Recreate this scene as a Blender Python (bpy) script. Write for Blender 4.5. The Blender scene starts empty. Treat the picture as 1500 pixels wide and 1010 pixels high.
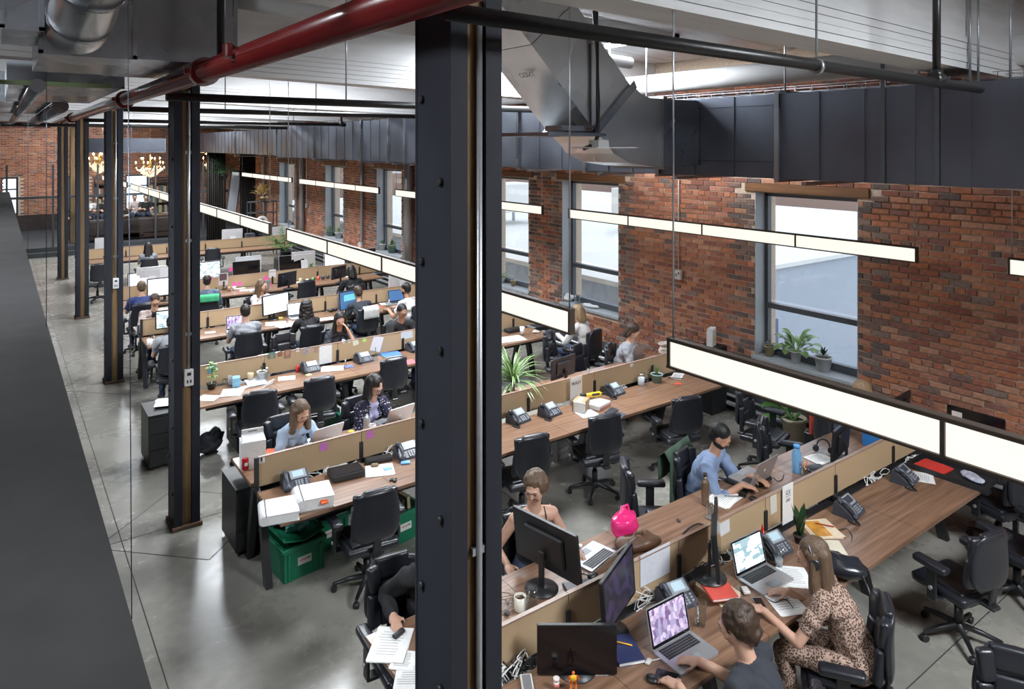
import bpy, bmesh, math, random
from mathutils import Vector, Matrix, Euler, noise as mnoise
import numpy as np
R = math.radians
rnd = random.Random(7)
C = bpy.context.scene.collection
SC = bpy.context.scene

# ------------------------------------------------------------------ camera
F = 1040.0; HZ = 212.0; SY, CY = 0.5880, 0.8088; H = 3.9
YAW = math.atan2(SY, CY)
cam_d = bpy.data.cameras.new('camera'); cam = bpy.data.objects.new('camera', cam_d); C.objects.link(cam)
cam.location = (0, 0, H); cam.rotation_euler = (R(90), 0, -YAW)
cam_d.sensor_width = 36; cam_d.lens = F / 1500 * 36; cam_d.shift_y = -(505 - HZ) / 1500
cam_d.clip_start = 0.05; cam_d.clip_end = 300
SC.camera = cam
# ------------------------------------------------------------------ world and exposure
w = bpy.data.worlds.new('sky'); SC.world = w; w.use_nodes = True
wn = w.node_tree.nodes; wl = w.node_tree.links
bg = wn['Background']; bg.inputs[1].default_value = 1.5
tc = wn.new('ShaderNodeTexCoord'); mp = wn.new('ShaderNodeMapping'); mp.inputs['Scale'].default_value = (1, 1, 2.5)
nz = wn.new('ShaderNodeTexNoise'); nz.inputs['Scale'].default_value = 2.2; nz.inputs['Detail'].default_value = 5
cr = wn.new('ShaderNodeValToRGB'); cr.color_ramp.elements[0].color = (.60, .74, .96, 1); cr.color_ramp.elements[1].color = (.95, .97, 1, 1)
cr.color_ramp.elements[0].position = .35; cr.color_ramp.elements[1].position = .6
wl.new(tc.outputs['Generated'], mp.inputs[0]); wl.new(mp.outputs[0], nz.inputs[0]); wl.new(nz.outputs['Fac'], cr.inputs[0]); wl.new(cr.outputs[0], bg.inputs[0])
SC.view_settings.view_transform = 'Standard'; SC.view_settings.look = 'None'; SC.view_settings.gamma = 1
SC.view_settings.use_curve_mapping = False
SC.view_settings.exposure = 0.55
SC.cycles.use_denoising = True
SC.cycles.max_bounces = 7; SC.cycles.diffuse_bounces = 4; SC.cycles.glossy_bounces = 3; SC.cycles.transmission_bounces = 6; SC.cycles.transparent_max_bounces = 10
SC.cycles.caustics_reflective = False; SC.cycles.caustics_refractive = False
SC.cycles.sample_clamp_indirect = 4

SKYLIGHT_FILL_W = 430.0
LAMP_E = .74

# ------------------------------------------------------------------ pixel rays of the 1500x1010 frame turned into points of the room
def at(u, v, Z=.77):
    a = (u - 750) / F; z = (H - Z) * F / (v - HZ)
    return Vector((z * (SY + CY * a), z * (CY - SY * a), Z))
def atY(u, v, Y):
    a = (u - 750) / F; z = Y / (CY - SY * a)
    return Vector((z * (SY + CY * a), Y, H - (v - HZ) * z / F))
def atX(u, v, X):
    a = (u - 750) / F; z = X / (SY + CY * a)
    return Vector((X, z * (CY - SY * a), H - (v - HZ) * z / F))

# ------------------------------------------------------------------ materials
MATS = {}
def mat(name, col, rough=.5, metal=0, var=.12, scale=30, bump=0, emit=0, spec=.5, stretch=None, coat=0, alpha=1, trans=0, rvar=0):
    if name in MATS: return MATS[name]
    m = bpy.data.materials.new(name); m.use_nodes = True; N = m.node_tree.nodes; L = m.node_tree.links
    p = N['Principled BSDF']
    p.inputs['Roughness'].default_value = rough; p.inputs['Metallic'].default_value = metal
    p.inputs['Specular IOR Level'].default_value = spec; p.inputs['Coat Weight'].default_value = coat
    p.inputs['Coat Roughness'].default_value = .12
    if trans: p.inputs['Transmission Weight'].default_value = trans; p.inputs['IOR'].default_value = 1.2
    p.inputs['Alpha'].default_value = alpha
    t = N.new('ShaderNodeTexCoord'); mp = N.new('ShaderNodeMapping'); L.new(t.outputs['Object'], mp.inputs[0])
    if stretch: mp.inputs['Scale'].default_value = stretch
    n = N.new('ShaderNodeTexNoise'); n.inputs['Scale'].default_value = scale; n.inputs['Detail'].default_value = 4
    L.new(mp.outputs[0], n.inputs[0])
    mx = N.new('ShaderNodeMix'); mx.data_type = 'RGBA'
    c = Vector(col[:3])
    mx.inputs[6].default_value = (*[max(0, x * (1 - var)) for x in c], 1); mx.inputs[7].default_value = (*[min(1, x * (1 + var)) for x in c], 1)
    L.new(n.outputs['Fac'], mx.inputs[0]); L.new(mx.outputs[2], p.inputs['Base Color'])
    if emit:
        L.new(mx.outputs[2], p.inputs['Emission Color']); p.inputs['Emission Strength'].default_value = emit
    if rvar:
        mr = N.new('ShaderNodeMapRange'); mr.inputs[1].default_value = .3; mr.inputs[2].default_value = .7
        mr.inputs[3].default_value = max(0, rough - rvar); mr.inputs[4].default_value = rough + rvar
        n2 = N.new('ShaderNodeTexNoise'); n2.inputs['Scale'].default_value = scale * .3; L.new(mp.outputs[0], n2.inputs[0])
        L.new(n2.outputs['Fac'], mr.inputs[0]); L.new(mr.outputs[0], p.inputs['Roughness'])
    if bump:
        b = N.new('ShaderNodeBump'); b.inputs['Strength'].default_value = bump; b.inputs['Distance'].default_value = .01
        L.new(n.outputs['Fac'], b.inputs['Height']); L.new(b.outputs[0], p.inputs['Normal'])
    MATS[name] = m
    return m

def floor_material():
    m = mat('polished_concrete', (.33, .325, .30), .28, 0, .25, 1.2, 0)
    N = m.node_tree.nodes; L = m.node_tree.links; p = N['Principled BSDF']
    t = N.new('ShaderNodeTexCoord')
    a = N.new('ShaderNodeTexNoise'); a.inputs['Scale'].default_value = .55; a.inputs['Detail'].default_value = 8; a.inputs['Roughness'].default_value = .55
    b = N.new('ShaderNodeTexNoise'); b.inputs['Scale'].default_value = 9; b.inputs['Detail'].default_value = 6
    L.new(t.outputs['Object'], a.inputs[0]); L.new(t.outputs['Object'], b.inputs[0])
    r = N.new('ShaderNodeValToRGB'); e = r.color_ramp.elements
    e[0].position = .30; e[0].color = (.19, .185, .168, 1); e[1].position = .75; e[1].color = (.35, .332, .29, 1)
    x = N.new('ShaderNodeMix'); x.data_type = 'FLOAT'; x.inputs[0].default_value = .3
    L.new(a.outputs['Fac'], x.inputs[2]); L.new(b.outputs['Fac'], x.inputs[3]); L.new(x.outputs[0], r.inputs[0]); L.new(r.outputs[0], p.inputs['Base Color'])
    mr = N.new('ShaderNodeMapRange'); mr.inputs[1].default_value = .3; mr.inputs[2].default_value = .7; mr.inputs[3].default_value = .16; mr.inputs[4].default_value = .36
    L.new(x.outputs[0], mr.inputs[0]); L.new(mr.outputs[0], p.inputs['Roughness'])
    return m
def wood_material(name, dark, light, axis='X', rough=.35, sc=1.0, coat=.15):
    m = mat(name, dark, rough, 0, .1, 3, 0, coat=coat)
    N = m.node_tree.nodes; L = m.node_tree.links; p = N['Principled BSDF']
    t = N.new('ShaderNodeTexCoord'); mp = N.new('ShaderNodeMapping')
    s = {'X': (1.2, 26, 26), 'Y': (26, 1.2, 26), 'Z': (26, 26, 1.2)}[axis]
    mp.inputs['Scale'].default_value = tuple(k * sc for k in s)
    n = N.new('ShaderNodeTexNoise'); n.inputs['Scale'].default_value = 1.0; n.inputs['Detail'].default_value = 7; n.inputs['Roughness'].default_value = .6; n.inputs['Distortion'].default_value = .6
    L.new(t.outputs['Object'], mp.inputs[0]); L.new(mp.outputs[0], n.inputs[0])
    r = N.new('ShaderNodeValToRGB'); e = r.color_ramp.elements
    e[0].position = .32; e[0].color = (*dark, 1); e[1].position = .68; e[1].color = (*light, 1)
    L.new(n.outputs['Fac'], r.inputs[0]); L.new(r.outputs[0], p.inputs['Base Color'])
    return m
def attr_material(name, rough, attr='tint', bump=.5, scale=60, var=.25):
    m = mat(name, (.4, .4, .4), rough, 0, .1, scale, bump, spec=.25)
    N = m.node_tree.nodes; L = m.node_tree.links; p = N['Principled BSDF']
    a = N.new('ShaderNodeAttribute'); a.attribute_name = attr
    n = N.new('ShaderNodeTexNoise'); n.inputs['Scale'].default_value = 22; n.inputs['Detail'].default_value = 5
    t = N.new('ShaderNodeTexCoord'); L.new(t.outputs['Object'], n.inputs[0])
    x = N.new('ShaderNodeMix'); x.data_type = 'RGBA'; x.blend_type = 'MULTIPLY'; x.inputs[0].default_value = 1
    mr = N.new('ShaderNodeMapRange'); mr.inputs[1].default_value = .25; mr.inputs[2].default_value = .75; mr.inputs[3].default_value = 1 - var; mr.inputs[4].default_value = 1 + var
    L.new(n.outputs['Fac'], mr.inputs[0]); L.new(a.outputs['Color'], x.inputs[6]); L.new(mr.outputs[0], x.inputs[7]); L.new(x.outputs[2], p.inputs['Base Color'])
    return m

M_floor = floor_material()
M_desk = wood_material('walnut_desktop', (.125, .064, .038), (.30, .175, .11), 'X', .3, 1, .3)
M_post = wood_material('old_pine', (.11, .062, .024), (.25, .16, .072), 'Z', .7, .8, 0)
M_lintel = wood_material('lintel_timber', (.13, .055, .02), (.26, .12, .05), 'Y', .7, .8, 0)
M_brick = attr_material('brick_clay', .85)
M_mortar = mat('mortar', (.62, .50, .39), .95, 0, .3, 25, .4)
M_board = mat('fibreboard_tan', (.47, .335, .20), .7, 0, .07, 90)
M_boarddark = mat('fibreboard_edge', (.10, .06, .03), .7)
M_cap = mat('cap_strip', (.30, .20, .15), .35, 0, .1, 40)
M_blk = mat('black_steel', (.018, .018, .020), .45, 0, .2, 20)
M_col = mat('column_paint', (.018, .020, .028), .65, 0, .15, 6, rvar=.08, spec=.25)
M_leather = mat('black_leather', (.014, .0155, .021), .36, 0, .3, 90, .12, coat=.2)
M_plastic = mat('black_plastic', (.016, .017, .019), .4, 0, .2, 60)
M_white = mat('white_paint', (.64, .645, .65), .6, 0, .07, 3, .1)
M_white2 = mat('white_timber', (.74, .75, .76), .7, 0, .16, 5, .35, stretch=(.4, 3, 3))
M_galv = mat('galvanised_steel', (.34, .36, .39), .26, 1, .2, 5, .04, rvar=.08, stretch=(1, .4, 1))
M_galvdk = mat('galvanised_duct', (.13, .143, .175), .38, 1, .18, 2.5, .02, rvar=.09)
M_red = mat('red_enamel', (.13, .006, .007), .25, 0, .1, 20, coat=.6)
M_pipe = mat('black_iron', (.022, .022, .022), .35, .3, .4, 25, .1)
M_frame = mat('window_frame_grey', (.085, .095, .11), .45)
M_sill = mat('sill_paint', (.42, .45, .48), .5)
M_paper = mat('paper', (.80, .80, .79), .7, 0, .05, 60)
M_silver = mat('brushed_aluminium', (.55, .56, .58), .3, .7, .05, 60)
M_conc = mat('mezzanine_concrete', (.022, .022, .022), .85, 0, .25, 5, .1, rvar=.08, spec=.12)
M_greywall = mat('grey_paint', (.035, .038, .042), .7)
M_conduit = mat('conduit_zinc', (.42, .44, .47), .35, .7)

# ------------------------------------------------------------------ mesh helpers
class MB:
    """collects shapes into one mesh"""
    def __init__(s): s.bm = bmesh.new()
    def _add(s, geom, mtx, smooth, mi=0):
        bmesh.ops.transform(s.bm, matrix=mtx, verts=geom)
        fs = set(f for v in geom for f in v.link_faces)
        for f in fs: f.smooth = smooth; f.material_index = mi
        return s
    def box(s, c, d, rot=None, bev=0, seg=1, mi=0, smooth=False, taper=1.0):
        r = bmesh.ops.create_cube(s.bm, size=1); vs = r['verts']
        if taper != 1.0:
            for v in vs:
                if v.co.z > 0: v.co.x *= taper; v.co.y *= taper
        bmesh.ops.scale(s.bm, vec=d, verts=vs)
        if bev:
            es = list(set(e for v in vs for e in v.link_edges))
            rr = bmesh.ops.bevel(s.bm, geom=es, offset=bev, segments=seg, affect='EDGES', profile=.5, clamp_overlap=True)
            vs = list(set(v for f in rr['faces'] for v in f.verts) | set(v for v in vs if v.is_valid))
        m = Matrix.Translation(Vector(c)) @ (Euler(rot).to_matrix().to_4x4() if rot else Matrix())
        return s._add(vs, m, smooth or (bev > 0 and seg > 1), mi)
    def cyl(s, p0, p1, r0, r1=None, n=12, mi=0, caps=True, smooth=True):
        p0, p1 = Vector(p0), Vector(p1); r1 = r0 if r1 is None else r1
        d = p1 - p0
        r = bmesh.ops.create_cone(s.bm, cap_ends=caps, segments=n, radius1=r0, radius2=r1, depth=d.length)
        q = d.to_track_quat('Z', 'Y').to_matrix().to_4x4()
        s._add(r['verts'], Matrix.Translation((p0 + p1) / 2) @ q, False, mi)
        for f in set(f for v in r['verts'] for f in v.link_faces):
            if len(f.verts) == 4: f.smooth = smooth
        return s
    def sph(s, c, r, sc=(1, 1, 1), n=10, mi=0, rot=None):
        g = bmesh.ops.create_uvsphere(s.bm, u_segments=n + 2, v_segments=n, radius=r)
        m = Matrix.Translation(Vector(c)) @ (Euler(rot).to_matrix().to_4x4() if rot else Matrix()) @ Matrix.Diagonal((*sc, 1))
        return s._add(g['verts'], m, True, mi)
    def tube(s, pts, r, n=8, mi=0):
        pts = [Vector(p) for p in pts]; rings = []
        up = Vector((0, 0, 1))
        for i, p in enumerate(pts):
            t = (pts[min(i + 1, len(pts) - 1)] - pts[max(i - 1, 0)]).normalized()
            a = t.cross(up)
            if a.length < .05: a = t.cross(Vector((0, 1, 0)))
            a.normalize(); b = t.cross(a)
            rr = r[i] if isinstance(r, (list, tuple)) else r
            rings.append([s.bm.verts.new(p + (a * math.cos(k * 2 * math.pi / n) + b * math.sin(k * 2 * math.pi / n)) * rr) for k in range(n)])
        for A, B in zip(rings, rings[1:]):
            for k in range(n):
                f = s.bm.faces.new((A[k], A[(k + 1) % n], B[(k + 1) % n], B[k])); f.smooth = True; f.material_index = mi
        for ring, rev in ((rings[0], False), (rings[-1], True)):
            try:
                f = s.bm.faces.new(ring[::-1] if rev else ring); f.material_index = mi
            except ValueError: pass
        return s
    def lathe(s, prof, c=(0, 0, 0), n=16, mi=0):
        c = Vector(c); rings = []
        for r, z in prof:
            rings.append([s.bm.verts.new(c + Vector((r * math.cos(k * 2 * math.pi / n), r * math.sin(k * 2 * math.pi / n), z))) for k in range(n)] if r > 1e-5 else [s.bm.verts.new(c + Vector((0, 0, z)))])
        for A, B in zip(rings, rings[1:]):
            for k in range(n):
                k2 = (k + 1) % n
                vs = [A[k % len(A)], A[k2 % len(A)], B[k2 % len(B)], B[k % len(B)]]
                u = []
                for v in vs:
                    if v not in u: u.append(v)
                if len(u) > 2:
                    f = s.bm.faces.new(u); f.smooth = True; f.material_index = mi
        return s
    def prism(s, poly, h0, h1, axis='Y', mi=0):
        """poly in the plane normal to axis, swept from h0 to h1"""
        def P(a, b, h): return {'Y': (a, h, b), 'X': (h, a, b), 'Z': (a, b, h)}[axis]
        A = [s.bm.verts.new(P(a, b, h0)) for a, b in poly]; B = [s.bm.verts.new(P(a, b, h1)) for a, b in poly]
        n = len(poly); fs = [s.bm.faces.new(A), s.bm.faces.new(B[::-1])]
        for k in range(n): fs.append(s.bm.faces.new((A[k], B[k], B[(k + 1) % n], A[(k + 1) % n])))
        bmesh.ops.recalc_face_normals(s.bm, faces=fs)
        for f in fs: f.material_index = mi
        return s
    def quad(s, a, b, c, d, mi=0, smooth=False):
        f = s.bm.faces.new([s.bm.verts.new(Vector(p)) for p in (a, b, c, d)]); f.material_index = mi; f.smooth = smooth
        return s
    def mesh(s, name, mats):
        me = bpy.data.meshes.new(name)
        bmesh.ops.remove_doubles(s.bm, verts=s.bm.verts, dist=1e-6)
        s.bm.to_mesh(me); s.bm.free()
        for m in (mats if isinstance(mats, (list, tuple)) else [mats]): me.materials.append(m)
        return me
    def build(s, name, mats, parent=None, loc=None, rz=None):
        return link(name, s.mesh(name, mats), parent, loc, rz)
def link(name, me, parent=None, loc=None, rz=None):
    o = bpy.data.objects.new(name, me); C.objects.link(o); o.parent = parent
    if loc is not None: o.location = loc
    if rz is not None: o.rotation_euler.z = rz
    return o
def tag(o, label=None, cat=None, group=None, kind=None):
    if label: o['label'] = label
    if cat: o['category'] = cat
    if group: o['group'] = group
    if kind: o['kind'] = kind
    return o
def empty(name, loc=(0, 0, 0), h=0, label=None, cat=None, group=None):
    o = bpy.data.objects.new(name, None); C.objects.link(o); o.empty_display_size = .1
    o.location = loc; o.rotation_euler.z = -R(h)
    return tag(o, label, cat, group)
KIDS = {}
def copy_tree(o, parent=None):
    c = o.copy(); C.objects.link(c); c.parent = parent
    for ch in list(o.children): copy_tree(ch, c)
    return c
def struct(o): o['kind'] = 'structure'; return o
def place(proto, loc, h, label, cat=None, group=None, used=set()):
    """first use moves the prototype itself, later ones copy it"""
    if proto.name in used: o = copy_tree(proto)
    else: used.add(proto.name); o = proto
    o.location = loc; o.rotation_euler.z = -R(h)
    o['label'] = label
    if cat: o['category'] = cat
    if group: o['group'] = group
    elif 'group' in o: del o['group']
    return o
# ================================================================== THE SETTING
XW = 8.8            # inner face of the window wall
YF = 36.0           # far wall
def roofz(x): return 5.62 - .05 * (x - 1.6)
struct(MB().box((1.9, 15.5, -.1), (15.6, 42.6, .2)).build('floor', M_floor))
M_joint = mat('joint_dark', (.04, .04, .038), .8)
g = MB()
for x in (1.0, 4.6): g.box((x, 15.5, .0008), (.008, 40, .0016))
for y in (2.45, 7.9, 13.35, 18.8, 24.3): g.box((1.9, y, .0008), (13, .008, .0016))
for y in (7.9, 13.35, 18.8):
    for sx in (1, -1):
        for sy in (1, -1):
            g.box((1.62 + sx * .42, y + sy * .42, .0008), (.008, 1.18, .0016), rot=(0, 0, R(45 * sx * sy)))
j = g.build('floor_joints', M_joint); struct(j); j.name = 'trim_1'
# walls (left and back close the hall behind the camera)
struct(MB().box((-6.0, 15.5, 2.8), (.2, 42.6, 5.9)).build('wall_left', mat('dim_brick_red', (.20, .09, .06), .9, 0, .3, 8)))
struct(MB().box((1.9, -5.9, 2.8), (15.6, .2, 5.9)).build('wall_back', MATS['dim_brick_red']))
ce = struct(MB().prism([(-6.1, roofz(-6.1)), (9.3, roofz(9.3)), (9.3, roofz(9.3) + .1), (-6.1, roofz(-6.1) + .1)], -6, 37, 'Y').build('ceiling', M_white2))
# deck planks under the ceiling, one part each
pl = MB().prism([(-6, roofz(-6) - .03), (XW, roofz(XW) - .03), (XW, roofz(XW) - .002), (-6, roofz(-6) - .002)], -.118, .118, 'Y').mesh('plank', M_white2)
for k in range(170):
    y = -4 + k * .24
    o = link('plank', pl, ce, (0, y, rnd.uniform(-.006, .004)))
# deep white beams with laminated lower boards, across the hall at each column
nb = 0
BEAM_Y = [-3.0, 2.65, 8.1, 13.5, 18.95, 24.4, 29.9]
for y in BEAM_Y:
    nb += 1
    b = MB().prism([(-6, 4.78 + .38), (XW, 4.78), (XW, roofz(XW) - .03), (-6, roofz(-6) - .03)], y, y + .30, 'Y').build('trim_%d' % (nb + 1), M_white2)
    struct(b)
    bd = MB().prism([(-6, 0 + .38), (XW, 0), (XW, .052), (-6, .052 + .38)], y - .012, y + .312, 'Y').mesh('lamination', M_white2)
    for k in range(5):
        link('lamination', bd, b, (0, rnd.uniform(-.008, .008), 4.50 + k * .056))
# window wall: solid pieces between the openings
WIN = [(4.68, 6.19), (8.94, 10.48), (11.53, 13.05), (17.15, 18.7), (21.1, 22.6), (25.6, 27.3), (31.0, 32.5)]
WZ0, WZ1 = .86, 3.22
ww = MB(); y0 = -5.8
for a, b in WIN:
    ww.box((XW + .26, (y0 + a) / 2, 2.9), (.5, a - y0, 5.8)); 
    ww.box((XW + .26, (a + b) / 2, WZ0 / 2 - .02), (.5, b - a, WZ0 - .04)); ww.box((XW + .26, (a + b) / 2, (WZ1 + 5.8) / 2), (.5, b - a, 5.8 - WZ1))
    y0 = b
ww.box((XW + .26, (y0 + 36.8) / 2, 2.9), (.5, 36.8 - y0, 5.8))
wr = struct(ww.build('wall_right', M_mortar))
# bricks on the window wall: real courses, proud of the mortar
BL, BH = .225, .0755
PAL = [(.30, .125, .075), (.27, .105, .065), (.34, .15, .09), (.23, .09, .065), (.36, .19, .125), (.19, .09, .07), (.30, .14, .095), (.33, .13, .07)]
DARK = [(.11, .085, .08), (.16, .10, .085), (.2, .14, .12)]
def brick_mesh(col, l):
    b = MB(); b.box((0, 0, 0), (.018, l, BH - .014), bev=.005, seg=1)
    me = b.mesh('brick', M_brick)
    at_ = me.color_attributes.new('tint', 'FLOAT_COLOR', 'POINT')
    for d in at_.data: d.color = (*col, 1)
    return me
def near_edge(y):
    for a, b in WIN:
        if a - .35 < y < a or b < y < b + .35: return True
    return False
slots = []
row = 0; z = .06
while z < 4.9:
    y = -1.0 + (0 if row % 2 else BL / 2)
    header = row % 6 == 5
    step = BL * (.52 if header else 1)
    while y < 35.8:
        l = step - .012
        hit = False
        a0, b0 = y, y + l
        if WZ0 - .06 < z < WZ1 + .0:
            for a, b in WIN:
                if a0 < b and b0 > a:
                    if a0 < a: b0 = min(b0, a - .004)
                    elif b0 > b: a0 = max(a0, b + .004)
                    else: hit = True
                    if b0 - a0 < .05: hit = True
        if WZ1 <= z < WZ1 + .13:
            for a, b in WIN:
                if a0 < b + .15 and b0 > a - .15: hit = True
        if not hit: slots.append(((a0 + b0) / 2, z, b0 - a0))
        y += step
    row += 1; z += BH
def pick(y, z):
    n = mnoise.noise(Vector((y * .7, z * .9, 3)))
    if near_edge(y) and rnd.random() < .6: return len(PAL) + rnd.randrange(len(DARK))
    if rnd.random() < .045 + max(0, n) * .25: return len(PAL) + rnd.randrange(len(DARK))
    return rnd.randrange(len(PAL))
def shown(y, z):
    a = None
    dx, dy = XW, y
    zc = dx * SY + dy * CY; xc = dx * CY - dy * SY
    if zc < .5: return 0
    u = 750 + F * xc / zc; v = HZ + F * (H - z) / zc
    if u < 1010 or u > 1500 or v < 285 or v > 700: return 0
    if u > 1340 and v > 590: return 0
    return 1 / zc
cols = [tuple(min(1, k * 1.38) for k in c) for c in PAL + DARK]
sl = sorted(slots, key=lambda s: -shown(s[0], s[1]))
bm_cache = {}
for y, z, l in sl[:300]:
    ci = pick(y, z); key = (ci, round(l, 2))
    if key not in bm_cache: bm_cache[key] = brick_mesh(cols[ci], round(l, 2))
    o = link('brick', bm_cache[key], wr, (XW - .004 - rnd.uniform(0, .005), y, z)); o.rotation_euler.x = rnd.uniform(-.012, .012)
def brick_mass(name, slots, parent, fn, depth=.009):
    """many bricks in one mesh: front face with chamfered rim"""
    V = []; Fc = []; T = []
    for (p, z, l) in slots:
        n = len(V); h = BH - .014; d = depth + rnd.uniform(-.003, .004)
        for (s, e) in ((.5, 0), (.5 - .004, 1)):
            hh = h * s if e == 0 else h / 2 - .004; ll = l * .5 if e == 0 else l / 2 - .004
            for (sa, sb) in ((-1, -1), (1, -1), (1, 1), (-1, 1)):
                V.append(fn(p + sa * ll, z + sb * hh, d if e else 0))
        Fc.append((n + 4, n + 5, n + 6, n + 7))
        for k in range(4): Fc.append((n + k, n + (k + 1) % 4, n + 4 + (k + 1) % 4, n + 4 + k))
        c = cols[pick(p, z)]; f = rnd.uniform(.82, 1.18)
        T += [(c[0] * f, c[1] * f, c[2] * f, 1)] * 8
    me = bpy.data.meshes.new(name); me.from_pydata(V, [], Fc); me.materials.append(M_brick)
    ca = me.color_attributes.new('tint', 'FLOAT_COLOR', 'POINT')
    ca.data.foreach_set('color', np.array(T, dtype=np.float32).ravel())
    bm = bmesh.new(); bm.from_mesh(me); bmesh.ops.recalc_face_normals(bm, faces=bm.faces); bm.to_mesh(me); bm.free()
    o = link(name, me, parent); o['kind'] = 'stuff'; return o
brick_mass('brickwork', sl[300:], wr, lambda p, z, d: (XW + .01 - d * 1.6, p, z))
# far wall of brick with three windows
FW = [(.15, .75), (2.5, 3.2), (4.7, 5.65)]
fz0, fz1 = .95, 2.55
fw = MB(); x0 = -6
for a, b in FW:
    fw.box(((x0 + a) / 2, YF + .2, 2.9), (a - x0, .4, 5.8)); fw.box(((a + b) / 2, YF + .2, fz0 / 2), (b - a, .4, fz0)); fw.box(((a + b) / 2, YF + .2, (fz1 + 5.8) / 2), (b - a, .4, 5.8 - fz1)); x0 = b
fw.box(((x0 + 9.3) / 2, YF + .2, 2.9), (9.3 - x0, .4, 5.8))
wf = struct(fw.build('wall_far', M_mortar))
slots = []; z = .95; row = 0
while z < 5.0:
    x = -1.2 + (0 if row % 2 else BL / 2)
    while x < 8.7:
        if not any(a - .1 < x < b - .1 + .1 and fz0 - .03 < z < fz1 for a, b in FW): slots.append((x + BL / 2, z, BL - .012))
        x += BL
    row += 1; z += BH
brick_mass('brickwork', slots, wf, lambda p, z, d: (p, YF - d * 1.6, z))
# windows
M_glass = bpy.data.materials.new('window_glass'); M_glass.use_nodes = True
N = M_glass.node_tree.nodes; L = M_glass.node_tree.links; N.remove(N['Principled BSDF'])
tr = N.new('ShaderNodeBsdfTransparent'); gl = N.new('ShaderNodeBsdfGlossy'); gl.inputs['Roughness'].default_value = .03
fw_ = N.new('ShaderNodeLayerWeight'); fw_.inputs[0].default_value = .12; fr = N.new('ShaderNodeMath'); fr.operation = 'MULTIPLY_ADD'; fr.inputs[1].default_value = .3; fr.inputs[2].default_value = .03; L.new(fw_.outputs['Facing'], fr.inputs[0]); mx = N.new('ShaderNodeMixShader')
tr.inputs[0].default_value = (.93, .95, .96, 1)
L.new(fr.outputs[0], mx.inputs[0]); L.new(tr.outputs[0], mx.inputs[1]); L.new(gl.outputs[0], mx.inputs[2]); L.new(mx.outputs[0], N['Material Output'].inputs[0])
for i, (a, b) in enumerate(WIN):
    w_ = struct(empty('window_%d' % (i + 1), (XW, (a + b) / 2, WZ0)))
    hw = (b - a) / 2; hh = WZ1 - WZ0
    f = MB(); X = .27; t = .06
    for s in (-1, 1): f.box((X, s * (hw - t / 2 - .004), hh / 2), (.08, t, hh - .008))
    f.box((X, 0, hh - t / 2 - .004), (.08, hw * 2 - .01, t)); f.box((X, 0, t / 2 + .04), (.08, hw * 2 - .01, t + .05))
    f.build('frame', M_frame, w_)
    MB().box((X, 0, .72), (.09, hw * 2 - .13, .075)).box((X - .05, -.5, .70), (.02, .10, .02)).box((X - .05, .5, .70), (.02, .10, .02)).build('transom', M_frame, w_)
    MB().box((X + .02, 0, (hh + .76) / 2), (.008, hw * 2 - .13, hh - .84)).build('pane', M_glass, w_)
    MB().box((X + .02, 0, .385), (.008, hw * 2 - .13, .59)).build('pane', M_glass, w_)
    MB().box((.115, 0, .0), (.31, hw * 2 + .06, .05), bev=.006).build('sill', M_sill, w_)
    for s in (-1, 1): MB().box((.12, s * (hw - .0065), hh / 2 + .02), (.225, .011, hh - .06)).build('reveal_lining', M_sill, w_)
    MB().box((.01, 0, hh + .07), (.06, hw * 2 + .3, .12), bev=.006).build('lintel', M_lintel, w_)
for i, (a, b) in enumerate(FW):
    w_ = struct(empty('window_%d' % (i + 8), ((a + b) / 2, YF, fz0))); hw = (b - a) / 2; hh = fz1 - fz0
    f = MB()
    for s in (-1, 1): f.box((s * (hw - .035), .12, hh / 2), (.07, .08, hh - .01))
    f.box((0, .12, hh - .04), (hw * 2, .08, .07)).box((0, .12, .04), (hw * 2, .08, .07)).box((0, .12, hh * .68), (hw * 2, .07, .06)); f.build('frame', M_frame, w_)
    MB().box((0, .13, hh / 2), (hw * 2 - .1, .008, hh - .1)).build('pane', M_glass, w_)
# low dark dado and floor pipes along the window wall
struct(MB().box((XW - .03, 15, .19), (.05, 40, .38)).build('baseboard_right', mat('dado_paint', (.07, .075, .085), .6)))
g = MB()
for z, r in ((.12, .035), (.24, .022)): g.cyl((XW - .12, 1, z), (XW - .12, 30, z), r, n=8)
tag(g.build('heating_pipe', M_conduit), 'grey heating pipes running low along the brick window wall', 'pipe', kind=None)
# raised platform, glazed partition frame in front of the far wall
struct(MB().box((2.0, 33, .15), (15.4, 6.8, .30)).box((2.0, 29.45, .08), (15.4, .35, .15)).build('trim_9', M_greywall))
M_dado = mat('dado_dark', (.035, .022, .02), .6)
struct(MB().box((2.0, YF - .06, .62), (15, .06, .66)).build('baseboard_far', M_dado))
gp = struct(empty('trim_10', (0, 29.75, .3)))
for x in (-2.9, .3, 1.63, 3.0, 4.9, 6.6, 8.3):
    MB().box((x, 0, 1.45), (.06, .06, 2.9)).build('post', M_greywall, gp)
MB().box((2.7, 0, 1.75), (11.4, .08, .08)).build('transom', M_greywall, gp)
for a, b in ((-2.9, .3), (.3, 1.63), (1.63, 3.0), (3.0, 4.9), (4.9, 6.6), (6.6, 8.3)):
    MB().box(((a + b) / 2, 0, 1.0), (b - a - .1, .012, 1.4)).build('pane', M_glass, gp)
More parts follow.
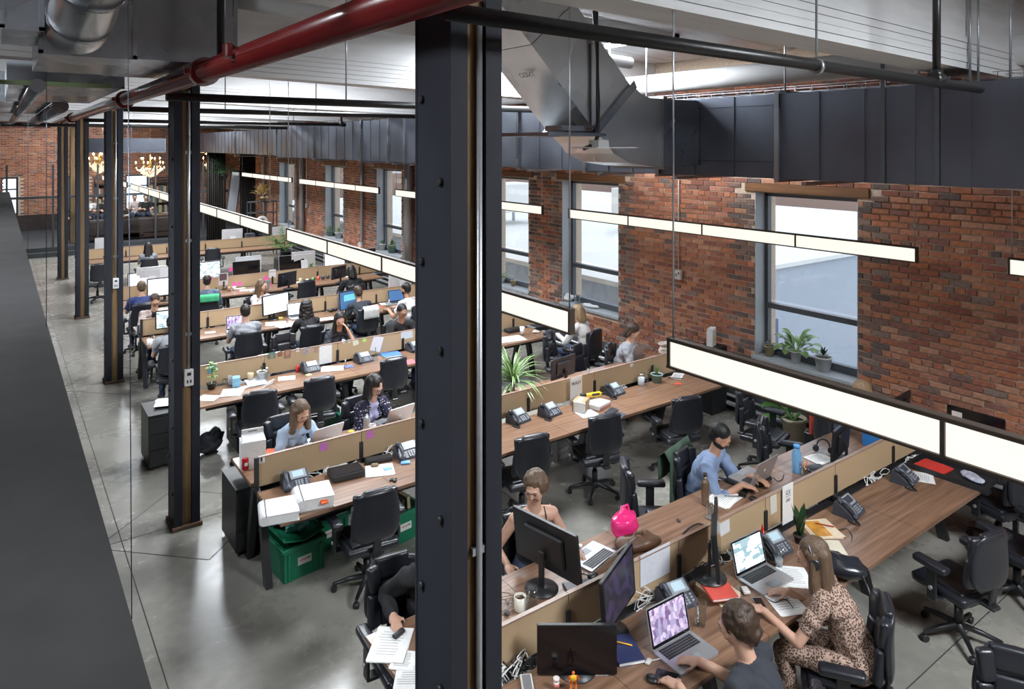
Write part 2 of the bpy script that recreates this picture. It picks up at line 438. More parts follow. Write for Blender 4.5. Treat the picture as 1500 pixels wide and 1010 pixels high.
# mezzanine slab the camera stands on
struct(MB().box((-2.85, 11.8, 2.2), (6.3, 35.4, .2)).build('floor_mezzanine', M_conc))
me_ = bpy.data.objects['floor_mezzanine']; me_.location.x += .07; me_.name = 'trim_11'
g = MB().cyl(atX(193, 892, .32) - Vector((0, 0, .03)), atX(187, -30, .36), .0016, n=6)
g.build('cable', M_galvdk, None); o = bpy.data.objects['cable']; tag(o, 'thin vertical steel wire rising from the ledge edge nearest the camera', 'wire', None); o.name = 'steel_wire'
for k, (u, v0) in enumerate(((68, 440), (41, 330), (24, 290))):
    p = atX(u, v0, .36); p.z = 2.3
    q = Vector((p.x, p.y, 5.3))
    o = MB().cyl(p, q, .0035, n=6).build('steel_wire', M_galvdk); tag(o, 'thin vertical steel wire on the ledge, %s' % ('second from the camera', 'third from the camera', 'farthest along the ledge')[k], 'wire')

# timber columns sandwiched between dark steel flanges
def column(y, k, conduit):
    e = empty('column', (1.572, y, 0))
    for s in (-1, 1):
        f = MB().box((s * .0835, 0, 2.26), (.072, .28, 4.5))
        for q in (-1, 1): f.box((s * .0835, q * .14, 2.26), (.080, .014, 4.5), bev=.0012)
        fo = f.build('steel_flange', M_col, e)
        if s < 0:
            bl = MB()
            for i in range(12):
                bl.cyl((-.119, (.085 if i % 2 else -.07), .35 + i * .34), (-.137, (.085 if i % 2 else -.07), .35 + i * .34), .017, n=6)
            for i in range(12): pass
            bl.build('bolts', M_blk, e)['kind'] = 'stuff'
    MB().box((0, 0, 2.26), (.086, .24, 4.5)).build('timber_post', M_post, e)
    MB().box((0, 0, .02), (.29, .34, .04), bev=.006).build('base_plate', mat('rust_base', (.12, .07, .045), .8), e)
    if conduit:
        c = MB().cyl((.015, -.14, conduit), (.015, -.14, 4.45), .014, n=10)
        for z in (conduit + .35, conduit + 1.3, conduit + 2.2): c.box((.015, -.130, z), (.06, .02, .03))
        c.build('conduit', M_conduit, e)
        if conduit > .2:
            s_ = MB().box((.015, -.14, conduit - .09), (.085, .05, .17), bev=.006).build('socket_box', M_white, e)
            MB().box((.015, -.167, conduit - .05), (.035, .006, .03)).box((0, -.167, conduit - .125), (.012, .006, .03)).box((.03, -.167, conduit - .125), (.012, .006, .03)).build('socket', M_blk, s_)
    tag(e, ['massive dark steel and timber column in the foreground with a full length conduit', 'dark column second from the camera beside the low black cabinet, socket box on it',
            'dark column third from the camera in the aisle with a white socket box', 'dark column fourth from the camera, plain timber strip', 'dark column fifth from the camera, slim and far down the aisle',
            'dark column farthest away, at the glazed partition'][k], 'column')
    return e
for k, (y, c) in enumerate(((2.55, .05), (7.92, 1.62), (13.35, 1.72), (18.66, 0), (24.35, 0))): column(y, k, c)
# timber posts in the far zone
e = MB().box((2.42, 30.6, 2.6), (.45, .45, 4.6), bev=.01).build('timber_post', M_post); tag(e, 'wide bare timber post in front of the far brick wall', 'post')

# ------------------------------------------------------------------ ceiling services
def thing(mb, name, mats, label, cat, group=None, kind=None):
    o = mb.build(name, mats); return tag(o, label, cat, group, kind)
# red sprinkler main
X = 1.25; Z = 4.44
rp = empty('sprinkler_main', (X, 12, Z), 0, 'glossy red sprinkler main running diagonally across the upper left of the picture', 'pipe')
MB().cyl((0, -14.5, 0), (0, 11.6, 0), .078, n=28).cyl((-7, 11.6, 0), (0, 11.6, 0), .078, n=20).build('pipe_run', M_red, rp)
for y in (-5.3, -.1, 4.8):
    yy = {-5.3: 5.6 - 12, -.1: 9.6 - 12, 4.8: 4.8}[y]
    MB().cyl((0, yy - .05, 0), (0, yy + .05, 0), .105, n=24).box((.115, yy, .0), (.05, .05, .05), bev=.01).box((-.115, yy, 0), (.05, .05, .05), bev=.01).build('coupling', M_red, rp)
MB().cyl((0, 4.5 - 12, 0), (-.11, 4.5 - 12, .03), .045, n=14).box((-.11, 4.5 - 12, .03), (.05, .09, .09), bev=.01).build('outlet_cap', M_red, rp)
# black branch pipes across
def branch(y, x0, x1, z, r, label, risers=(), slope=0):
    e = empty('branch_pipe', ((x0 + x1) / 2, y, z), 0, label, 'pipe')
    hl = (x1 - x0) / 2
    MB().cyl((-hl, 0, slope * hl), (hl, 0, -slope * hl), r, n=18).build('pipe_run', M_pipe, e)
    for x in risers:
        MB().cyl((x - (x0 + x1) / 2, 0, 0), (x - (x0 + x1) / 2, 0, roofz(x) - z - .05), r * .75, n=12).cyl((x - (x0 + x1) / 2 - .06, 0, 0), (x - (x0 + x1) / 2 + .06, 0, 0), r * 1.35, n=12).cyl((x - (x0 + x1) / 2, 0, 0), (x - (x0 + x1) / 2, 0, r * 1.9), r * 1.1, n=12).build('riser', M_pipe, e)
    return e
x1 = atY(1372, 108, 2.2).x
e = branch(2.2, 1.3, x1 + .7, 4.345, .034, 'black iron pipe crossing in front of the foreground column and along the top right', (x1,), .015)
hx = atY(1196, 90, 2.2).x
MB().cyl((hx - e.location.x, 0, .05), (hx - e.location.x, 0, 1.0), .007, n=8).cyl((hx - e.location.x - .012, 0, -.01), (hx - e.location.x + .012, 0, -.01), .045, n=14).build('hanger', M_conduit, e)
branch(7.35, 1.3, 5.9, 4.355, .04, 'black iron pipe crossing just in front of the second column')
branch(10.1, 1.3, 5.6, 4.35, .035, 'black iron pipe ending at a riser left of the foreground column', (5.5,))
branch(15.2, 1.3, 6.4, 4.35, .035, 'black iron pipe behind the third column with a short riser', (6.3,))
branch(19.2, -3, 6.4, 4.35, .04, 'farthest black iron pipe crossing the hall under the ceiling')
# big rectangular duct along the window side
DX = 6.5; ZB, ZT = 3.55, 4.42
du = empty('main_duct', (DX, 10, ZB), 0, 'long rectangular sheet metal duct running along above the windows', 'duct')
def seg_duct(y0, y1, zb=0, zt=ZT - ZB, w=.85, x=0):
    MB().box((x + w / 2, (y0 + y1) / 2 - 10, (zb + zt) / 2), (w, y1 - y0 - .01, zt - zb)).build('duct_section', M_galvdk, du)
    s = MB(); n = max(1, int((y1 - y0) / .42))
    for k in range(1, n):
        yy = y0 + (y1 - y0) * k / n - 10
        s.box((x - .004, yy, (zb + zt) / 2), (.012, .018, zt - zb))
    if n > 1:
        o = s.build('standing_seams', M_galvdk, du); o['kind'] = 'stuff'
def flange(y, zb=0, zt=ZT - ZB, w=.85):
    f = MB(); t = .035
    for z in (zb - t / 2, zt + t / 2): f.box((w / 2, y - 10, z), (w + 2 * t, .055, t))
    for x in (-t / 2, w + t / 2): f.box((x, y - 10, (zb + zt) / 2), (t, .055, zt - zb))
    f.build('flange', M_galv, du)
JY = [-1.5, 1.6, 4.15, 5.55, 6.35, 9.0, 10.6, 12.8, 15.0, 18.0, 20.5, 24.5, 27.0]
ys = [-1.5] + [atX(u, 200, DX).y for u in (1140, 965, 858, 760)] + [12.5] + [atX(u, 200, DX).y for u in (570, 530, 460, 405, 345)] + [31, 35.5]
for a, b in zip(ys, ys[1:]):
    if b <= 0: continue
    zb, zt = (0, ZT - ZB) if b < 21 else (0.05, .8)
    if a > 25: zt = .5
    seg_duct(a, b, zb, zt); flange(a, zb, zt)
    MB().box((.42, b - .35 - 10, -.035), (1.05, .05, .035)).build('support_strut', M_galv, du)
for u in (1293, 1372):
    p = atX(u, 100, DX - .02)
    MB().box((-.02, p.y - 10, .95), (.006, .036, 1.9)).build('hanging_strap', M_greywall, du)
# black painted outline of an access door on the duct
a = atX(1134, 155, DX); b = atX(1024, 155, DX)
MB().box((-.003, (a.y + b.y) / 2 - 10, .76), (.006, b.y - a.y, .006)).box((-.003, (a.y + b.y) / 2 - 10, .17), (.006, b.y - a.y, .006)).box((-.003, a.y - 10, .465), (.006, .007, .6)).box((-.003, b.y - 10, .465), (.006, .007, .6)).build('access_door_outline', M_blk, du)
# diagonal branch duct with elbow
y0, y1 = 5.3, 6.05
bd = empty('branch_duct', (4.9, 5.67, 3.6), 0, 'shiny square duct dropping diagonally from the roof and turning into the main duct', 'duct')
def dd(poly, name, m=M_galv, a=y0, b=y1):
    return MB().prism([(x - 4.9, z - 3.6) for x, z in poly], a - 5.67, b - 5.67, 'Y').build(name, m, bd)
M_galvbr = mat('galvanised_bright', (.62, .63, .63), .3, 1, .1, 4, .03, rvar=.06)
dd([(4.86, 4.06), (5.38, 4.53), (4.62, 5.30), (4.08, 4.84)], 'diagonal_section', M_galvbr)
dd([(4.075, 4.845), (4.61, 5.305), (4.50, 5.42), (3.6, 5.3)], 'diagonal_section', M_galvbr)
dd([(4.82, 4.03), (4.90, 3.99), (5.46, 4.50), (5.42, 4.58)], 'elbow_flange', M_galv, y0 - .03, y1 + .03)
bend = [(4.9, 4.02)] + [(5.02 + .8 * (1 - math.cos(R(t))) * .9, 4.0 - .34 * math.sin(R(t))) for t in (15, 35, 60, 90)] + [(5.86, 3.66), (5.86, 4.40), (5.7, 4.40), (5.55, 4.44), (5.46, 4.50)]
dd(bend, 'elbow_section', M_galvbr)
dd([(5.86, 3.63), (5.92, 3.63), (5.92, 4.43), (5.86, 4.43)], 'elbow_flange', M_galv, y0 - .035, y1 + .035)
dd([(5.93, 3.66), (6.49, 3.66), (6.49, 4.40), (5.93, 4.40)], 'collar_section', M_galv)
MB().box((-.35, 0, .40), (.75, 1.0, .035)).box((-.35, -.30, .46), (.3, .25, .05)).build('support_strut', M_galv, bd)
MB().box((0.0, -.5, .27), (.55, .35, .012)).box((-.08, -.5, .31), (.14, .14, .07)).build('sensor_plate', M_white, bd)
for (x, z0) in ((-.15, .5),): MB().cyl((x + .12, -.42, .35), (x + .12, -.42, 1.95), .012, n=8).tube([(x + .05, -.43, 1.8), (x + .11, -.43, 1.3), (x + .12, -.44, .7), (x + .12, -.44, .4), (x + .05, -.45, .3), (x - .1, -.47, .26)], .02).build('black_hose', M_plastic, bd)
# white round pipe and cable basket near the wall
p = thing(MB().cyl((7.9, -2, 4.80), (7.9, 36, 4.80), .145, n=24), 'white_pipe', M_white, 'thick white painted pipe running above and behind the big duct', 'pipe')
p2 = thing(MB().cyl((1.6, 6.2, 5.12), (6.3, 6.2, 4.9), .07, n=20), 'white_pipe', M_white, 'white painted pipe crossing the ceiling left of the foreground column', 'pipe')
ct = empty('cable_basket', (7.45, 8, 4.50), 0, 'galvanised wire cable basket above the big duct', 'tray')
g = MB()
for x, z in ((-.13, 0), (-.04, 0), (.05, 0), (.13, 0), (-.15, .06), (.15, .06)): g.box((x, 0, z), (.006, 22, .006))
for k in range(110): g.box((0, -11 + k * .2, -.003), (.3, .006, .006)).box((-.15, -11 + k * .2, .03), (.006, .006, .06)).box((.15, -11 + k * .2, .03), (.006, .006, .06))
tag(g.build('wire_mesh', M_galv, ct), kind='stuff')
# duct boxes over the mezzanine, upper left
def box_duct(label, x0, x1, ya, yb, z0, z1, m=M_galv):
    e = empty('duct_box', ((x0 + x1) / 2, (ya + yb) / 2, z0), 0, label, 'duct')
    MB().box((0, 0, (z1 - z0) / 2), (x1 - x0, yb - ya, z1 - z0)).build('casing', m, e)
    MB().box((0, -(yb - ya) / 2 - .006, .01), (x1 - x0 + .03, .02, .03)).box((-(x1 - x0) / 2, -(yb - ya) / 2 - .006, (z1 - z0) / 2), (.03, .02, z1 - z0)).box(((x1 - x0) / 2, -(yb - ya) / 2 - .006, (z1 - z0) / 2), (.03, .02, z1 - z0)).build('corner_trim', M_galv, e)
    return e
bx2 = box_duct('large galvanised duct box right of the round duct, at the top left', .80, 1.575, 6.0, 7.7, 4.55, 5.5)
bx1 = box_duct('galvanised plenum box carrying the round duct, top left corner', .24, .79, 5.6, 7.0, 4.50, 5.5)
e = box_duct('small galvanised junction cabinet at the extreme top left', .03, .235, 5.4, 6.2, 4.62, 5.5)
MB().box((.02, -.41, .30), (.03, .01, .05)).build('outlet_plate', M_white, e); MB().box((-.02, -.41, .30), (.02, .01, .05)).build('switch', M_blk, e)
rd = empty('round_duct', (.5, 5.6, 4.85), 0, 'round spiral duct elbow entering the plenum box at the top left', 'duct')
P0 = atY(112, 40, 5.62); P1 = atY(120, 22, 5.25); P2 = atY(134, -18, 4.9); P3 = atY(150, -80, 4.6)
o3 = Vector((.5, 5.6, 4.85))
MB().tube([P0 - o3, P1 - o3, P2 - o3, P3 - o3], [.19, .185, .175, .17], 28).build('duct_tube', M_galvbr, rd)
for a, b, r in ((P1, P2, .192), (P2, P3, .183)):
    d = (b - a).normalized() * .015; MB().cyl(a - o3 - d, a - o3 + d, r + .004, n=28).build('seam_ring', M_galv, rd)
thing(MB().cyl((1.27, 5.2, 4.5), (1.27, 5.2, roofz(1.3)), .028, n=14), 'riser_pipe', M_pipe, 'black vertical pipe rising from the red sprinkler main', 'pipe')
box_duct('low wide duct with foil underside behind the plenum box', .1, 1.1, 8.6, 12.0, 4.5, 5.1)
box_duct('narrow sheet metal duct in the cluttered ceiling at far left', -.6, .7, 13.0, 18.0, 4.55, 5.0)
box_duct('far sheet metal duct hanging beyond the others at left', 2.2, 4.4, 25.0, 25.6, 3.65, 4.1, M_galvdk)
for k, (x, ya, yb, r, lab) in enumerate(((.3, 7.5, 22, .06, 'insulated pipe under the far left ceiling'), (.75, 12, 23.3, .10, 'foil wrapped pipe beside the red main'), (-.05, 6.5, 20, .05, 'thin grey pipe at the far left edge'))):
    thing(MB().cyl((x, ya, 4.42 + k * .03), (x, yb, 4.42 + k * .03), r, n=16), 'service_pipe', M_galv, lab, 'pipe')
g = thing(MB().box((.45, 7.8, 4.46), (.9, .05, .04)), 'green_strut', mat('green_strut', (.22, .30, .14), .5), 'pale green steel strut under the foil duct at left', 'strut')
# hanger rods
rods = [(463, 10.1, 4.38), (507, 7.35, 4.39), (430, 15.2, 4.38), (330, 10.1, 4.38)]
for u, Y, z0 in rods:
    p = atY(u, 150, Y); thing(MB().cyl((p.x, p.y, z0), (p.x, p.y, roofz(p.x)), .008, n=6), 'hanger_rod', M_conduit, 'thin steel hanger rod between a black pipe and the white ceiling', 'rod', 'hanger rods above the black pipes')
for u in (858, 870, 893, 947, 1150, 1346, 1421, 1433, 1480):
    p = atX(u, 100, 6.75); thing(MB().cyl((p.x, p.y, ZT), (p.x, p.y, roofz(p.x)), .010, n=6), 'hanger_rod', M_conduit, 'thin steel hanger rod between the big duct and the white ceiling', 'rod', 'hanger rods above the big duct')
# skylights: hall row multiplied from one seen, mezzanine and far ones added fill
for k, (x, y) in enumerate(((4.6, -1.4), (6.1, 6.9), (4.6, 11.0), (4.6, 16.2), (4.6, 21.6), (4.6, 27.2), (-2.2, 2.5), (-2.2, 9.0), (-2.0, 16.5), (2.4, 32.6))):
    for j in (0,):
        z = roofz(x) - .05
        e = struct(empty('trim_%d' % (12 + k), (x, y + .2, z)))
        f = MB()
        for s in (-1, 1): f.box((s * .95, 0, -.03), (.08, 2.0, .10)).box((0, s * .96, -.03), (1.98, .08, .10))
        f.build('curb', M_white, e)
        ld = bpy.data.lights.new('skylight_fill', 'AREA'); ld.shape = 'RECTANGLE'; ld.size = 1.8; ld.size_y = 1.8; ld.energy = SKYLIGHT_FILL_W * (.72 if x > 4 and 10 < y < 23 else .45 if y > 30 else 1); ld.color = (.90, .95, 1)
        lo = bpy.data.objects.new('skylight_fill', ld); C.objects.link(lo); lo.location = (x, y + .2, z - .035)
# linear pendant lamps
M_lamp = mat('lamp_panel', (1, .93, .80), .5, 0, .02, 5, emit=LAMP_E)
for l_ in list(M_lamp.node_tree.links):
    if l_.to_socket.name == 'Base Color': M_lamp.node_tree.links.remove(l_)
M_lamp.node_tree.nodes['Principled BSDF'].inputs['Base Color'].default_value = (.22, .21, .19, 1)
M_lampw = mat('lamp_body_bronze', (.06, .045, .035), .4, .3)
SEGS = [(-3.0, 2.69), (3.51, 9.1), (9.8, 15.5), (16.4, 22.2), (22.9, 28.7)]
ROWN = ['aisle side row', 'wall side row']
ORD = ['nearest', 'second nearest', 'third nearest', 'fourth nearest', 'farthest']
for r, X in enumerate((3.04, 7.8)):
    for k, (a, b) in enumerate(SEGS):
        n = 4; Ln = (b - a) / n
        e = empty('pendant_lamp', (X, a, 2.66), 0, '%s long glowing linear pendant lamp of the %s' % (ORD[k], ROWN[r]), 'lamp')
        MB().box((0, (b - a) / 2, .158), (.05, b - a, .02), bev=.003).build('top_rail', M_lampw, e)
        MB().box((0, (b - a) / 2, .006), (.05, b - a, .012)).build('bottom_rail', M_lampw, e)
        for i in range(n):
            MB().box((0, Ln * (i + .5), .08), (.026, Ln - .02, .134)).build('diffuser', M_lamp, e)
        c = MB()
        for i in range(n + 1): c.box((0, min(max(Ln * i, .012), b - a - .012), .08), (.046, .018, .15))
        c.build('joint_brackets', M_lampw, e)['kind'] = 'stuff'
        for y in (.03, b - a - .03):
            top = roofz(X) - 2.66
            MB().cyl((0, y, .16), (0, y, top), .005, n=6).build('suspension_cable', M_conduit, e)
# ================================================================== OUTSIDE
M_out = mat('pale_render', (.40, .44, .50), .8, 0, .05, 2)
M_roof = mat('white_roof', (.72, .72, .70), .8, 0, .08, 1)
M_outbr = mat('outdoor_brick', (.32, .22, .18), .9, 0, .15, 6)  # one even brick colour for the outdoor buildings
M_dkwin = mat('distant_glass', (.75, .8, .85), .3)
yd = struct(MB().box((40, 20, -2.2), (61, 110, .2)).build('ground', mat('yard_concrete', (.45, .45, .44), .9, 0, .1, 1)))
e = empty('annexe_building', (20, 24, -2.1), 0, 'pale rendered annexe with a white flat roof outside the nearest window', 'building')
MB().box((0, -1, 1.53), (19, 26, 3.05)).build('wall', M_out, e)
MB().box((0, -1, 3.10), (19.2, 26.2, .10)).build('roof', M_roof, e)
MB().box((-5.6, -14.03, 1.0), (1.3, .08, 1.7)).build('door', mat('navy_door', (.10, .12, .22), .4), e)
MB().box((1.0, -14.03, 1.2), (.9, .08, 2.4)).build('window', M_dkwin, e)
for i, (x, y, l) in enumerate(((17, 16, 'boxy roof ventilation unit on the annexe roof, nearer the window'), (15, 21, 'boxy roof ventilation unit on the annexe roof, farther off'), (26, 22, 'boxy roof ventilation unit on the annexe roof, to the right'))):
    e = empty('roof_unit', (x, y, 1.05), 0, l, 'unit')
    MB().box((0, 0, .95), (1.8, 1.4, 1.0), bev=.02).build('casing', M_roof, e)
    for sx in (-.7, .7):
        for sy in (-.5, .5): MB().box((sx, sy, .22), (.08, .08, .44)).build('leg', M_galv, e)
for i, (x, y, w, d, h, l) in enumerate(((34, 48, 44, 6, 7.5, 'long brick building with arched windows beyond the roofs'), (52, 22, 6, 40, 7.5, 'brick building at the far side of the yard'), (18, 38.2, 16, .5, 4.3, 'low brick parapet wall beyond the annexe roof'))):
    e = empty('brick_building', (x, y, -2.1), 0, l, 'building')
    MB().box((0, 0, h / 2), (w, d, h)).build('wall', M_outbr, e)
    if i < 2:
        for k in range(14):
            t = -w / 2 + 1.8 + k * 3.0 if i == 0 else -d / 2 + 1.5 + k * 2.8
            wn_ = MB()
            if i == 0:
                poly = [(t - .55, h - 3.6), (t + .55, h - 3.6), (t + .55, h - 2.0)] + [(t + .55 * math.cos(R(a)), h - 2.0 + .55 * math.sin(R(a))) for a in (30, 60, 90, 120, 150)] + [(t - .55, h - 2.0)]
                wn_.prism(poly, -d / 2 - .08, -d / 2 + .02, 'Y')
            else:
                poly = [(t - .55, h - 3.6), (t + .55, h - 3.6), (t + .55, h - 2.0), (t - .55, h - 2.0)]
                wn_.prism(poly, -w / 2 - .08, -w / 2 + .02, 'X')
            wn_.build('window', M_dkwin, e)
# ================================================================== BENCH DESKS
DZ = .77
PW = 1.045
def bench(yc, label, x0=1.9, near_end=7.64, far_end=8.17, n0=0):
    e = empty('desk_bench', (0, yc, 0), 0, label, 'desk', 'rows of back to back walnut bench desks')
    for s, end in ((-1, near_end), (1, far_end)):
        x = x0
        while x < end - .2:
            x2 = min(x + PW, end)
            MB().box(((x + x2) / 2, s * .425, DZ - .015), (x2 - x - .004, .65, .03)).build('desktop', M_desk, e)
            x = x2
        MB().box(((x0 + end) / 2, s * .66, DZ - .06), (end - x0 - .3, .04, .05)).build('beam', M_blk, e)
    x = x0
    i = 0
    while x < far_end - .2:
        x2 = min(x + PW, far_end)
        pn = MB().box(((x + x2) / 2, 0, .905), (x2 - x - .008, .020, .26)).build('partition_panel', M_board, e)
        MB().box(((x + x2) / 2, 0, 1.040), (x2 - x - .004, .030, .010)).build('cap_strip', M_cap, pn)
        MB().box((x2 - .005, .0, .86), (.035, .05, .16)).build('partition_post', M_blk, e)
        x = x2; i += 1
    MB().box((x0 + .02, -.012, .90), (.035, .04, .30)).build('partition_post', M_blk, e)
    MB().box(((x0 + far_end) / 2, 0, DZ - .10), (far_end - x0 - .1, .17, .012)).box(((x0 + far_end) / 2, -.085, DZ - .07), (far_end - x0 - .1, .008, .06)).build('cable_tray', M_blk, e)
    for x in (x0 + .04, x0 + .04 + PW * 2, x0 + .04 + PW * 4, near_end - .06):
        for s in (-1, 1):
            MB().prism([(s * .04, DZ - .04), (s * .13, DZ - .04), (s * .33, 0), (s * .24, 0)], x - .03, x + .03, 'X').build('leg', M_blk, e)
        MB().box((x, 0, DZ - .05), (.04, 1.2, .03)).build('crossbar', M_blk, e)
    return e
BY = [3.45, 6.61, 9.77, 12.93, 16.09, 22.4]
for y, l in zip(BY, ('bench desk nearest the camera, with the leopard dress woman at it', 'second bench desk from the camera, green crates under its left end',
                     'third bench desk, phones and pinned photos along its partition', 'fourth bench desk, between the grey shirt man and the white tee woman',
                     'fifth bench desk, crowded with all-in-one computers and pink notes', 'farthest bench desk, beyond the open floor, before the lounge')):
    bench(y, l, near_end=7.64 if y < 9 else 7.4)

# ------------------------------------------------------------------ task chair
def soft(parts, name, mats, parent, sub=1):
    """boxes -> subdivided soft cushion"""
    bm = bmesh.new()
    for c, d, rot, bev in parts:
        r = bmesh.ops.create_cube(bm, size=1); vs = r['verts']
        bmesh.ops.scale(bm, vec=d, verts=vs)
        es = list(set(e for v in vs for e in v.link_edges))
        rr = bmesh.ops.bevel(bm, geom=es, offset=bev, segments=3, affect='EDGES', profile=.6, clamp_overlap=True)
        vs = list(set(v for f in rr['faces'] for v in f.verts))
        bmesh.ops.transform(bm, matrix=Matrix.Translation(Vector(c)) @ Euler(rot or (0, 0, 0)).to_matrix().to_4x4(), verts=vs)
    for f in bm.faces: f.smooth = True
    me = bpy.data.meshes.new(name); bm.to_mesh(me); bm.free()
    for m in (mats if isinstance(mats, list) else [mats]): me.materials.append(m)
    return link(name, me, parent)
def back_shell(z0, z1, w, d, yfun, wfun, nz=12, nx=8, name='backrest', m=None, parent=None, bulge=.04):
    """a curved padded back: width profile wfun(t), centre line yfun(t)"""
    bm = bmesh.new(); ring = []
    for i in range(nz + 1):
        t = i / nz; z = z0 + (z1 - z0) * t; hw = w / 2 * wfun(t)
        e = .25 + .75 * math.sin(math.pi * min(max(t, .0), 1)) ** .35
        row = []
        for k in range(nx * 2):
            a = 2 * math.pi * k / (nx * 2)
            cx, sx = math.cos(a), math.sin(a)
            px = hw * (abs(cx) ** .55) * (1 if cx > 0 else -1)
            py = d / 2 * e * (abs(sx) ** .6) * (1 if sx > 0 else -1)
            py += yfun(t) + (px / (w / 2)) ** 2 * .035
            row.append(bm.verts.new((px, py, z)))
        ring.append(row)
    for A, B in zip(ring, ring[1:]):
        for k in range(len(A)):
            bm.faces.new((A[k], A[(k + 1) % len(A)], B[(k + 1) % len(A)], B[k]))
    bm.faces.new(ring[0][::-1]); bm.faces.new(ring[-1])
    for f in bm.faces: f.smooth = True
    bmesh.ops.recalc_face_normals(bm, faces=bm.faces)
    me = bpy.data.meshes.new(name); bm.to_mesh(me); bm.free(); me.materials.append(m or M_leather)
    return link(name, me, parent)
def make_chair(arms=True):
    e = empty('office_chair', (0, 0, 0), 0, 'x', 'chair')
    # five-star base, casters
    MB().cyl((0, 0, .075), (0, 0, .13), .045, .035, n=14).build('hub', M_plastic, e)
    for k in range(5):
        a = 2 * math.pi * k / 5 + .3; c, s = math.cos(a), math.sin(a)
        leg = MB(); leg.tube([(c * .03, s * .03, .12), (c * .16, s * .16, .105), (c * .30, s * .30, .075)], [.026, .022, .016], 8); leg.cyl((c * .30, s * .30, .085), (c * .30, s * .30, .05), .012, n=8)
        lo = leg.build('base_arm', M_plastic, e)
        MB().cyl((c * .30 - s * .022, s * .30 + c * .022, .028), (c * .30 + s * .022, s * .30 - c * .022, .028), .028, n=12).build('caster', M_plastic, lo)
    MB().cyl((0, 0, .12), (0, 0, .28), .033, n=12).cyl((0, 0, .27), (0, 0, .40), .022, n=12).build('gas_lift', M_plastic, e)
    MB().box((0, -.03, .405), (.22, .30, .04), bev=.01).box((0, -.24, .43), (.09, .16, .03), bev=.008).build('tilt_plate', M_plastic, e)
    soft([((0, .02, .455), (.49, .47, .075), (0, 0, 0), .034), ((0, .03, .490), (.40, .40, .045), None, .022), ((0, .21, .455), (.46, .12, .07), (R(-8), 0, 0), .03)], 'seat', M_leather, e)
    MB().box((0, -.285, .54), (.08, .03, .26), rot=(R(8), 0, 0), bev=.01).build('back_bracket', M_plastic, e)
    wf = lambda t: (.70 + .30 * math.sin(math.pi * min(1, t * .78 + .17))) * (1 - max(0, (.22 - t) / .22) ** 2 * .32) * (1 - max(0, (t - .84) / .16) ** 2 * .22)
    yf = lambda t: -.265 - .02 * math.sin(t * math.pi) * 0 - .055 * t - .02 * math.cos(t * math.pi * 1.3)
    back_shell(.565, 1.03, .46, .065, yf, wf, parent=e)
    # front pads of the back: head pad, lumbar pad, side wings
    pd = [((0, -.268, .965), (.26, .055, .15), (R(7), 0, 0), .025), ((0, -.243, .79), (.24, .06, .17), (R(7), 0, 0), .027), ((0, -.232, .645), (.24, .06, .15), (R(4), 0, 0), .027)]
    for s in (-1, 1): pd += [((s * .155, -.238, .915), (.10, .065, .19), (R(7), s * R(4), s * R(20)), .028), ((s * .168, -.213, .70), (.10, .07, .24), (R(5), s * R(-4), s * R(24)), .03)]
    soft(pd, 'back_cushion', M_leather, e)
    if arms:
        for s in (-1, 1):
            br = MB().box((s * .265, .02, .41), (.10, .09, .022), bev=.005).box((s * .305, .02, .53), (.022, .085, .26), bev=.006).cyl((s * .316, .02, .50), (s * .330, .02, .50), .016, n=10, mi=1)
            bo = br.build('arm_bracket', [M_plastic, M_silver], e)
            soft([((s * .300, .03, .685), (.095, .29, .06), None, .029)], 'arm_pad', M_leather, bo)
    e.scale = (.94, .94, .94)
    return e
chair = make_chair()
G_CH = 'black leather office chairs at the bench desks'
ZB_ = 1.0
CHAIRS = []
def chair_base(u, v, h, label): CHAIRS.append((at(u, v, 0), h, label))
def chair_top(u, v, h, label, zt=.95):
    p = at(u, v, zt); d = Vector((math.sin(R(h)), math.cos(R(h)), 0))
    b = p + d * .315; b.z = 0
    CHAIRS.append((b, h, label))
def chair_at(b, h, label): CHAIRS.append((Vector((b[0], b[1], 0)), h, label))
chair_at((2.64, 5.80), 6, 'black office chair with its back to us beside the green crates')
chair_at((4.43, 5.92), 10, 'black office chair just right of the foreground column, behind the black top woman')
chair_at((5.42, 5.88), 15, 'black office chair turned away, in the middle of the open floor at the second bench')
chair_at((6.58, 5.72), 16, 'black office chair under the right end of the second bench')
chair_top(906, 680, 128, 'empty black office chair facing us beside the pink bag')
chair_top(1106, 616, 150, 'empty black office chair facing us right of the bearded man')
chair_base(1404, 936, 12, 'empty black office chair on the open floor at the lower right')
chair_base(1490, 878, 10, 'black office chair behind the lower right one, cut by the right edge')
chair_top(1484, 948, -118, 'black office chair peeking in at the bottom right corner')
chair_base(1462, 806, 14, 'black office chair tucked in shadow under the lamp at the right')
chair_top(1080, 566, 165, 'black office chair in shadow behind the near lamp, against the brick wall')
chair_top(383, 577, 6, 'black office chair at the left end of the third bench')
chair_top(471, 557, 4, 'black office chair second from the left at the third bench, behind the blue shirt woman')
chair_top(580, 528, 4, 'black office chair at the third bench, behind the polka dot woman')
chair_top(840, 506, 165, 'empty black office chair facing us between the lamp end and the partition')
chair_top(797, 487, 150, 'black office chair half hidden by the lamp at the wall')
chair_top(412, 489, 175, 'empty black office chair facing us right of the grey shirt man')
chair_top(452, 413, -5, 'black office chair at the fifth bench beside the beige one')
chair_top(570, 812, 185, 'black office chair at the left of the foreground column')
chair_top(312, 365, 10, 'black office chair at the farthest bench right of the second column')
chair_top(147, 388, -5, 'black office chair at the farthest bench between slim columns')
chair_at((4.7, 7.85), 175, 'black office chair behind the spiky plant')

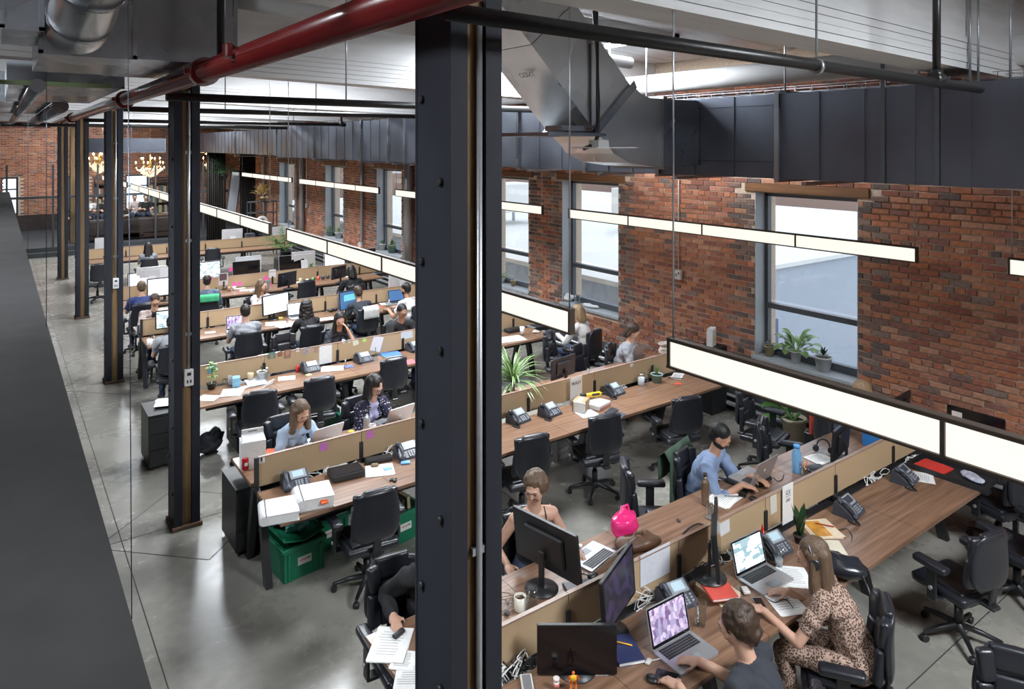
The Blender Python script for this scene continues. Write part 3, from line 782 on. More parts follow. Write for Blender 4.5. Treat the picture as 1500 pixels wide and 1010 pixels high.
# ------------------------------------------------------------------ devices
M_screen = mat('screen_off', (.006, .006, .008), .12, 0, .1, 4, spec=.6)
def screen_mat(name, col, strength, pattern=None, scale=(6, 6, 6)):
    m = mat(name, col, .25, 0, .02, 4)
    N = m.node_tree.nodes; L = m.node_tree.links; p = N['Principled BSDF']
    if pattern:
        t = N.new('ShaderNodeTexCoord'); mp = N.new('ShaderNodeMapping'); mp.inputs['Scale'].default_value = scale; L.new(t.outputs['Object'], mp.inputs[0])
        n = N.new('ShaderNodeTexVoronoi'); n.distance = 'CHEBYCHEV'; n.inputs['Scale'].default_value = 3; L.new(mp.outputs[0], n.inputs[0])
        r = N.new('ShaderNodeValToRGB'); r.color_ramp.interpolation = 'EASE'; e = r.color_ramp.elements
        e[0].position = 0; e[0].color = (*pattern[0], 1); e[1].position = .35; e[1].color = (*pattern[1], 1)
        for k, c in enumerate(pattern[2:]):
            q = e.new(.55 + .18 * k); q.color = (*c, 1)
        L.new(n.outputs['Color'], r.inputs[0]); L.new(r.outputs[0], p.inputs['Base Color']); L.new(r.outputs[0], p.inputs['Emission Color'])
    else:
        p.inputs['Emission Color'].default_value = (*col, 1)
    p.inputs['Emission Strength'].default_value = strength
    return m
S_white = screen_mat('screen_white', (.80, .86, .92), .6)
S_doc = screen_mat('screen_document', (.7, .8, .85), .42, [(.80, .85, .88), (.72, .80, .83), (.85, .87, .9), (.25, .38, .42)], (5, 5, 12))
S_purple = screen_mat('screen_purple', (.3, .2, .4), .35, [(.36, .25, .42), (.60, .50, .66), (.16, .10, .22), (.34, .30, .46)], (14, 14, 9))
S_blue = screen_mat('screen_blue', (.05, .12, .25), .5)
S_teal = screen_mat('screen_teal', (.10, .38, .45), .8)
S_dim = screen_mat('screen_dim', (.03, .025, .05), .5, [(.02, .018, .03), (.04, .03, .07), (.02, .02, .03)])
M_key = mat('keys_dark', (.02, .02, .022), .5)
M_lcd = screen_mat('phone_display', (.34, .45, .50), .35)
M_lcd2 = mat('phone_display_off', (.05, .055, .075), .25)
M_phone = mat('desk_phone_grey', (.05, .055, .07), .4)
M_phone2 = mat('desk_phone_silver', (.28, .30, .33), .4)
M_laptop = M_silver
def rounded(w, h, r, n=4):
    pts = []
    for cx, cz, a0 in ((w / 2 - r, h / 2 - r, 0), (-w / 2 + r, h / 2 - r, 90), (-w / 2 + r, -h / 2 + r, 180), (w / 2 - r, -h / 2 + r, 270)):
        for k in range(n + 1):
            a = R(a0 + 90 * k / n); pts.append((cx + r * math.cos(a), cz + r * math.sin(a)))
    return pts
def laptop(loc, h, label, scr=S_doc, w=.34, d=.235, tilt=18, name='laptop', body=None, stand=0):
    """loc = hinge centre on the desk; user looks along heading h"""
    body = body or M_laptop
    e = empty(name, loc, h, label, 'laptop', 'open laptops on the bench desks')
    MB().prism([(a, b - d / 2) for a, b in rounded(w, d, .015)], .0, .014, 'Z').build('base', body, e)
    k = MB(); nx, nzz = 13, 5
    for i in range(nx):
        for j in range(nzz): k.box((-(w - .06) / 2 + (w - .06) * (i + .5) / nx, -.028 - j * .019, .0145), ((w - .06) / nx - .003, .015, .003))
    tag(k.build('keys', M_key, e), kind='stuff')
    MB().box((0, -d + .045, .0143), (.10, .065, .0012)).build('trackpad', M_phone2, e)
    lid = empty('lid', (0, 0, .014)); lid.parent = e
    c, s = math.cos(R(tilt)), math.sin(R(tilt))
    lm = Matrix.Rotation(-R(tilt), 4, 'X')
    me = MB().prism([(a, b + d / 2) for a, b in rounded(w, d, .012)], -.003, .004, 'Y').mesh('lid', body)
    me.transform(lm); bpy.data.objects.remove(lid)
    lid = link('lid', me, e); lid.location = (0, 0, .012)
    q = MB().prism([(a, b + d / 2) for a, b in rounded(w - .008, d - .01, .01)], -.0042, -.0032, 'Y').mesh('bezel', M_screen); q.transform(lm); link('bezel', q, lid)
    q = MB().box((0, -.0045, d / 2 + .004), (w - .035, .001, d - .04)).mesh('screen', scr); q.transform(lm); link('screen', q, lid)
    q = MB().cyl((0, .0038, d / 2), (0, .0052, d / 2), .014, n=14).mesh('lid_emblem', M_paper); q.transform(lm); link('lid_emblem', q, lid)
    return e
def monitor(loc, h, label, w=.54, hh=.33, scr=M_screen, kind='black', zc=None, lean=4, name='monitor', back=None):
    """loc = foot on the desk, screen faces back along heading h"""
    e = empty(name, loc, h, label, 'monitor', 'monitors and all-in-one computers on the desks')
    zc = zc if zc is not None else hh / 2 + .12
    fr = mat('aio_shell', (.60, .61, .63), .35) if kind == 'aio' else (M_galvdk if kind == 'grey' else M_plastic)
    lm = Matrix.Translation((0, 0, zc)) @ Matrix.Rotation(R(-lean), 4, 'X')
    q = MB().prism(rounded(w, hh, .012), -.012, .010, 'Y').box((0, .02, 0), (w * .6, .03, hh * .6), bev=.012)
    if kind == 'aio': q = MB().prism(rounded(w, hh + .06, .014), -.010, .008, 'Y').prism(rounded(w * .8, hh * .8, .03), .0, .016, 'Y')
    me = q.mesh('housing', fr); me.transform(lm); ho = link('housing', me, e)
    bz = .0 if kind == 'aio' else 0
    oz = .03 if kind == 'aio' else 0
    me = MB().prism([(a, b + oz) for a, b in rounded(w - .004, hh - .004, .01)], -.0138, -.0118, 'Y').mesh('bezel', M_screen); me.transform(lm); link('bezel', me, ho)
    me = MB().box((0, -.0145, oz), (w - .035, .001, hh - .035)).mesh('screen', scr); me.transform(lm); link('screen', me, ho)
    if kind == 'aio':
        me = MB().cyl((0, .006, -.02), (0, .036, -.02), .018, n=12).mesh('back_emblem', M_key); me.transform(lm); link('back_emblem', me, ho)
        MB().box((0, .04, .004), (.20, .18, .008), bev=.003).box((0, .085, zc * .5), (.16, .012, zc), rot=(R(8), 0, 0)).build('stand', fr, e)
    else:
        MB().lathe([(0, .0), (.12, .0), (.12, .006), (.02, .016), (0, .016)], (0, .05, 0), 20).box((0, .05, zc * .45), (.05, .02, zc * .9), bev=.006).build('stand', M_plastic, e)
    return e
def phone(loc, h, label, lit=True, cord=True):
    e = empty('desk_phone', loc, h, label, 'telephone', 'desk telephones')
    rot = Matrix.Rotation(R(38), 4, 'X')
    b = MB().prism([(-.09, 0), (.09, 0), (.075, .105), (.055, .115), (-.085, .02)], -.115, .125, 'X').build('body', M_phone, e)
    a = math.atan2(.095, .14)
    def on(mb, name, m):
        me = mb.mesh(name, m); me.transform(Matrix.Translation((0, -.085, .02)) @ Matrix.Rotation(a, 4, 'X')); return link(name, me, b)
    on(MB().box((.03, .125, .004), (.15, .088, .014), bev=.004), 'display_housing', M_phone2)
    on(MB().box((.03, .128, .012), (.098, .058, .002)), 'display', M_lcd if lit else M_lcd2)
    k = MB()
    for i in range(3):
        for j in range(4): k.box((.0 + i * .026, .012 + j * .0165, .004), (.018, .011, .008))
    for j in range(3): k.box((.09, .02 + j * .02, .004), (.018, .012, .008))
    tag(on(k, 'keys', M_phone2), kind='stuff')
    hs = on(MB().tube([(-.085, .0, .028), (-.088, .03, .045), (-.088, .10, .048), (-.085, .15, .028)], [.020, .016, .016, .021], 10).box((-.085, .0, .018), (.05, .045, .03), bev=.012, seg=2).box((-.085, .155, .018), (.05, .045, .03), bev=.012, seg=2), 'handset', M_phone)
    if cord:
        pts = []
        for i in range(26):
            t = i / 25; pts.append((-.09 - .06 * math.sin(t * 3.1), -.09 - .05 * math.sin(t * 6.2) - .02 * t, .006 + .003 * math.sin(i * 2.4)))
        MB().tube(pts, .006, 6).build('cord', M_plastic, e)
    return e
def thing_mesh(mb, name, mats, label, cat, loc=None, h=0, group=None):
    o = mb.build(name, mats, None, loc, -R(h)); return tag(o, label, cat, group)
# ================================================================== PEOPLE
def _sph_t(nu, nv):
    V = [(0, 0, 1)]
    for j in range(1, nv):
        for i in range(nu):
            a = 2 * math.pi * i / nu; b = math.pi * j / nv
            V.append((math.sin(b) * math.cos(a), math.sin(b) * math.sin(a), math.cos(b)))
    V.append((0, 0, -1)); Fs = []
    for i in range(nu):
        Fs.append((0, 1 + i, 1 + (i + 1) % nu))
        for j in range(nv - 2):
            a = 1 + j * nu; Fs.append((a + i, a + nu + i, a + nu + (i + 1) % nu, a + (i + 1) % nu))
        a = 1 + (nv - 2) * nu; Fs.append((a + i, len(V) - 1, a + (i + 1) % nu))
    return np.array(V), Fs
SPH = _sph_t(14, 10)
_c = [(math.cos(2 * math.pi * i / 14), math.sin(2 * math.pi * i / 14)) for i in range(14)]
class FM:
    """fast collector of spheres and cones for the voxel remesher"""
    def __init__(s): s.V = []; s.F = []; s.n = 0
    def raw(s, V, Fs):
        s.V.append(V); s.F += [tuple(i + s.n for i in f) for f in Fs]; s.n += len(V)
    def ms(s, m, sc=(1, 1, 1)):
        A = np.array(m)
        s.raw((SPH[0] * np.array(sc)) @ A[:3, :3].T + A[:3, 3], SPH[1])
    def sph(s, c, r, sc=(1, 1, 1), n=10, rot=None):
        m = Matrix.Translation(Vector(c)) @ (Euler(rot).to_matrix().to_4x4() if rot else Matrix()); s.ms(m, tuple(k * r for k in sc))
    def cyl(s, p0, p1, r0, r1, n=14):
        p0, p1 = Vector(p0), Vector(p1); d = (p1 - p0)
        q = d.to_track_quat('Z', 'Y').to_matrix(); x, y = q @ Vector((1, 0, 0)), q @ Vector((0, 1, 0))
        V = [tuple(p0 + (x * a + y * b) * r0) for a, b in _c] + [tuple(p1 + (x * a + y * b) * r1) for a, b in _c]
        s.raw(np.array(V), [(i, (i + 1) % 14, 14 + (i + 1) % 14, 14 + i) for i in range(14)] + [tuple(range(13, -1, -1)), tuple(range(14, 28))])
def skin_mat(name, col): return mat(name, col, .5, 0, .08, 40, .05)
SK = {'light': skin_mat('skin_light', (.56, .33, .235)), 'mid': skin_mat('skin_mid', (.44, .24, .155)), 'tan': skin_mat('skin_tan', (.34, .175, .11))}
def hair_mat(name, col):
    m = mat(name, col, .45, 0, .55, 22, .6, stretch=(5, 5, .6)); return m
HAIR = {'brown': hair_mat('hair_brown', (.05, .028, .017)), 'dark': hair_mat('hair_dark', (.014, .010, .009)), 'black': hair_mat('hair_black', (.006, .006, .007)),
        'blond': hair_mat('hair_blond', (.30, .20, .11)), 'lightbrown': hair_mat('hair_light_brown', (.12, .075, .045)), 'grey': hair_mat('hair_grey', (.25, .25, .25))}
def cloth(name, col, **k): return mat(name, col, .85, 0, k.pop('var', .12), k.pop('scale', 25), .25, **k)
def leopard():
    m = cloth('leopard_print', (.5, .3, .2)); N = m.node_tree.nodes; L = m.node_tree.links; p = N['Principled BSDF']
    t = N.new('ShaderNodeTexCoord'); v = N.new('ShaderNodeTexVoronoi'); v.inputs['Scale'].default_value = 85
    n = N.new('ShaderNodeTexNoise'); n.inputs['Scale'].default_value = 55
    ad = N.new('ShaderNodeMath'); ad.operation = 'MULTIPLY_ADD'; ad.inputs[1].default_value = .55; L.new(n.outputs['Fac'], ad.inputs[0]); L.new(v.outputs['Distance'], ad.inputs[2])
    r = N.new('ShaderNodeValToRGB'); r.color_ramp.interpolation = 'CONSTANT'; e = r.color_ramp.elements
    e[0].position = 0; e[0].color = (.26, .145, .09, 1); e[1].position = .48; e[1].color = (.045, .026, .018, 1); q = e.new(.76); q.color = (.42, .29, .23, 1)
    L.new(t.outputs['Object'], v.inputs[0]); L.new(t.outputs['Object'], n.inputs[0]); L.new(ad.outputs[0], r.inputs[0]); L.new(r.outputs[0], p.inputs['Base Color']); return m
def dots():
    m = cloth('polka_dot', (.02, .02, .05)); N = m.node_tree.nodes; L = m.node_tree.links; p = N['Principled BSDF']
    t = N.new('ShaderNodeTexCoord'); v = N.new('ShaderNodeTexVoronoi'); v.inputs['Scale'].default_value = 34; v.inputs['Randomness'].default_value = .2
    r = N.new('ShaderNodeValToRGB'); r.color_ramp.interpolation = 'CONSTANT'; e = r.color_ramp.elements
    e[0].position = 0; e[0].color = (.7, .65, .72, 1); e[1].position = .26; e[1].color = (.018, .018, .045, 1)
    L.new(t.outputs['Object'], v.inputs[0]); L.new(v.outputs['Distance'], r.inputs[0]); L.new(r.outputs[0], p.inputs['Base Color']); return m
CL = {'leopard': leopard(), 'dots': dots(), 'charcoal': cloth('tee_charcoal', (.028, .032, .042)), 'black': cloth('cloth_black', (.010, .010, .012)), 'blue': cloth('shirt_blue', (.20, .27, .42)),
      'paleblue': cloth('shirt_pale_blue', (.36, .46, .60)), 'grey': cloth('tee_grey', (.27, .28, .31)), 'white': cloth('tee_white', (.68, .64, .63)), 'navy': cloth('tee_navy', (.03, .045, .16)),
      'lilac': cloth('blouse_lilac', (.42, .40, .60)), 'check': cloth('shirt_check', (.55, .45, .42), var=.5, scale=60), 'jeans': cloth('jeans', (.03, .045, .085)), 'green': cloth('jacket_green', (.035, .07, .045)), 'slate': cloth('shirt_slate', (.10, .13, .19)), 'dkgreen': cloth('towel_green', (.05, .35, .16))}
M_shoe = mat('shoe', (.02, .018, .018), .5)
M_eye = mat('eye_dark', (.02, .015, .012), .2); M_lip = mat('lip', (.35, .11, .09), .5)
TMP = bpy.data.scenes.new('workshop')
def remesh(bm, voxel, smooth=5, name='tmp'):
    me = bpy.data.meshes.new(name); me.from_pydata(np.concatenate(bm.V).tolist(), [], bm.F)
    o = bpy.data.objects.new(name, me); TMP.collection.objects.link(o)
    md = o.modifiers.new('r', 'REMESH'); md.mode = 'VOXEL'; md.voxel_size = voxel; md.use_smooth_shade = True
    sm = o.modifiers.new('s', 'SMOOTH'); sm.factor = .5; sm.iterations = smooth
    vl = TMP.view_layers[0]; vl.update(); dg = vl.depsgraph; ev = o.evaluated_get(dg)
    out = bpy.data.meshes.new_from_object(ev)
    bpy.data.objects.remove(o); bpy.data.meshes.remove(me)
    return out
def V3(*a): return Vector(a)
def person(u, v, h, label, top='grey', skin='light', hair='brown', style='short', sleeve='short', lean=14, yaw=0, pitch=25, hl=None, hr=None, voxel=.0125, female=False, legs='jeans',
           zh=None, extras=(), chair_h=None, chair_label=None, second=None, standing=False, scale=1.0, dx=0, head_z=None, group=None, cup=None):
    e = empty('person', (0, 0, 0), h, label, 'person', group)
    P = []      # (p0, p1, r0, r1, label)
    bm = FM()
    def cap(p0, p1, r0, r1, lab):
        p0, p1 = Vector(p0), Vector(p1); P.append((p0, p1, r0, r1, lab))
        if (p1 - p0).length > 1e-4: bm.cyl(p0, p1, r0, r1, n=14)
        bm.sph(p0, r0, n=10); bm.sph(p1, r1, n=10)
    def ell(c, sc, lab, rot=None):
        bm.sph(c, 1, sc, 12, rot=rot); P.append((Vector(c), Vector(c), min(sc), min(sc), lab))
        # longer axis as a capsule for the labels
        i = max(range(3), key=lambda k: sc[k]); d = Vector((0, 0, 0)); d[i] = sc[i] - min(sc)
        P.append((Vector(c) - d, Vector(c) + d, min(sc), min(sc), lab))
    if standing: hip = V3(0, 0, .92)
    else: hip = V3(0, -.06, .575)
    ln = R(lean); sd = V3(0, math.sin(ln), math.cos(ln))
    sd2 = V3(0, math.sin(ln * 1.5), math.cos(ln * 1.5))
    sw = .155 if female else .178
    waist = hip + sd * .17; chest = hip + sd * .25 + sd2 * .08; nb = hip + sd * .25 + sd2 * .22
    neck = nb + sd2 * .05; hd = V3(0, math.sin(ln * .9) * .9 + .12, 1).normalized()
    hc = nb + sd2 * .035 + hd * .152
    TOP = 1
    ell(hip, (.155 if not female else .165, .125, .11), 2 if top != 'leopard' else 1, (-ln * .5, 0, 0))
    ell(waist, (.125 if female else .145, .105, .14), TOP, (-ln, 0, 0))
    ell(chest, (.135 if female else .158, .105, .16), TOP, (-ln * 1.5, 0, 0))
    cap(nb + V3(-sw * .72, 0, -.045), nb + V3(sw * .72, 0, -.045), .062, .062, TOP)
    cap(chest + V3(0, 0, 0), hip, .11, .12, TOP)
    if female:
        f = V3(0, math.cos(ln * 1.5), -math.sin(ln * 1.5))
        for s in (-1, 1): ell(chest + f * .085 + V3(s * .062, 0, 0), (.055, .05, .055), TOP)
    cap(nb + V3(0, 0, -.02), hc + V3(0, -.015, -.05), .055, .052, 0)
    if sleeve == 'none':   # bare shoulders and upper chest
        for s in (-1, 1): cap(nb + V3(s * .05, 0, -.015), nb + V3(s * sw, 0, -.045), .045, .05, 0)
        P.append((nb + V3(-.10, .05, -.05), nb + V3(.10, .05, -.05), .085, .085, 0)); P.append((nb + V3(-.08, -.02, -.05), nb + V3(.08, -.02, -.05), .085, .085, 0))
    # arms
    if hl is None: hl = (-.13, .44, DZ + .045)
    if hr is None: hr = (.13, .44, DZ + .045)
    def arm(s, hand):
        sh = nb + V3(s * sw, 0, -.05); hand = Vector(hand)
        a, b = (.275, .25) if female else (.29, .265)
        wr_ = hand; d = wr_ - sh; D = min(d.length, a + b - .01); dn = d.normalized()
        wr_ = sh + dn * D
        ca = (a * a + D * D - b * b) / (2 * a * D); ca = max(-1, min(1, ca)); sa = math.sqrt(1 - ca * ca)
        pole = V3(s * .55, -.35, -1); pole = (pole - dn * pole.dot(dn)).normalized()
        el = sh + dn * a * ca + pole * a * sa
        r = (.046, .036, .034, .024) if female else (.054, .042, .040, .029)
        if sleeve == 'none': cap(sh, el, r[0], r[1], 0); cap(el, wr_, r[2], r[3], 0)
        elif sleeve == 'short':
            m = sh.lerp(el, .55); cap(sh, m, r[0] + .008, (r[0] + r[1]) / 2 + .012, 1); cap(sh.lerp(el, .4), el, (r[0] + r[1]) / 2, r[1], 0); cap(el, wr_, r[2], r[3], 0)
        elif sleeve == 'rolled':
            m = el.lerp(wr_, .35); cap(sh, el, r[0] + .010, r[1] + .010, 1); cap(el, m, r[2] + .008, r[2] + .006, 1); cap(el, wr_, r[2], r[3], 0)
        else: cap(sh, el, r[0] + .010, r[1] + .010, 1); cap(el, wr_.lerp(el, .08), r[2] + .008, r[3] + .008, 1); cap(el, wr_, r[2] * .8, r[3], 0)
        fd = (wr_ - el).normalized()
        side = fd.cross(V3(0, 0, 1))
        if side.length < .1: side = V3(1, 0, 0)
        side.normalize(); nrm = side.cross(fd).normalized()
        if hand.z < .95: fd = (V3(fd.x * .6, fd.y + .25, -.12 if hand.z < .9 else fd.z)).normalized(); side = fd.cross(V3(0, 0, 1)).normalized(); nrm = side.cross(fd)
        pc = wr_ + fd * .045
        q = Matrix((side, fd, nrm)).transposed()
        bm.ms(Matrix.Translation(pc) @ q.to_4x4(), (.040, .054, .019))
        P.append((wr_, pc + fd * .03, .03, .03, 0))
        rad = max(.0085, voxel * .8)
        for k, (o_, l) in enumerate(((-.030, .062), (-.0105, .074), (.0105, .070), (.029, .056))):
            r0 = pc + fd * .036 + side * o_; sp = side * o_ * .35
            m1 = r0 + (fd + sp * 3 - nrm * .12).normalized() * l * .5; m2 = m1 + (fd + sp * 2 - nrm * .75).normalized() * l * .5
            cap(r0, m1, rad, rad * .95, 0); cap(m1, m2, rad * .95, rad * .8, 0)
        ti = -s; t0 = pc - fd * .02 + side * ti * .033 * (1)
        t1 = t0 + (fd * .6 + side * ti * .8 - nrm * .2).normalized() * .036; t2 = t1 + (fd + side * ti * .15 - nrm * .3).normalized() * .028
        cap(t0, t1, rad * 1.2, rad * 1.1, 0); cap(t1, t2, rad * 1.05, rad * .9, 0)
        return el
    arm(-1, hl); arm(1, hr)
    # legs
    for s in (-1, 1):
        hj = hip + V3(s * .085, 0, -.01)
        lg = 2
        if standing: kn = V3(s * .10, .02, .50); an = V3(s * .10, -.01, .09)
        else: kn = V3(s * .115, .40, .545); an = V3(s * .12, .36 + .06 * s, .10)
        cap(hj, kn, .082, .058, lg); cap(kn, an, .056, .040, 2 if legs != 'skin' else 0)
        cap(an + V3(0, -.03, -.045), an + V3(s * .02, .15, -.06), .038, .032, 3)
    if legs == 'skin': pass
    # head
    HM = Matrix.Translation(hc) @ Euler((R(-pitch), 0, 0)).to_matrix().to_4x4()
    HM = Matrix.Translation(hc) @ (Matrix.Rotation(-R(yaw), 4, 'Z') @ Matrix.Rotation(-R(pitch), 4, 'X'))
    def hp(x, y, z): return HM @ V3(x, y, z)
    def hell(c, sc, lab):
        bm.ms(HM @ Matrix.Translation(c), sc)
        P.append((hp(*c), hp(*c), min(sc), min(sc), lab))
    hell((0, -.008, .018), (.073, .092, .092), 0); hell((0, .018, -.038), (.059, .066, .062), 0); hell((0, .058, -.078), (.024, .022, .018), 0)
    hell((0, .068, .0), (.058, .022, .045), 0)
    cap(hp(0, .086, .012), hp(0, .100, -.020), .007, .0105, 0)
    for s in (-1, 1): hell((s * .072, -.004, -.012), (.010, .020, .031), 0); hell((s * .038, .058, -.028), (.024, .024, .022), 0)
    hell((0, .082, .028), (.045, .012, .010), 0)
    me = remesh(bm, voxel, 3 if voxel < .01 else 2, 'body')
    # materials by nearest limb
    n = len(me.polygons); cen = np.zeros(n * 3, dtype=np.float64); me.polygons.foreach_get('center', cen); cen = cen.reshape(-1, 3)
    best = np.full(n, 1e9); lab = np.zeros(n, dtype=np.int32)
    for p0, p1, r0, r1, l in P:
        a = np.array(p0); b = np.array(p1); d = b - a; dd_ = d.dot(d)
        t = np.clip(((cen - a) @ d) / dd_, 0, 1) if dd_ > 1e-9 else np.zeros(n)
        q = a + t[:, None] * d; ds = np.linalg.norm(cen - q, axis=1) - (r0 + t * (r1 - r0)) - (.004 if l else 0)
        k = ds < best; best[k] = ds[k]; lab[k] = l
    neckz = nb + V3(0, 0, 0)
    if second:   # an open layer: front centre strip shows the second cloth
        f = (lab == 1) & (np.abs(cen[:, 0]) < .055) & (cen[:, 1] > (chest.y - .01)) & (cen[:, 2] > hip.z + .05); lab[f] = 4
    hcn = np.array(hc); dh = np.linalg.norm(cen - hcn, axis=1); lab[(dh < .115)] = 0
    nv = len(me.vertices); co = np.zeros(nv * 3); me.vertices.foreach_get('co', co); co = co.reshape(-1, 3)
    no = np.zeros(nv * 3); me.vertices.foreach_get('normal', no); no = no.reshape(-1, 3)
    nl = len(me.loops); li = np.zeros(nl, dtype=np.int32); me.loops.foreach_get('vertex_index', li); lt = np.zeros(n, dtype=np.int32); me.polygons.foreach_get('loop_total', lt)
    pl_ = np.repeat(lab, lt); cl_ = np.zeros(nv, dtype=bool); cl_[li[pl_ > 0]] = True; cl_[li[pl_ == 0]] = False
    x, y, z = co.T; ph = u * .1
    fold = .005 * np.sin(19 * x + 4 * np.sin(15 * z + ph) + 3 * np.sin(17 * y)) + .0035 * np.sin(44 * z + 6 * np.sin(20 * x + ph) + 9 * y) + .004
    co += no * (fold * cl_)[:, None]; me.vertices.foreach_set('co', co.ravel())
    if sleeve == 'none': lab[(lab == 1) & (cen[:, 2] > nb.z - .095)] = 0
    me.materials.clear()
    sk = SK[skin]
    for m in (sk, CL[top], CL[legs] if legs != 'skin' else CL['black'], M_shoe, CL[second] if second else CL[top]): me.materials.append(m)
    me.polygons.foreach_set('material_index', lab)
    me.polygons.foreach_set('use_smooth', np.ones(n, dtype=bool))
    bo = link('body', me, e)
    # hair
    if style != 'bald':
        hb = FM()
        def he(c, sc):
            hb.ms(HM @ Matrix.Translation(c), sc)
        def hcap(p0, p1, r0, r1): hb.cyl(p0, p1, r0, r1, n=12); hb.sph(p0, r0); hb.sph(p1, r1)
        he((0, -.027, .034), (.080, .098, .092)); he((0, -.045, -.008), (.074, .068, .075))
        amp, fs = .004, 40
        if style in ('long', 'longcurly', 'bob', 'wavy'):
            L_ = {'long': .30, 'longcurly': .26, 'bob': .14, 'wavy': .20}[style]
            for s in (-1, 1):
                a = hp(s * .066, -.01, .03); b = a + V3(s * .022, -.02, -L_ * .7); hcap(a, b, .030, .034)
                a = hp(s * .04, -.07, .01); b = a + V3(s * .02, -.035, -L_); hcap(a, b, .045, .036)
                a = hp(s * .064, .012, .05); b = hp(s * .078, .004, -.05); hcap(a, b, .020, .020)
            a = hp(0, -.07, .0); hcap(a, a + V3(0, -.05, -L_), .05, .045)
            if style in ('longcurly', 'wavy'): amp, fs = .014, 26; he((0, -.042, .02), (.098, .092, .10))
        elif style == 'bun': he((0, -.115, .055), (.04, .04, .04)); amp, fs = .008, 30
        elif style == 'curly': he((0, -.034, .034), (.098, .100, .098)); he((0, -.075, -.035), (.070, .052, .065)); he((0, -.024, .070), (.082, .080, .056)); amp, fs = .012, 26
        elif style == 'pony': a = hp(0, -.10, .03); hcap(a, a + V3(0, -.04, -.12), .028, .020); he((0, -.02, .02), (.083, .096, .09))
        elif style == 'mid':
            for s in (-1, 1): hcap(hp(s * .062, -.01, .02), hp(s * .068, -.03, -.07), .024, .022)
            hcap(hp(0, -.07, 0), hp(0, -.075, -.10), .055, .045); amp, fs = .007, 34
        hm = remesh(hb, max(.008, voxel * .9), 2, 'hair')
        for vv in hm.vertices:
            c = vv.co; k = mnoise.noise(Vector((c.x * fs, c.y * fs, c.z * fs * (.4 if style not in ('curly', 'longcurly') else 1)))); vv.co = c + vv.normal * (k + .35) * amp
        hm.materials.clear(); hm.materials.append(HAIR[hair]); link('hair', hm, e)
    if 'beard' in extras:
        bb = MB(); g = bmesh.ops.create_uvsphere(bb.bm, u_segments=14, v_segments=10, radius=1)['verts']
        bmesh.ops.transform(bb.bm, matrix=HM @ Matrix.Translation((0, .024, -.056)) @ Matrix.Diagonal((.0625, .068, .046, 1)), verts=g)
        bb.build('beard', HAIR[hair], e)
    if voxel < .013 or 'face' in extras:
        for s in (-1, 1):
            MB().sph(hp(s * .029, .084, .010), .0085, (1.25, .7, .7), 6).build('eye', M_eye, e)
            p0, p1 = hp(s * .016, .094, .030), hp(s * .044, .082, .030); MB().cyl(p0, p1, .0035, .0025, n=6).build('eyebrow', HAIR[hair], e)
        MB().sph(hp(0, .083, -.052), .01, (2.0, .6, .38), 6).build('mouth', M_lip, e)
    if 'glasses' in extras:
        g = MB()
        for s in (-1, 1):
            g.tube([hp(s * .032 + .021 * math.cos(R(t)), .100, .008 + .017 * math.sin(R(t))) for t in range(0, 361, 40)], .0022, 6)
            g.cyl(hp(s * .054, .098, .012), hp(s * .078, .0, .006), .002, n=6)
        g.cyl(hp(-.012, .101, .012), hp(.012, .101, .012), .002, n=6); g.build('glasses', M_plastic, e)
    if 'headphones' in extras:
        g = MB(); g.tube([hp(.088 * math.cos(R(t)), -.015, .0 + .118 * math.sin(R(t))) for t in range(0, 181, 15)], .006, 8)
        for s in (-1, 1): g.cyl(hp(s * .078, -.01, -.012), hp(s * .100, -.01, -.012), .034, n=16)
        g.build('headphones', M_galvdk, e)
    if 'cap' in extras: pass
    if 'straps' in extras:
        g = MB()
        for s in (-1, 1):
            pts = [nb + V3(s * .075, .085, -.10), nb + V3(s * .078, .070, -.03), nb + V3(s * .080, .02, .022), nb + V3(s * .075, -.06, -.02)]
            g.tube(pts, .005, 6)
        g.build('shoulder_straps', CL['black'], e)
    if 'belt' in extras: pass
    # put the head where the photograph has it
    zhh = hc.z; p = at(u, v, zhh); ca, sa = math.cos(R(h)), math.sin(R(h))
    ox = hc.x * ca + hc.y * sa; oy = -hc.x * sa + hc.y * ca
    e.location = (p.x - ox, p.y - oy, 0)
    if cup: pass
    if not standing and chair_label is not None:
        CHAIRS.append((Vector((p.x - ox + .05 * sa, p.y - oy + .05 * ca, 0)), h if chair_h is None else chair_h, chair_label))
    return e
WH = .815
person(1190, 815, -22, 'woman in a leopard print dress with headphones working at the nearest bench', 'leopard', 'light', 'lightbrown', 'long', lean=22, yaw=-8, pitch=22, hl=(-.20, .50, WH), hr=(.10, .40, WH), voxel=.007, female=True, legs='leopard', extras=('headphones',), chair_h=-34, chair_label='black office chair the leopard dress woman sits on')
person(1079, 917, -14, 'person with curly brown hair in a charcoal tee typing on the nearest laptop', 'charcoal', 'light', 'brown', 'curly', lean=20, yaw=-14, pitch=20, hl=(-.20, .46, WH), hr=(.06, .46, WH), voxel=.007, chair_label='black office chair under the person in the charcoal tee')
person(784, 716, 198, 'woman in a black camisole with messy brown hair behind the big black monitor', 'black', 'light', 'lightbrown', 'curly', 'none', lean=6, yaw=38, pitch=14, hl=(-.27, .22, .80), hr=(.27, .18, .76), voxel=.007, female=True, extras=('straps',), chair_label='black office chair hidden behind the woman in the camisole')
person(1055, 640, 158, 'bearded man in a blue button shirt typing on a laptop', 'blue', 'mid', 'black', 'short', 'rolled', lean=17, yaw=-6, pitch=34, hl=(-.10, .46, WH + .03), hr=(.12, .40, WH + .03), voxel=.008, extras=('beard',), chair_h=165, chair_label='office chair draped with the green jacket')
person(928, 486, 150, 'man in a grey tee with shoulder length hair working by the brick wall', 'grey', 'light', 'brown', 'mid', lean=16, yaw=0, pitch=30, voxel=.01, chair_h=150, chair_label='black office chair behind the long haired man in grey')
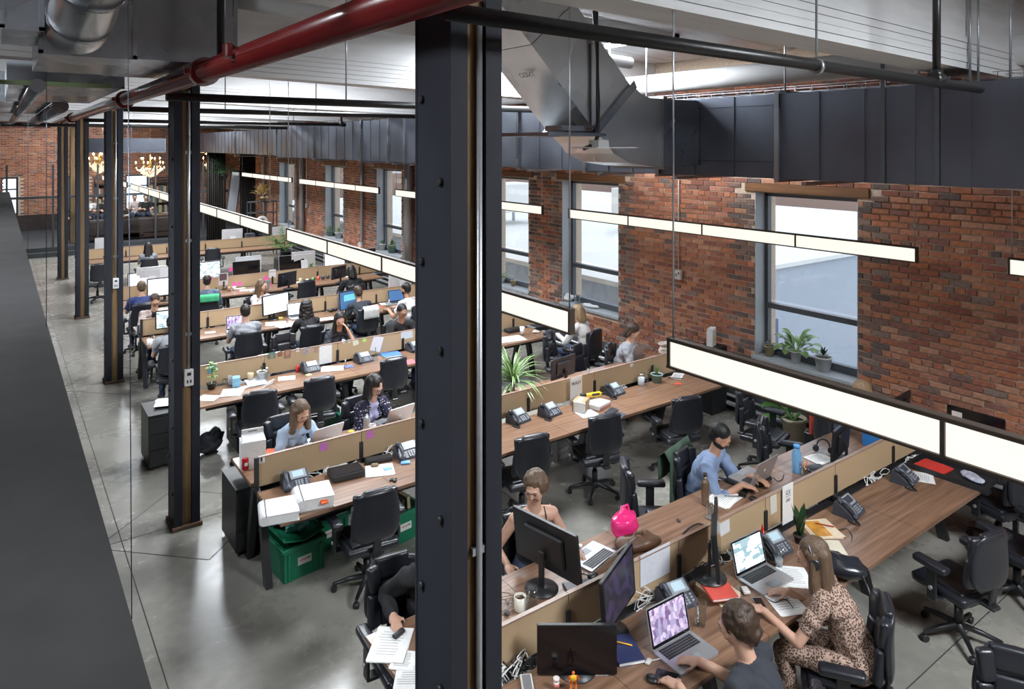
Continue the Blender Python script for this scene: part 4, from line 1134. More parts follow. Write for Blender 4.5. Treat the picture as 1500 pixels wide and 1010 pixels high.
person(846, 457, -15, 'blond woman in white seen from behind under the second window', 'white', 'light', 'blond', 'bob', 'long', lean=14, pitch=20, voxel=.0124, female=True, chair_label='black office chair of the blond woman in white')
person(1264, 574, 128, 'blond woman with earphones resting her chin on her hand at the right', 'slate', 'light', 'blond', 'pony', 'rolled', lean=24, yaw=5, pitch=24, hr=(.02, .36, 1.05), hl=(-.05, .40, .98), voxel=.010, female=True, chair_label='black office chair hidden behind the lamp under the earphone woman')
person(441, 604, 172, 'woman in a pale blue shirt with straight brown hair at a laptop, second bench', 'paleblue', 'light', 'lightbrown', 'long', 'rolled', lean=26, yaw=0, pitch=32, voxel=.008, female=True, chair_label='black office chair behind the woman in pale blue')
person(549, 566, 170, 'woman in a polka dot cardigan and glasses at the second bench', 'dots', 'light', 'dark', 'wavy', 'long', lean=18, yaw=-6, pitch=30, voxel=.008, female=True, extras=('glasses',), second='lilac', chair_label='black office chair behind the polka dot woman')
person(359, 457, 4, 'man in a grey shirt and dark cap seen from behind at the fourth bench', 'grey', 'light', 'dark', 'short', lean=10, pitch=14, voxel=.012, chair_label='black office chair of the grey shirt man')
person(384, 419, 160, 'woman in a white tee with long hair at the far side of the fourth bench', 'white', 'light', 'lightbrown', 'long', lean=12, yaw=-22, pitch=12, voxel=.012, female=True, chair_label='dark office chair of the woman in the white tee')
person(448, 450, 2, 'woman with frizzy dark hair in a black cardigan seen from behind', 'black', 'mid', 'dark', 'longcurly', 'long', lean=16, pitch=20, voxel=.012, female=True, chair_label='black office chair of the frizzy haired woman')
person(524, 429, -4, 'balding man in a black tee bending over the fourth bench', 'charcoal', 'mid', 'brown', 'short', lean=20, pitch=26, voxel=.012, chair_label='office chair with a white towel over its back')
person(498, 469, 186, 'woman with long brown hair resting her face on her hand', 'charcoal', 'light', 'dark', 'long', lean=18, yaw=8, pitch=26, hl=(-.10, .30, 1.02), voxel=.0115, female=True, chair_label='black office chair of the woman resting her face on her hand')
person(589, 457, 182, 'man with dark hair and glasses reading a tablet at the third bench', 'black', 'mid', 'black', 'short', lean=14, pitch=24, voxel=.0115, extras=('glasses',), chair_label='black office chair of the man with the tablet')
person(594, 424, -24, 'bearded man in a white tee at the right end of the fourth bench', 'white', 'mid', 'black', 'short', lean=14, pitch=16, voxel=.0125, extras=('beard',), chair_label='black office chair of the bearded man in white')
person(207, 421, 0, 'man in a navy tee seen from behind facing a large white screen', 'navy', 'light', 'lightbrown', 'short', lean=8, pitch=8, voxel=.0125, chair_label='black office chair of the man in navy')
person(227, 441, 180, 'man in a checked shirt and dark vest with glasses looking down', 'check', 'light', 'brown', 'short', 'long', lean=14, pitch=34, voxel=.0115, extras=('glasses',), second='black', hl=(-.04, .26, .98), chair_label='black office chair of the man in the vest')
person(252, 474, 6, 'dark haired person in grey half hidden by the second column', 'grey', 'light', 'black', 'short', lean=12, pitch=10, voxel=.0125, chair_label='black office chair half hidden by the second column')
person(303, 412, 10, 'person in a slate sleeve right of the second column', 'slate', 'light', 'dark', 'short', 'long', lean=14, pitch=10, voxel=.013, chair_label='office chair with a green cloth right of the second column')
person(514, 397, 0, 'black haired person in a dark jacket facing a drawing on screen', 'black', 'mid', 'black', 'bob', 'long', lean=14, pitch=14, voxel=.013, chair_label='black office chair of the person in the dark jacket')
person(217, 362, 2, 'dark haired woman in a grey top seen from behind at the farthest bench', 'grey', 'light', 'dark', 'long', lean=8, pitch=10, voxel=.014, female=True, chair_label='black office chair of the woman at the farthest bench')
person(528, 362, 200, 'grey haired person behind a monitor near the far window', 'charcoal', 'light', 'grey', 'short', lean=10, pitch=10, voxel=.014, chair_label='office chair of the grey haired person')
person(636, 792, 186, 'person in black hidden behind the foreground column, elbow showing', 'black', 'light', 'dark', 'short', 'long', lean=12, voxel=.011, hr=(.30, .12, .80), chair_label=None)
for (u, Y, t, hh, lab) in ((141, 31.2, 'white', 'dark', 'person in white on the far lounge sofa, leftmost'), (152, 30.9, 'black', 'dark', 'person in black on the far lounge sofa beside the one in white'), (197, 31.2, 'check', 'brown', 'person in beige on the far lounge sofa'), (213, 30.8, 'black', 'black', 'person in black on the far lounge sofa, rightmost')):
    p = person(u, 320, 180, lab, t, 'light', hh, 'short', lean=8, pitch=5, voxel=.018)
    q = atY(u, 320, Y); p.location = (q.x, q.y, .62)
bpy.data.scenes.remove(TMP)
# chairs
for b, h, lab in CHAIRS:
    o = place(chair, b, h, lab, 'chair')
# ================================================================== THINGS ON AND AROUND THE DESKS
# ---- laptops, monitors, telephones
def desk(u, v, Z=DZ, r=.10):
    """a point of a desktop; kept clear of the edges and of the gap under the partition"""
    p = at(u, v, Z)
    if abs(Z - DZ) > .08: return p
    yc = min(BY, key=lambda y: abs(y - p.y)); d = p.y - yc
    m = min(max(abs(d), .10 + r * .6), .75 - r * .5); p.y = yc + (m if d > 0 else -m); p.x = min(max(p.x, 1.9 + r), 7.5)
    return p
def on(u, v, Z=DZ + .001): return desk(u, v, Z)
laptop(on(984, 942), 2, 'open silver laptop with a purple picture on screen, nearest the camera', S_purple, tilt=14)
laptop(on(1101, 838), 3, 'open silver laptop in front of the leopard dress woman', S_doc, tilt=14)
rs = laptop(on(1114, 706, DZ + .041), 176, 'open silver laptop of the bearded man on a black riser', S_white, tilt=20)
thing_mesh(MB().box((0, -.12, .02), (.38, .27, .038), bev=.012), 'laptop_riser', M_plastic, 'black cushion riser under the laptop of the bearded man', 'riser', (rs.location.x, rs.location.y, DZ), 176)
laptop(on(887, 826), 168, 'open silver laptop beside the pink bag', S_white, tilt=42)
laptop(on(957, 522), 165, 'grey laptop of the long haired man by the wall', S_white, tilt=15)
laptop(on(476, 652), 172, 'silver laptop of the woman in the pale blue shirt', S_white, tilt=25)
laptop(on(582, 622), 172, 'silver laptop of the polka dot woman', S_white, tilt=25)
laptop(on(346, 484), 8, 'open white laptop left of the grey shirt man', S_purple, w=.32, tilt=14, body=M_white)
laptop(on(434, 463), 0, 'laptop in front of the frizzy haired woman', S_white, tilt=14)
laptop(on(508, 453), 8, 'silver laptop in front of the balding man', S_purple, tilt=12)
laptop(on(581, 443), 4, 'laptop in front of the bearded man in white', S_blue, tilt=14)
laptop(on(400, 436), 168, 'laptop lid behind the long haired woman in the white tee', S_white, tilt=20)
laptop(on(590, 475), 182, 'white tablet style laptop held by the man with glasses', S_white, tilt=30, body=M_white)
laptop(on(398, 521), 178, 'white laptop showing over the third partition', S_white, tilt=70, body=M_white)
monitor(at(845, 990), 36, 'wide black switched off monitor at the bottom of the picture', .47, .292, M_screen, zc=.158, lean=0)
monitor(on(905, 930), -24, 'slim black monitor with a dark picture seen at an angle behind the nearest one', .52, .33, S_dim, zc=.30)
monitor(on(1050, 862) + Vector((0, 0, .07)), -37, 'black monitor seen exactly edge on, standing on a stack of books', .54, .34, M_screen, zc=.28)
monitor(on(800, 858), -100, 'large glossy black monitor seen from behind, in front of the camisole woman', .60, .37, M_screen, zc=.29, lean=8)
monitor(on(1232, 672), 168, 'black monitor seen from behind, with a blue folder beside it', .50, .31, M_screen, zc=.19)
mw = monitor(Vector((8.22, 3.13, DZ)), 90, 'big black monitor with a taped paper against the brick wall at the right', .54, .31, M_screen, zc=.20, lean=2)
monitor(Vector((7.98, 3.78, DZ)), 176, 'black monitor seen at an angle right of the blond woman with earphones', .50, .33, M_screen, zc=.23)
e = empty('wall_table', (8.28, 3.0, 0), 0, 'small dark table against the brick wall under the monitor with the taped paper', 'table')
MB().box((0, 0, DZ - .02), (.8, .75, .03)).build('tabletop', M_desk, e)
for sx in (-.36, .36):
    for sy in (-.33, .33): MB().box((sx, sy, (DZ - .035) / 2), (.04, .04, DZ - .035)).build('leg', M_blk, e)
monitor(on(520, 474 - 8), -16, 'grey framed monitor showing a teal page', .52, .34, S_blue, 'grey', zc=.30)
monitor(on(402, 467), -20, 'monitor with a white page left of the frizzy haired woman', .56, .35, S_white, zc=.28)
monitor(on(344, 448), 165, 'dark grey monitor seen from behind left of the teal page', .50, .30, M_screen, 'grey', zc=.22) if False else None
monitor(on(436, 430), 158, 'dark grey monitor back with white tags over the fourth partition', .50, .30, M_screen, 'grey', zc=.20)
monitor(on(513, 420), 155, 'grey monitor back beside the black haired person', .46, .28, M_screen, 'grey', zc=.22)
monitor(on(825, 560), 172, 'dark monitor back rising over the second partition right of the spiky plant', .46, .27, M_screen, 'grey', zc=.20)
monitor(on(242, 437 + 4), 0, 'large monitor with a white page in front of the man in navy', .66, .36, S_white, zc=.29)
monitor(on(199, 425), 0, 'second monitor with a pale page left of the man in navy', .40, .30, S_white, zc=.27)
monitor(on(250, 490), 4, 'monitor with text lines half hidden by the second column', .46, .30, S_doc, zc=.26)
monitor(on(361, 414), 2, 'all-in-one computer with pink notes stuck on its frame', .60, .34, M_screen, 'aio', zc=.29)
monitor(on(427, 404), 2, 'all-in-one computer in the middle of the fifth bench', .60, .34, M_screen, 'aio', zc=.29)
monitor(on(490, 398), -6, 'all-in-one computer showing a black and white drawing', .56, .33, S_white, 'aio', zc=.28)
monitor(on(306, 418), 2, 'white framed screen just right of the second column', .50, .40, S_doc, 'aio', zc=.30)
monitor(on(347, 402), 180, 'all-in-one computer seen from behind above the pink notes one', .58, .34, M_screen, 'aio', zc=.36)
monitor(on(420, 392), 180, 'all-in-one computer seen from behind below the palm plant', .58, .34, M_screen, 'aio', zc=.36)
monitor(on(572, 422), 170, 'all-in-one computer seen from behind left of the bearded man in white', .60, .36, M_screen, 'aio', zc=.26)
monitor(on(207, 412), 180, 'white all-in-one back above the man in navy', .60, .30, M_screen, 'aio', zc=.34)
monitor(on(145, 361), 180, 'white all-in-one back between the slim columns far away', .62, .36, M_screen, 'aio', zc=.28)
monitor(on(320, 350), 180, 'white all-in-one back at the farthest bench right of the second column', .62, .36, M_screen, 'aio', zc=.28)
monitor(on(422, 344), 176, 'white all-in-one back at the farthest bench under the wall', .66, .40, M_screen, 'aio', zc=.24)
monitor(on(548, 386), 190, 'dark television back near the window plants', .70, .36, M_screen, zc=.30)
for a in ((758, 617, -10, 'grey desk telephone with a glowing display, next to the foreground column', 1), (805, 608, -8, 'grey desk telephone second from the foreground column', 1),
          (898, 577, -6, 'grey desk telephone beside the yellow power tool', 1), (990, 884, 8, 'grey desk telephone behind the nearest laptop', 1), (1133, 808, 6, 'black desk telephone beside the red rabbit figure', 1),
          (1243, 752, -6, 'dark desk telephone with a blank display, on the empty walnut desk', 0), (1325, 705, -6, 'dark desk telephone with a blank display, nearest the black tray', 0),
          (432, 712, 4, 'grey desk telephone behind the white binders', 1), (596, 668, 0, 'grey desk telephone left of the foreground column at the second bench', 1), (454, 544, 0, 'grey desk telephone under the pinned photos', 1),
          (532, 530, -4, 'grey desk telephone left of the hanging paper at the third bench', 1), (207, 490, 6, 'grey desk telephone at the left end of the fourth bench', 1), (311, 478, 2, 'grey desk telephone right of the second column', 1),
          (398, 412, 0, 'desk telephone with pink notes between two all-in-one computers', 1), (604, 512, -10, 'blue grey desk telephone cut by the foreground column', 1)):
    phone(on(a[0], a[1]), a[2], a[3], bool(a[4]), a[4] == 0 or a[0] > 700)

# ---- small builders
COL = {}
def cm(name, col, rough=.6, **k): return mat('c_' + name, col, rough, **k)
def paper(u, v, h, label, w=.21, d=.297, n=1, Z=DZ, col=(.80, .80, .79), name='paper_sheet', lines=True, cat='paper'):
    p = desk(u, v, Z + .004 + .0006 * n, .06)
    e = empty(name, (p.x, p.y, Z + .0015), h, label, cat, 'loose papers on the desks')
    m = MB()
    for k in range(n): m.box((rnd.uniform(-.006, .006) * (n > 1), rnd.uniform(-.006, .006) * (n > 1), .0008 + k * .0016), (w, d, .0014), rot=(0, 0, R(rnd.uniform(-4, 4)) * (n > 1)))
    m.build('sheet', cm('paper_%d_%d_%d' % tuple(int(c * 99) for c in col), col), e)
    if lines and w > .12:
        g = MB()
        for k in range(9): g.box((-.01, d * .36 - k * d * .08, n * .0016 + .0003), (w * rnd.uniform(.5, .75), .004, .0004))
        tag(g.build('print', cm('print', (.35, .35, .37)), e), kind='stuff')
    return e
def notebook(u, v, h, label, w=.16, d=.22, t=.014, col=(.03, .03, .05), Z=DZ, cat='notebook', group=None):
    p = desk(u, v, Z); e = empty('notebook', (p.x, p.y, Z + .001), h, label, cat, group)
    MB().box((0, 0, t * .5), (w - .006, d - .006, t * .8)).build('pages', M_paper, e)
    MB().box((0, 0, t), (w, d, .002), bev=.0008).box((0, 0, .001), (w, d, .002)).box((-w / 2, 0, t / 2), (.003, d, t)).build('cover', cm('nb%d%d%d' % tuple(int(c * 99) for c in col), col, .5), e)
    return e
def lathed(name, prof, u, v, label, cat, m, Z=DZ, n=20, group=None, extra=None):
    p = desk(u, v, Z + .02, .04); e = empty(name, (p.x, p.y, Z + .001), 0, label, cat, group)
    MB().lathe(prof, n=n).build('body', m, e)
    if extra: extra(e)
    return e
M_cup = cm('cup_white', (.72, .70, .66), .25)
M_gls = M_glass
def mug(u, v, label, col=(.72, .69, .60), r=.042, hh=.095, Z=DZ):
    m = cm('mug%d%d%d' % tuple(int(c * 99) for c in col), col, .25)
    def ex(e):
        MB().tube([(r - .004, 0, hh * .8), (r + .022, 0, hh * .75), (r + .026, 0, hh * .45), (r - .002, 0, hh * .25)], .0055, 8).build('handle', m, e)
        MB().lathe([(0, hh * .8), (r - .006, hh * .8)], n=16).build('drink', cm('coffee', (.06, .03, .015), .15), e)
    return lathed('mug', [(0, 0), (r * .9, 0), (r, .01), (r, hh), (r - .005, hh), (r - .007, .01), (0, .008)], u, v, label, 'mug', m, Z, extra=ex)
def tumbler(u, v, label, r=.038, hh=.13, water=.4):
    def ex(e):
        if water: MB().lathe([(0, .006), (r * .72, .006), (r * .85, hh * water), (0, hh * water)], n=16).build('water', cm('water', (.75, .80, .82), .05, alpha=.45), e)
    return lathed('drinking_glass', [(0, .001), (r * .75, .001), (r, hh), (r - .002, hh), (r * .72, .006), (0, .006)], u, v, label, 'glass', GLS, extra=ex)
GLS = bpy.data.materials.new('clear_glass'); GLS.use_nodes = True
N = GLS.node_tree.nodes; L = GLS.node_tree.links; N.remove(N['Principled BSDF'])
tr = N.new('ShaderNodeBsdfTransparent'); gl = N.new('ShaderNodeBsdfGlossy'); gl.inputs['Roughness'].default_value = .05; lw = N.new('ShaderNodeLayerWeight'); lw.inputs[0].default_value = .45; mx = N.new('ShaderNodeMixShader')
tr.inputs[0].default_value = (.90, .93, .94, 1); ml = N.new('ShaderNodeMath'); ml.operation = 'MULTIPLY'; ml.inputs[1].default_value = .4; L.new(lw.outputs['Facing'], ml.inputs[0]); L.new(ml.outputs[0], mx.inputs[0]); L.new(tr.outputs[0], mx.inputs[1]); L.new(gl.outputs[0], mx.inputs[2]); L.new(mx.outputs[0], N['Material Output'].inputs[0])
def bottle(u, v, label, r, hh, m, capm, neck=.4, Z=DZ):
    def ex(e): MB().cyl((0, 0, hh * .97), (0, 0, hh * 1.08), r * neck * 1.15, n=14).build('cap', capm, e)
    return lathed('bottle', [(0, 0), (r * .95, 0), (r, .01), (r, hh * .72), (r * .8, hh * .82), (r * neck, hh * .9), (r * neck, hh), (0, hh)], u, v, label, 'bottle', m, Z, extra=ex)
def cables(pts_list, label, m=None, r=.0035, name='cable_tangle', Z=DZ):
    g = MB(); 
    for pts in pts_list: g.tube(pts, r, 5)
    return tag(g.build(name, m or M_paper), label, 'cable')
def spline(pts, n=8):
    P_ = [Vector(p) for p in pts]; P_ = [P_[0] * 2 - P_[1]] + P_ + [P_[-1] * 2 - P_[-2]]; out = []
    for i in range(1, len(P_) - 2):
        a, b, c, d = P_[i - 1:i + 3]
        for k in range(n):
            t = k / n; out.append(.5 * ((2 * b) + (-a + c) * t + (2 * a - 5 * b + 4 * c - d) * t * t + (-a + 3 * b - 3 * c + d) * t ** 3))
    out.append(P_[-2]); return out
def tangle(u, v, label, w=.22, n=6, m=None, Z=DZ, r=.0035, zup=.06):
    p = at(u, v, Z); P_ = []; yc = min(BY, key=lambda y: abs(y - p.y)); gap = abs(p.y - yc) < .22; dy = .045 if gap else .06
    if gap: p.y = yc - .055; Z -= .06
    for k in range(n):
        x0 = p.x + rnd.uniform(-w, w) * .7
        q = [Vector((x0 + rnd.uniform(-.09, .09), p.y + rnd.uniform(-dy, dy), Z + rnd.uniform(.006, zup + .03))) for _ in range(5)]; q[0].z = Z + .006
        P_.append(spline(q, 5))
    return cables(P_, label, m, r)
def note(u, v, yc, label, col, w=.075, hh=.075, tilt=0, name='sticky_note', cat='note', side=-1):
    p = atY(u, v, yc + side * .0135)
    o = MB().box((0, 0, 0), (w, .001, hh), rot=(0, R(tilt), 0)).build(name, cm('note%d%d%d' % tuple(int(c * 99) for c in col), col), None, p)
    return tag(o, label, cat)
PINK = (.85, .12, .42); MAG = (.62, .20, .58)
# ---- second bench, left end
p = at(440, 760, DZ)
def binder(u, v, h, label, w=.28, d=.30, t=.075):
    p = desk(u, v, DZ + t / 2, .02); e = empty('binder', (p.x, p.y, DZ + .001), h, label, 'binder')
    MB().box((.01, 0, t / 2), (w - .03, d - .01, t - .012)).build('pages', M_paper, e)
    MB().box((0, 0, t), (w, d, .004), bev=.001).box((0, 0, .002), (w, d, .004)).build('cover', cm('binder_white', (.72, .72, .73), .35), e)
    MB().cyl((-w / 2, -d / 2, t / 2), (-w / 2, d / 2, t / 2), t / 2, n=16).build('spine', cm('binder_white', (.7, .7, .7)), e)
    MB().box((-w / 2 + .018, 0, t + .003), (.012, d, .003)).build('hinge_strip', M_plastic, e)
    g = MB()
    for k in range(4): g.box((.02, .06 - k * .03, t + .0026), (.10 - k * .01, .008, .0008))
    tag(g.build('print', cm('print', (.3, .3, .3)), e), kind='stuff')
    return e
binder(411, 748, 14, 'thick white ring binder at the desk corner above the green crates')
b2 = binder(462, 727, 12, 'thick white binder with an orange tab, behind the corner one', t=.095)
MB().box((.05, -.155, .06), (.06, .05, .012), rot=(.3, 0, .2)).build('tab', cm('orange', (.8, .12, .02)), b2)
e = empty('equipment_box', on(507, 697), 6, 'flat black box with a glossy lid left of the drawing papers', 'box')
MB().box((0, 0, .03), (.31, .21, .058), bev=.008).build('case', M_plastic, e); MB().box((0, 0, .062), (.29, .19, .004), bev=.001).build('lid', cm('gloss', (.012, .013, .018), .08), e)
paper(556, 689, 20, 'white drawing paper with a stone on it, beside the blue box', .26, .24, 3)
e = thing_mesh(MB().box((0, 0, .015), (.07, .05, .03), bev=.012, seg=2), 'stone', cm('stone', (.22, .16, .09), .8), 'small brown stone on the white drawing paper', 'stone', on(549, 684), 20)
thing_mesh(MB().box((0, 0, .006), (.08, .05, .012), bev=.002), 'small_box', cm('ltblue', (.18, .40, .75)), 'small light blue box on the drawing paper', 'box', on(568, 688), 15)
thing_mesh(MB().box((0, 0, .008), (.09, .06, .016), bev=.004), 'small_box', cm('ltblue', (.18, .40, .75)), 'light blue adaptor box under the white cable coil', 'box', on(594, 679), 25)
e = empty('toy_figure', on(577, 705), 0, 'small dark toy lying alone on the walnut desk', 'toy'); MB().box((0, 0, .01), (.03, .07, .018), bev=.005).build('body', M_plastic, e)
for s in (-1, 1): MB().box((s * .025, .015, .008), (.03, .012, .012), rot=(0, 0, s * .5), bev=.003).build('limb', M_plastic, e)
thing_mesh(MB().box((0, 0, .02), (.26, .10, .04), bev=.008), 'docking_station', M_plastic, 'flat black docking box below the partition left of the telephone', 'box', on(550, 672), 14)
tangle(462, 694, 'white cables spilling from the tray behind the black box', .20, 6); tangle(583, 672, 'white cable coil beside the telephone left of the column', .10, 5, zup=.10)
e = empty('gable_box', at(370, 682, DZ), 10, 'white cardboard gable carry box on the end of the second bench', 'box')
M_cb = cm('white_card', (.72, .72, .73), .6)
MB().box((0, 0, .13), (.23, .16, .26)).build('carton', M_cb, e)
MB().prism([(-.08, .26), (.08, .26), (.01, .315), (-.01, .315)], -.10, .10, 'X').box((0, 0, .335), (.20, .012, .05)).build('gable_top', M_cb, e); MB().box((0, 0, .338), (.09, .014, .02), bev=.004).build('handle_slot', cm('slot', (.25, .25, .26)), e)
def can(u, v, label, col=(.5, .02, .03)):
    m = cm('can%d' % int(col[0] * 99), col, .25, metal=.3)
    def ex(e): MB().lathe([(0, .119), (.026, .119), (.028, .122), (.026, .122)], n=16).build('lid', M_silver, e); MB().box((0, -.034, .06), (.03, .002, .03)).build('print', M_paper, e)
    lathed('drink_can', [(0, 0), (.026, 0), (.033, .01), (.033, .105), (.027, .12), (0, .12)], u, v, label, 'can', m, extra=ex)
can(357, 686, 'red drink can on the end of the second bench')
note(383, 674, 6.61, 'small white tag with a black figure pinned to the left end of the second partition', (.8, .8, .8), .06, .06, name='pinned_tag'); o = bpy.data.objects['pinned_tag']
MB().box((0, -.001, .004), (.018, .001, .03)).box((0, -.001, -.018), (.03, .001, .006)).build('emblem', M_blk, o)
note(474, 655, 6.61, 'magenta sticky note on the second partition, left', MAG); note(542, 637, 6.61, 'magenta sticky note on the second partition, right', MAG)
paper(404, 661, 30, 'orange paper lying on the far side of the second bench', .20, .14, 1, col=(.75, .12, .03), lines=False)
bottle(537, 632, 'brushed steel flask beside the polka dot woman', .036, .22, M_silver, M_plastic)
mug(545, 632, 'patterned paper cup beside the steel flask', (.6, .55, .55)); 
thing_mesh(MB().sph((0, 0, .02), .03, (1.2, .9, .7)), 'lemon_toy', cm('yellow', (.75, .55, .05)), 'yellow and white toy on the second partition edge', 'toy', at(514, 636, DZ), 0)
# crates
M_green = cm('crate_green', (.010, .19, .095), .45)
def crate(p, h, label, lid=True, papers=False):
    e = empty('storage_crate', (p.x, p.y, 0), h, label, 'crate', 'green plastic storage crates')
    m = MB(); w, d, hh = .40, .54, .30; t = .012
    for s in (-1, 1):
        m.box((s * (w / 2 - t), 0, hh / 2), (t, d - .03, hh)); m.box((0, s * (d / 2 - t), hh / 2), (w - .02, t, hh))
    m.box((0, 0, .01), (w - .03, d - .03, .02)); m.build('tub', M_green, e)
    r = MB()
    for s in (-1, 1): r.box((s * (w / 2), 0, hh - .02), (.03, d + .02, .04), bev=.006).box((0, s * (d / 2), hh - .02), (w + .02, .03, .04), bev=.006)
    for s in (-1, 1):
        for x in (-.15, .15): r.box((x, s * d / 2, hh * .42), (.022, .022, hh * .8), bev=.004)
    r.build('rim', M_green, e)
    l = MB().box((0, -d / 2 + .003, .15), (.13, .004, .07)).build('sticker', M_paper, e)
    g = MB(); 
    for k in range(6): g.box((-.045 + k * .012, -d / 2 + .0003, .155), (.008, .0012, .012))
    g.build('sticker_print', cm('orange_print', (.65, .16, .05)), l)
    g = MB()
    for k in range(3): g.box((.025 + k * .011, -d / 2 + .0003, .158), (.008, .0012, .016))
    g.build('sticker_print', M_green, l)
    if lid:
        for s in (-1, 1):
            q = MB().box((s * .10, 0, 0), (.20, d, .012), bev=.004).box((s * .19, 0, .01), (.02, d * .9, .02)).build('lid_flap', M_green, e); q.location = (s * .21, 0, hh); q.rotation_euler = (0, -s * R(62) if lid == 1 else s * R(-14), 0)
            if lid == 2: q.location = (-s * .0 + (s * .0), 0, hh + .02)
    if papers:
        for k in range(6): MB().box((-.14 + k * .05, rnd.uniform(-.02, .02), .20 + rnd.uniform(0, .06)), (.035, .30, .24), rot=(0, rnd.uniform(-.15, .15), 0)).build('folder', [M_paper, cm('folder_blk', (.03, .03, .03)), cm('folder_tan', (.4, .33, .2))][k % 3], e)
    return e
crate(at(431, 850, 0) + Vector((.07, .27, 0)), -6, 'green plastic crate nearest the camera under the desk corner', 2)
crate(at(476, 806, 0) + Vector((.02, .25, 0)), -8, 'green plastic crate with open lids behind the chair', 1)
crate(at(590, 796, 0) + Vector((0, .27, 0)), -8, 'green plastic crate crammed with folders left of the foreground column', 0, True)
c4 = crate(at(515, 634, 0) + Vector((0, .2, 0)), -4, 'green plastic crate with binders on top behind the polka dot woman', 0, True)
e = empty('plastic_bag', at(435, 776, .33), 0, 'crumpled teal plastic bag on the nearest green crate', 'bag')
bm_ = MB().sph((0, 0, .04), .085, (1.3, 1, .6), 12)
for v_ in bm_.bm.verts: v_.co += Vector((1, 1, 1)) * mnoise.noise(v_.co * 22) * .03
bm_.build('film', cm('teal_film', (.10, .36, .33), .2), e)
def cabinet(x0, x1, y0, y1, hh, label, h=0, doors=1):
    e = empty('cabinet', ((x0 + x1) / 2, (y0 + y1) / 2, 0), h, label, 'cabinet'); w, d = x1 - x0, y1 - y0
    MB().box((0, 0, hh / 2 + .02), (w, d, hh - .04), bev=.004).build('carcass', M_plastic, e)
    MB().box((0, 0, hh - .008), (w + .008, d + .008, .016), bev=.003).build('top', M_plastic, e)
    for k in range(3): 
        f = MB().box((0, -d / 2 - .008, .06 + (hh - .1) * (k + .5) / 3), (w - .012, .016, (hh - .1) / 3 - .006), bev=.002).build('drawer', M_plastic, e)
        MB().box((0, -d / 2 - .020, .06 + (hh - .1) * (k + .8) / 3), (.10, .012, .010)).build('handle', M_galvdk, f)
    g = MB()
    for sx in (-1, 1):
        for sy in (-1, 1): g.cyl((sx * (w / 2 - .04), sy * (d / 2 - .04), 0), (sx * (w / 2 - .04), sy * (d / 2 - .04), .03), .02, n=8)
    g.build('feet', M_plastic, e); return e
cabinet(1.47, 1.98, 9.38, 9.92, .66, 'low black cabinet beside the second column with magazines on top')
cabinet(1.83, 2.28, 6.94, 7.46, .64, 'black pedestal cabinet under the far left end of the second bench')
e = empty('drawer_box', (2.03, 6.33, .60), 0, 'dark flat box slung under the second bench beside the white binders', 'box')
MB().box((0, 0, .07), (.24, .34, .135), bev=.006).build('case', M_plastic, e); MB().box((0, -.173, .07), (.18, .006, .08)).build('front', M_galvdk, e)
cabinet(2.45, 2.95, 9.25, 9.75, .60, 'black pedestal under the third bench right of the second column')
cabinet(1.25, 1.42, 12.2, 12.9, .70, 'black cabinet at the left end of the fourth bench') if False else None
for k in range(5):
    paper(243, 589, 8 + k * 5, ['magazine at the bottom of the pile on the low black cabinet', 'second magazine in the pile on the low black cabinet', 'middle magazine in the pile on the low black cabinet', 'orange magazine near the top of the pile on the cabinet', 'top magazine of the pile on the low black cabinet'][k], .23, .30, 3, Z=.662 + k * .009, col=[(.6, .6, .6), (.2, .35, .5), (.7, .68, .6), (.75, .38, .06), (.62, .62, .6)][k], name='magazine', lines=k == 4, cat='magazine')
lathed('round_tin', [(0, 0), (.075, 0), (.078, .06), (.075, .09), (0, .095)], 238, 577, 'round grey speaker-like tin on the magazine pile', 'tin', M_silver, Z=.715)
bg_ = empty('backpack', at(308, 664, 0), 0, 'dark grey bag slumped on the floor right of the second column', 'bag'); m_ = MB().sph((0, 0, .13), .14, (1.1, .8, 1.0), 18)
for v_ in m_.bm.verts: v_.co += v_.co.normalized() * mnoise.noise(v_.co * 11) * .09; v_.co.x += .25 * max(0, v_.co.z - .12); v_.co.z = max(v_.co.z, .003)
m_.build('bag_body', cm('bag_grey', (.05, .055, .07)), bg_); MB().tube([(-.02, -.08, .24), (.02, -.1, .32), (.10, -.06, .28)], .012, 6).build('strap', M_plastic, bg_)
# pinned photos and papers on the third partition
YB3 = 9.77
for (u, v, w, hh, col, lab, t) in ((398, 521, .10, .085, (.10, .25, .20), 'photo with a green background pinned at the left of the third partition', 2), (410, 519, .06, .07, (.30, .12, .07), 'dark red photo pinned second from the left', -3), (421, 519, .095, .12, (.28, .17, .12), 'portrait photo of a smiling face pinned in the middle', 3),
        (436, 513, .045, .05, (.75, .75, .75), 'small white tag between the pinned photos', 0), (449, 514, .105, .085, (.35, .35, .42), 'photo of a person in white pinned right of the tag', -6), (463, 513, .055, .065, (.33, .22, .2), 'rightmost small portrait pinned on the third partition', 4),
        (477, 519, .19, .27, (.74, .74, .76), 'long printed list hanging on the third partition', 0), (503, 500, .055, .055, (.75, .75, .8), 'tilted small white photo pinned below the woman', 25), (512, 500, .06, .05, (.55, .5, .45), 'small light photo pinned next to the tilted one', 4), (521, 502, .09, .085, (.70, .68, .52), 'cream sticky note on the third partition', -10),
        (534, 498, .06, .06, (.45, .72, .20), 'lime green sticky note on the third partition', -4), (552, 504, .17, .22, (.72, .72, .76), 'crooked printed sheet hanging on the third partition', 18), (596, 491, .20, .12, (.6, .66, .72), 'pale chart pinned next to the foreground column', -3)):
    note(u, v, YB3, lab, col, w, hh, t, 'pinned_photo' if col[0] < .5 else 'pinned_sheet', 'picture' if col[0] < .5 else 'paper')
